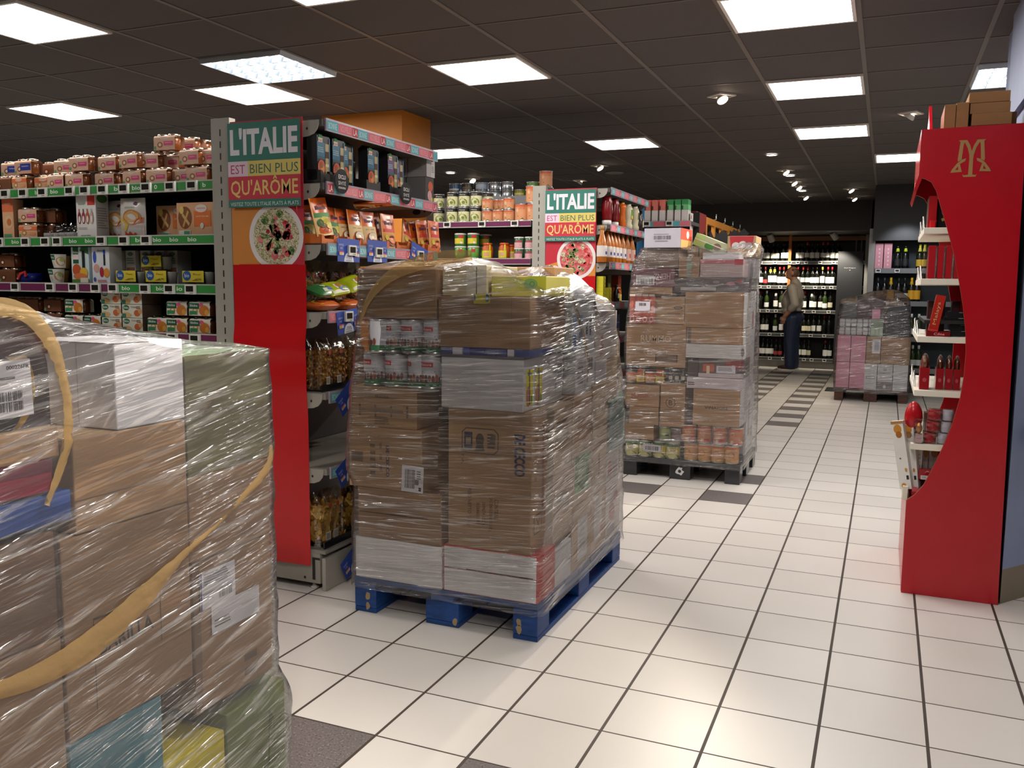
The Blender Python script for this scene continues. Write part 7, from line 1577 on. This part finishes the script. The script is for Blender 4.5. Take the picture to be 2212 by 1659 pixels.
h2 = tbox('brown box second from the bottom of the pile on the display', 2099, 2186, 232, 258, 1.5, .3, h1+.001)
h3 = tbox('deep brown box in the upper pile on the display', 2096, 2183, 208, 231, 1.51, .32, h2+.001)
tbox('deep brown box topmost on the display', 2094, 2183, 184, 207, 1.51, .32, h3+.001)
tbox('brown box behind the pile, right end of the display top', 2186, 2196, 216, 262, 1.6, .2, TZ)

# ------------------------------------------------------------------ wine shelving along the back
WX0, WX1 = -1.6, at(1876, 650, y=YW).x
WL = [at(1700, v, y=YW).z for v in (564, 617, 669, 720, 772)]
g = thing('wine_shelving', 'long dark wine shelving along the back wall behind the man', 'shelving')
mb = MB(); mb.box(WX0, WX1, YW+.42, YW+.45, .1, 2.25, '#15120f'); mb.build('back_panel', g)
mb = MB(); mb.box(WX0, WX1, YW+.03, YW+.42, 0, WL[4]-.05, '#6f6a62'); mb.build('plinth', g)
mb = MB(); mb.box(WX0, WX1, YW+.04, YW+.06, at(1750, 515, y=YW).z-.035, at(1750, 515, y=YW).z+.035, '#7a5230'); mb.build('wood_rail', g)
for k, z in enumerate(WL):
    mb = MB(); mb.box(WX0, WX1, YW+.012, YW+.42, z-.03, z, '#2a2724'); sh = mb.build('shelf', g)
    mb = MB(); mb.box(WX0, WX1, YW, YW+.012, z-.055, z+.003, 'g#8a8a86'); mb.dr(flat(YW), WX0, WX1, z-.045, z-.012, 'g#4a4a48'); mb.build('edge_strip', sh)
    rr = random.Random(k+2)
    x = -.05
    while x < WX1-.4:
        price_tag(sh, (x, YW-.001, z-.026)); x += rr.uniform(.12, .24)
xo = at(1706, 540, y=YW).x
mb = MB(); mb.box(xo-.02, xo+.025, YW+.015, YW+.4, .1, 2.2, '#b0682a'); mb.build('wood_upright', g)
mb = MB(); mb.box(at(1640, 600, y=YW).x-.06, at(1640, 600, y=YW).x, YW+.0, YW+.4, .1, 2.15, '#161412'); x_ = at(1637, 590, y=YW).x-.02
mp = flat(YW); mb.dt(mp, 'les saisons', x_, at(1637, 563, y=YW).z, .34, .035, '#8a8a86', .0, pi/2); mb.build('sign_post', g)
mb = MB(); mb.box(at(1877, 560, y=YW).x-.06, at(1883, 560, y=YW).x, YW-.03, YW+.45, 0, at(1885, 494, y=YW).z, '#8d8a84'); mb.build('end_post', g)
for xx in (.95, 1.03):
    mb = MB(); mb.box(at(1850, 520, y=YW).x+(xx-.95)-.012, at(1850, 520, y=YW).x+(xx-.95)+.01, YW+.07, YW+.1, 1.8, 2.24, '#5a5048'); mb.build('rod', g)
settle(g, (0, YW+.2, 0))
def bottle(key, glass, caps, lab, lz, lh, h=.31, lw=1.25, neck=None, r=.038):
    def f():
        mb = MB()
        mb.lathe([(r*.9, 0), (r, .006), (r, .185), (r*.8, .215), (.0145, .24), (.0145, .262, caps), (.0155, .263), (.0155, h), (.0001, h+.001)], glass, 14)
        if neck: mb.lathe([(.0155, .2), (.030, .2, neck), (.0175, .27)], neck, 12, caps=False); mb.m = mb.m
        if lab: mb.decals(around(r+.0006), 2*r, 1, [('r', -lw/2, lw/2, lz, lz+lh, lab), ('ln', -.3, .3, lz+lh*.3, lz+lh*.7, '#b8b4a8', 2)], 6)
        return tag(mb.build('wine_bottle'), cat='wine bottle')
    BUILD[key] = f
DG = 'g#10120c'
bottle('w0', DG, 'g#1a1414', '#e4e2da', .05, .09); bottle('w1', DG, 'g#8a1a1e', '#e8e6e0', .045, .10); bottle('w2', DG, 'g#c83a1e', '#e6e4dc', .06, .075); bottle('w3', DG, 'g#b89a3a', '#efece6', .05, .11)
bottle('w4', 'g#2a3a14', 'g#d8d8d0', '#e8e8e8', .04, .075); bottle('w5', DG, 'g#2a2a2c', '#cfc8a8', .05, .08); bottle('w6', DG, 'g#6a1418', None, .05, .08); bottle('w7', DG, 'g#1a1a1a', '#f0eeea', .055, .11, neck='#e8d83a'); bottle('w8', DG, 'g#1a1a1a', '#f0eeea', .05, .1, neck='#efeeea'); bottle('w9', DG, 'g#5a1a1c', '#a8343a', .04, .06)
MIX = [['w0']*6+['w5', 'w2', 'w2'], ['w1', 'w3', 'w2', 'w1', 'w7', 'w0', 'w4'], ['w4', 'w8', 'w1', 'w0', 'w0'], ['w5', 'w0', 'w0', 'w6', 'w0'], ['w0', 'w4', 'w9', 'w0']]
rows = [[1647, 1656, 1668, 1677, 1690, 1700, 1722, 1730, 1741, 1752, 1763, 1775, 1785, 1796, 1807], [1643, 1653, 1664, 1673, 1684, 1693, 1703, 1724, 1735, 1745, 1755, 1764, 1776, 1788, 1797, 1871], [1644, 1658, 1678, 1690, 1740, 1756, 1761, 1775, 1784, 1796], [1641, 1652, 1660, 1679, 1692, 1733, 1741, 1751, 1762, 1774, 1785, 1796], [1645, 1654, 1664, 1673, 1683, 1692, 1733, 1744, 1754, 1790, 1800]]
pick = [['w0', 'w0', 'w5', 'w5', 'w0', 'w0', 'w0', 'w0', 'w2', 'w0', 'w0', 'w2', 'w2', 'w0', 'w5'], ['w0', 'w9', 'w7', 'w7', 'w1', 'w1', 'w3', 'w1', 'w2', 'w2', 'w0', 'w0', 'w3', 'w1', 'w1', 'w5'], ['w6', 'w4', 'w8', 'w4', 'w1', 'w8', 'w0', 'w0', 'w4', 'w5'], ['w5', 'w0', 'w0', 'w4', 'w8', 'w6', 'w5', 'w5', 'w0', 'w0', 'w6', 'w6'], ['w0', 'w0', 'w0', 'w0', 'w9', 'w9', 'w0', 'w0', 'w5', 'w1', 'w0']]
SN = ['top', 'second', 'third', 'fourth', 'bottom']
DES = dict(w0='white-labelled dark', w1='red-capped', w2='orange-capped', w3='gold-capped', w4='pale-capped green', w5='cream-labelled dark', w6='unlabelled dark', w7='yellow-collared', w8='white-collared', w9='red-labelled')
for k in range(5):
    for i, u in enumerate(rows[k]):
        inst(pick[k][i], (at(u, 600, y=YW+.06).x, YW+.06, WL[k]), random.uniform(-.2, .2), f'{DES[pick[k][i]]} wine bottle on the {SN[k]} wine shelf, {NTH[i]} from left', 'wine bottles')
    for i, u in enumerate(rows[k][::2]):
        if k < 4: inst('w6', (at(u, 600, y=YW+.2).x+.03, YW+.2, WL[k]), 0, f'dark wine bottle in the second row of the {SN[k]} wine shelf, {NTH[i]} from left', 'wine bottles')
# black panel in front of the wine at right
a, b = at(1811, 543, y=YW-.05), at(1866, 543, y=YW-.05)
mb = MB(); mb.box(a.x, b.x, YW-.05, YW-.02, .1, a.z, '#232427'); mp = flat(YW-.05); c_ = at(1836, 579, y=YW-.05)
mb.dt(mp, 'Dom Pérignon', c_.x, c_.z, .17, .022, '#9a9a98', .0); mb.dp(mp, [(c_.x-.012, c_.z-.03), (c_.x+.012, c_.z-.03), (c_.x, c_.z-.042)], '#9a9a98')
tag(mb.build('display_board'), 'plain black panel with small white script between wine and champagne', 'panel')
carton('wc', 'wine_box', 'box', .085, .085, .3, '#4a2020', [('r', -.3, .3, .3, .5, '#c8b89a')])
# ceiling track over the wine
tp = at(1612, 497, y=YW-.55); tq = at(1856, 487, y=YW-.55)
t = thing('spotlight_track', 'long white spotlight track below the dark bulkhead over the wine', 'light track')
mb = MB(); mb.box(tp.x, tq.x, YW-.57, YW-.53, tp.z-.03, tp.z+.03, '#9a968c'); mb.build('rail', t)
mb = MB(); mb.box(tp.x+.1, tp.x+.14, YW-.57, YW-.53, tp.z+.03, zb1+.2, '#6a665c'); mb.build('hanger', t)
settle(t, (tp.x, YW-.55, tp.z))
for i, (u, v, tilt) in enumerate(((1665, 513, .35), (1802, 508, .6))):
    p = at(u, v, y=YW-.55)
    t = thing('track_spotlight', f'white cylindrical track spotlight {["left", "right"][i]} of two over the wine', 'spotlight', (p.x, YW-.55, p.z), 0, 'track spotlights')
    m = MB(); m.tube([(0, 0, .09), (0, 0, .03)], .012, '#b8b4aa', 8); m.box(-.15, .15, -.02, .02, .085, .11, '#b0aca2'); m.build('arm', t)
    m = MB(); R_ = Matrix.Rotation(-tilt, 3, 'Y') @ Matrix.Rotation(.5, 3, 'X')
    m.lathe([(.045, .06), (.05, .05), (.05, -.07), (.044, -.072), (.04, -.06)], '#c8c4ba', 18); m.v = [tuple(R_ @ Vector(q)) for q in m.v]; m.build('lamp_head', t)
    light('SPOT', (p.x, YW-.42, p.z-.12), 90, '#fff4e0', (p.x+.1, YW+.1, 1.25), .04, 80)
light('SPOT', (.30, YW-.32, 2.2), 200, '#fff6e4', (.40, YW+.1, 1.15), .04, 75)
# ------------------------------------------------------------------ champagne shelving
CXa, CXb = at(1889, 580, y=YCH+.1).x, 3.6
YC_ = YCH+.12
CL = [at(1940, 580, y=YC_).z, at(1940, 651, y=YC_).z, at(1940, 651, y=YC_).z-.45, at(1940, 651, y=YC_).z-.85]
g = thing('champagne_shelving', 'dark champagne shelving right of the grey end post', 'shelving')
mb = MB(); mb.box(CXa, CXb, YC_+.4, YC_+.42, .1, 2.0, '#26343c'); mb.build('back_panel', g)
mb = MB(); mb.box(CXa-.08, CXa-.005, YC_-.02, YC_+.42, 0, at(1885, 494, y=YC_).z, '#8d8a84'); mb.build('end_post', g)
mb = MB(); mb.box(CXa, CXb, YC_+.03, YC_+.4, 0, .12, '#55524e'); mb.build('plinth', g)
for k, z in enumerate(CL):
    mb = MB(); mb.box(CXa, CXb, YC_+.012, YC_+.4, z-.03, z, '#2a2c2e'); sh = mb.build('shelf', g)
    mb = MB(); mb.box(CXa, CXb, YC_, YC_+.012, z-.06, z+.003, 'g#7a7c7c'); mb.build('edge_strip', sh)
    for u in ((1896, 1937) if k == 0 else (1933, 1960)): price_tag(sh, (at(u, 600, y=YC_).x, YC_-.001, z-.03))
settle(g, (2.6, YC_+.2, 0))
carton('pkc', 'champagne_box', 'champagne box', .1, .1, .36, '#d2909a', [('ln', -.05, .12, .08, .85, '#e8c8c0', 5), ('r', -.5, .5, .86, .87, '#b87a84')])
sc_ = (at(1900, 526, y=YC_+.02).z-CL[0])/.36
wk = (at(1907, 560, y=YC_+.02).x-at(1890, 560, y=YC_+.02).x)/.1
for i, u in enumerate((1898, 1917)): inst('pkc', (at(u, 570, y=YC_+.02).x, YC_+.02, CL[0]), 0, f'tall pink champagne box, {["left", "right"][i]} of two beside the grey post', 'pink champagne boxes', (wk, 1, sc_))
bottle('c0', 'g#0c0e0c', 'g#1a1a1c', '#1a1a1a', .04, .09, .32, neck='g#c8d82a', r=.044); bottle('c1', 'g#1a1c0c', 'g#d8c83a', '#c8a02a', .03, .09, .32, neck='g#d8cf5a', r=.044); bottle('c2', 'g#0c0e0c', 'g#2a2c30', None, 0, 0, .32, r=.044); bottle('c3', 'g#0c0e0c', 'g#1a1a1c', '#c8c8c4', .05, .06, .32, r=.044); bottle('c4', 'g#1a1408', 'g#d8a81e', '#d8a01e', .03, .12, .32, neck='g#d8a81e', r=.044)
kb = (at(1940, 527, y=YC_).z-CL[0])/.32*.98
for i, (u, k) in enumerate(((1938, 'c0'), (1955, 'c0'), (1986, 'c1'), (1996, 'c1'))): inst(k, (at(u, 570, y=YC_+.07).x, YC_+.07, CL[0]), 0, f'champagne bottle with {"lime collar" if k == "c0" else "gold collar and label"} on top champagne shelf, {NTH[i]} from pink boxes', 'champagne bottles', kb)
for i, (u, k) in enumerate(((1895, 'c2'), (1909, 'c2'), (1923, 'c4'), (1940, 'c3'), (1953, 'c3'), (1968, 'c4'), (1980, 'c4'))): inst(k, (at(u, 640, y=YC_+.07).x, YC_+.07, CL[1]), 0, f'champagne bottle on second champagne shelf, {NTH[i]} from the grey post', 'champagne bottles', kb)
for i, u in enumerate((1966, 1982)): inst('w4', (at(u, 740, y=YC_+.07).x, YC_+.07, CL[2]), 0, f'white-capped bottle on the low champagne shelf, {["left", "right"][i]} of two', 'white-capped bottles', kb)
for i, u in enumerate((1970, 1983)): inst('w4', (at(u, 780, y=YC_+.07).x, YC_+.07, CL[3]), 0, f'white-capped bottle on the lowest champagne shelf, {["left", "right"][i]} of two', 'white-capped bottles', kb)
light('SPOT', (2.1, YC_-.6, 2.1), 18, '#e8f0ff', (2.1, YC_+.2, 1.5), .05, 80)

# ------------------------------------------------------------------ the man looking at the wine
pm = at(1712, 799, z=0)
man = thing('person', 'person standing in grey shirt and blue jeans, hand in pocket, before the wine', 'person', (pm.x-.03, pm.y+.0, 0), radians(82))
KM = (at(1712, 576, y=pm.y).z)/1.66
man.scale = (KM*1.06, KM*1.1, KM)
def cap(mb, a, ra, b, rb, m, n=10, fl=1.):
    A, B = Vector(a), Vector(b); d = (B-A).normalized(); pts, rad = [], []
    for i in range(4): t = -pi/2+pi/2*i/3; pts.append(A+d*ra*sin(t)); rad.append(max(.002, ra*cos(t)))
    for i in range(1, 4): pts.append(A.lerp(B, i/4)); rad.append(ra+(rb-ra)*i/4)
    for i in range(4): t = pi/2*i/3; pts.append(B+d*rb*sin(t)); rad.append(max(.002, rb*cos(t)))
    mb.tube(pts, 0, m, n, taper=rad)
SK = '#c08a6c'
b = MB()
# torso, neck, head with face
b.ell((0, .02, 1.12), (.165, .12, .26), SK); b.ell((0, -.005, .92), (.155, .11, .12), SK); b.ell((0, .0, 1.3), (.19, .095, .11), SK)
cap(b, (0, -.015, 1.38), .062, (0, .02, 1.48), .056, SK)
b.ell((0, .035, 1.565), (.072, .09, .10), SK); b.ell((0, .07, 1.515), (.055, .06, .055), SK); b.ell((0, .105, 1.488), (.03, .025, .022), SK)
b.ell((0, .13, 1.545), (.013, .024, .022), SK); b.ell((0, .115, 1.57), (.012, .018, .03), SK); b.ell((0, .112, 1.592), (.045, .018, .012), SK); b.ell((0, .122, 1.512), (.022, .012, .008), SK)
for q in (-1, 1): b.ell((q*.073, .025, 1.555), (.012, .022, .032), SK)
for q in (-1, 1):
    cap(b, (q*.085, 0, .88), .085, (q*.10, .015, .48), .058, SK); cap(b, (q*.10, .015, .48), .056, (q*.105, -.02, .1), .04, SK); cap(b, (q*.105, -.04, .06), .038, (q*.115, .12, .035), .032, SK)
# left arm, hand in the front pocket; right arm hanging, fingers curled
cap(b, (-.185, -.005, 1.32), .058, (-.235, -.075, 1.06), .045, SK); cap(b, (-.235, -.075, 1.06), .043, (-.185, .075, .87), .033, SK)
b.ell((-.172, .10, .825), (.025, .042, .05), SK)
for i in range(4): cap(b, (-.168+.002*i, .075+.018*i, .80), .010, (-.16, .085+.02*i, .74+.006*i), .008, SK, 6)
cap(b, (-.185, .07, .85), .011, (-.20, .115, .80), .009, SK, 6)
cap(b, (.185, -.005, 1.32), .058, (.235, -.03, 1.05), .045, SK); cap(b, (.235, -.03, 1.05), .043, (.225, .04, .82), .032, SK)
b.ell((.225, .05, .765), (.022, .04, .05), SK)
for i in range(4): cap(b, (.222, .025+.018*i, .73), .010, (.212, .032+.018*i, .665+.01*abs(i-1)), .008, SK, 6)
cap(b, (.222, .085, .77), .011, (.205, .105, .715), .009, SK, 6)
b.build('body', man, remesh=.011, smooth=4)
for q in (-1, 1): e = MB(); e.ell((q*.027, .112, 1.572), (.011, .008, .008), '#e4dcd4', 8, 6); e.ell((q*.027, .119, 1.572), (.005, .003, .005), '#2a1f1a', 8, 6); e.build('eye', man)
hr = MB(); hr.ell((0, .03, 1.564), (.0745, .0925, .1005), '#6a4a3a', 20, 14, fn=lambda p: Vector((p.x, min(p.y, .0), min(p.z, .06)))); hr.build('hair', man)
sh = MB(); ST = '#b4aa9c'
sh.ell((0, .035, 1.10), (.185, .145, .22), ST); sh.ell((0, -.01, 1.2), (.19, .13, .18), ST); sh.ell((0, .0, 1.31), (.205, .105, .09), ST); sh.ell((0, .03, .955), (.172, .145, .09), ST)
cap(sh, (0, -.02, 1.36), .085, (0, -.005, 1.415), .072, ST)
cap(sh, (-.185, -.005, 1.32), .074, (-.237, -.072, 1.06), .066, ST); cap(sh, (.185, -.005, 1.32), .074, (.237, -.03, 1.05), .062, ST)
cap(sh, (-.237, -.072, 1.06), .064, (-.222, -.02, .995), .058, ST); cap(sh, (.237, -.03, 1.05), .06, (.235, .0, .98), .054, ST)
sh.build('shirt', man, remesh=.012, smooth=3)
tr = MB(); JN = '#26324e'
tr.ell((0, .0, .89), (.178, .142, .115), JN); tr.ell((0, -.05, .84), (.16, .11, .11), JN)
for q in (-1, 1):
    cap(tr, (q*.085, -.005, .84), .112, (q*.10, .01, .48), .088, JN); cap(tr, (q*.10, .01, .48), .088, (q*.105, -.015, .08), .082, JN)
tr.build('trousers', man, remesh=.012, smooth=3)
bl = MB(); bl.lathe([(.172, .925), (.174, .925), (.174, .955), (.172, .955)], '#1a1614', 24); bl.v = [(p[0], p[1]*.83+.005, p[2]) for p in bl.v]; bl.build('belt', man)
for q in (-1, 1):
    s_ = MB(); s_.ell((q*.11, .04, .045), (.048, .135, .042), '#3a1414', fn=lambda p: Vector((p.x, p.y, max(p.z, -.036)))); s_.ell((q*.11, .0, .07), (.045, .07, .05), '#3a1414'); so = s_.build('shoe', man, remesh=.009, smooth=2)
    s_ = MB(); s_.prism([(cos(2*pi*i/16)*.05, sin(2*pi*i/16)*.138) for i in range(16)], lambda a, c_, t: (q*.11+a, .04+c_, .0+.022*t), '#d8cfc4'); s_.build('sole', man)

EXPO = -0.06
# ------------------------------------------------------------------ view
vs = SC.view_settings; vs.view_transform = 'Standard'; vs.look = 'None'; vs.exposure = EXPO; vs.gamma = 1; vs.use_curve_mapping = False
c = SC.cycles
c.max_bounces = 6; c.diffuse_bounces = 3; c.glossy_bounces = 3; c.transmission_bounces = 3; c.transparent_max_bounces = 16
c.use_adaptive_sampling = True; c.adaptive_threshold = .09
c.sample_clamp_indirect = 6.; c.caustics_reflective = False; c.caustics_refractive = False
try: c.use_denoising = True
except Exception: pass
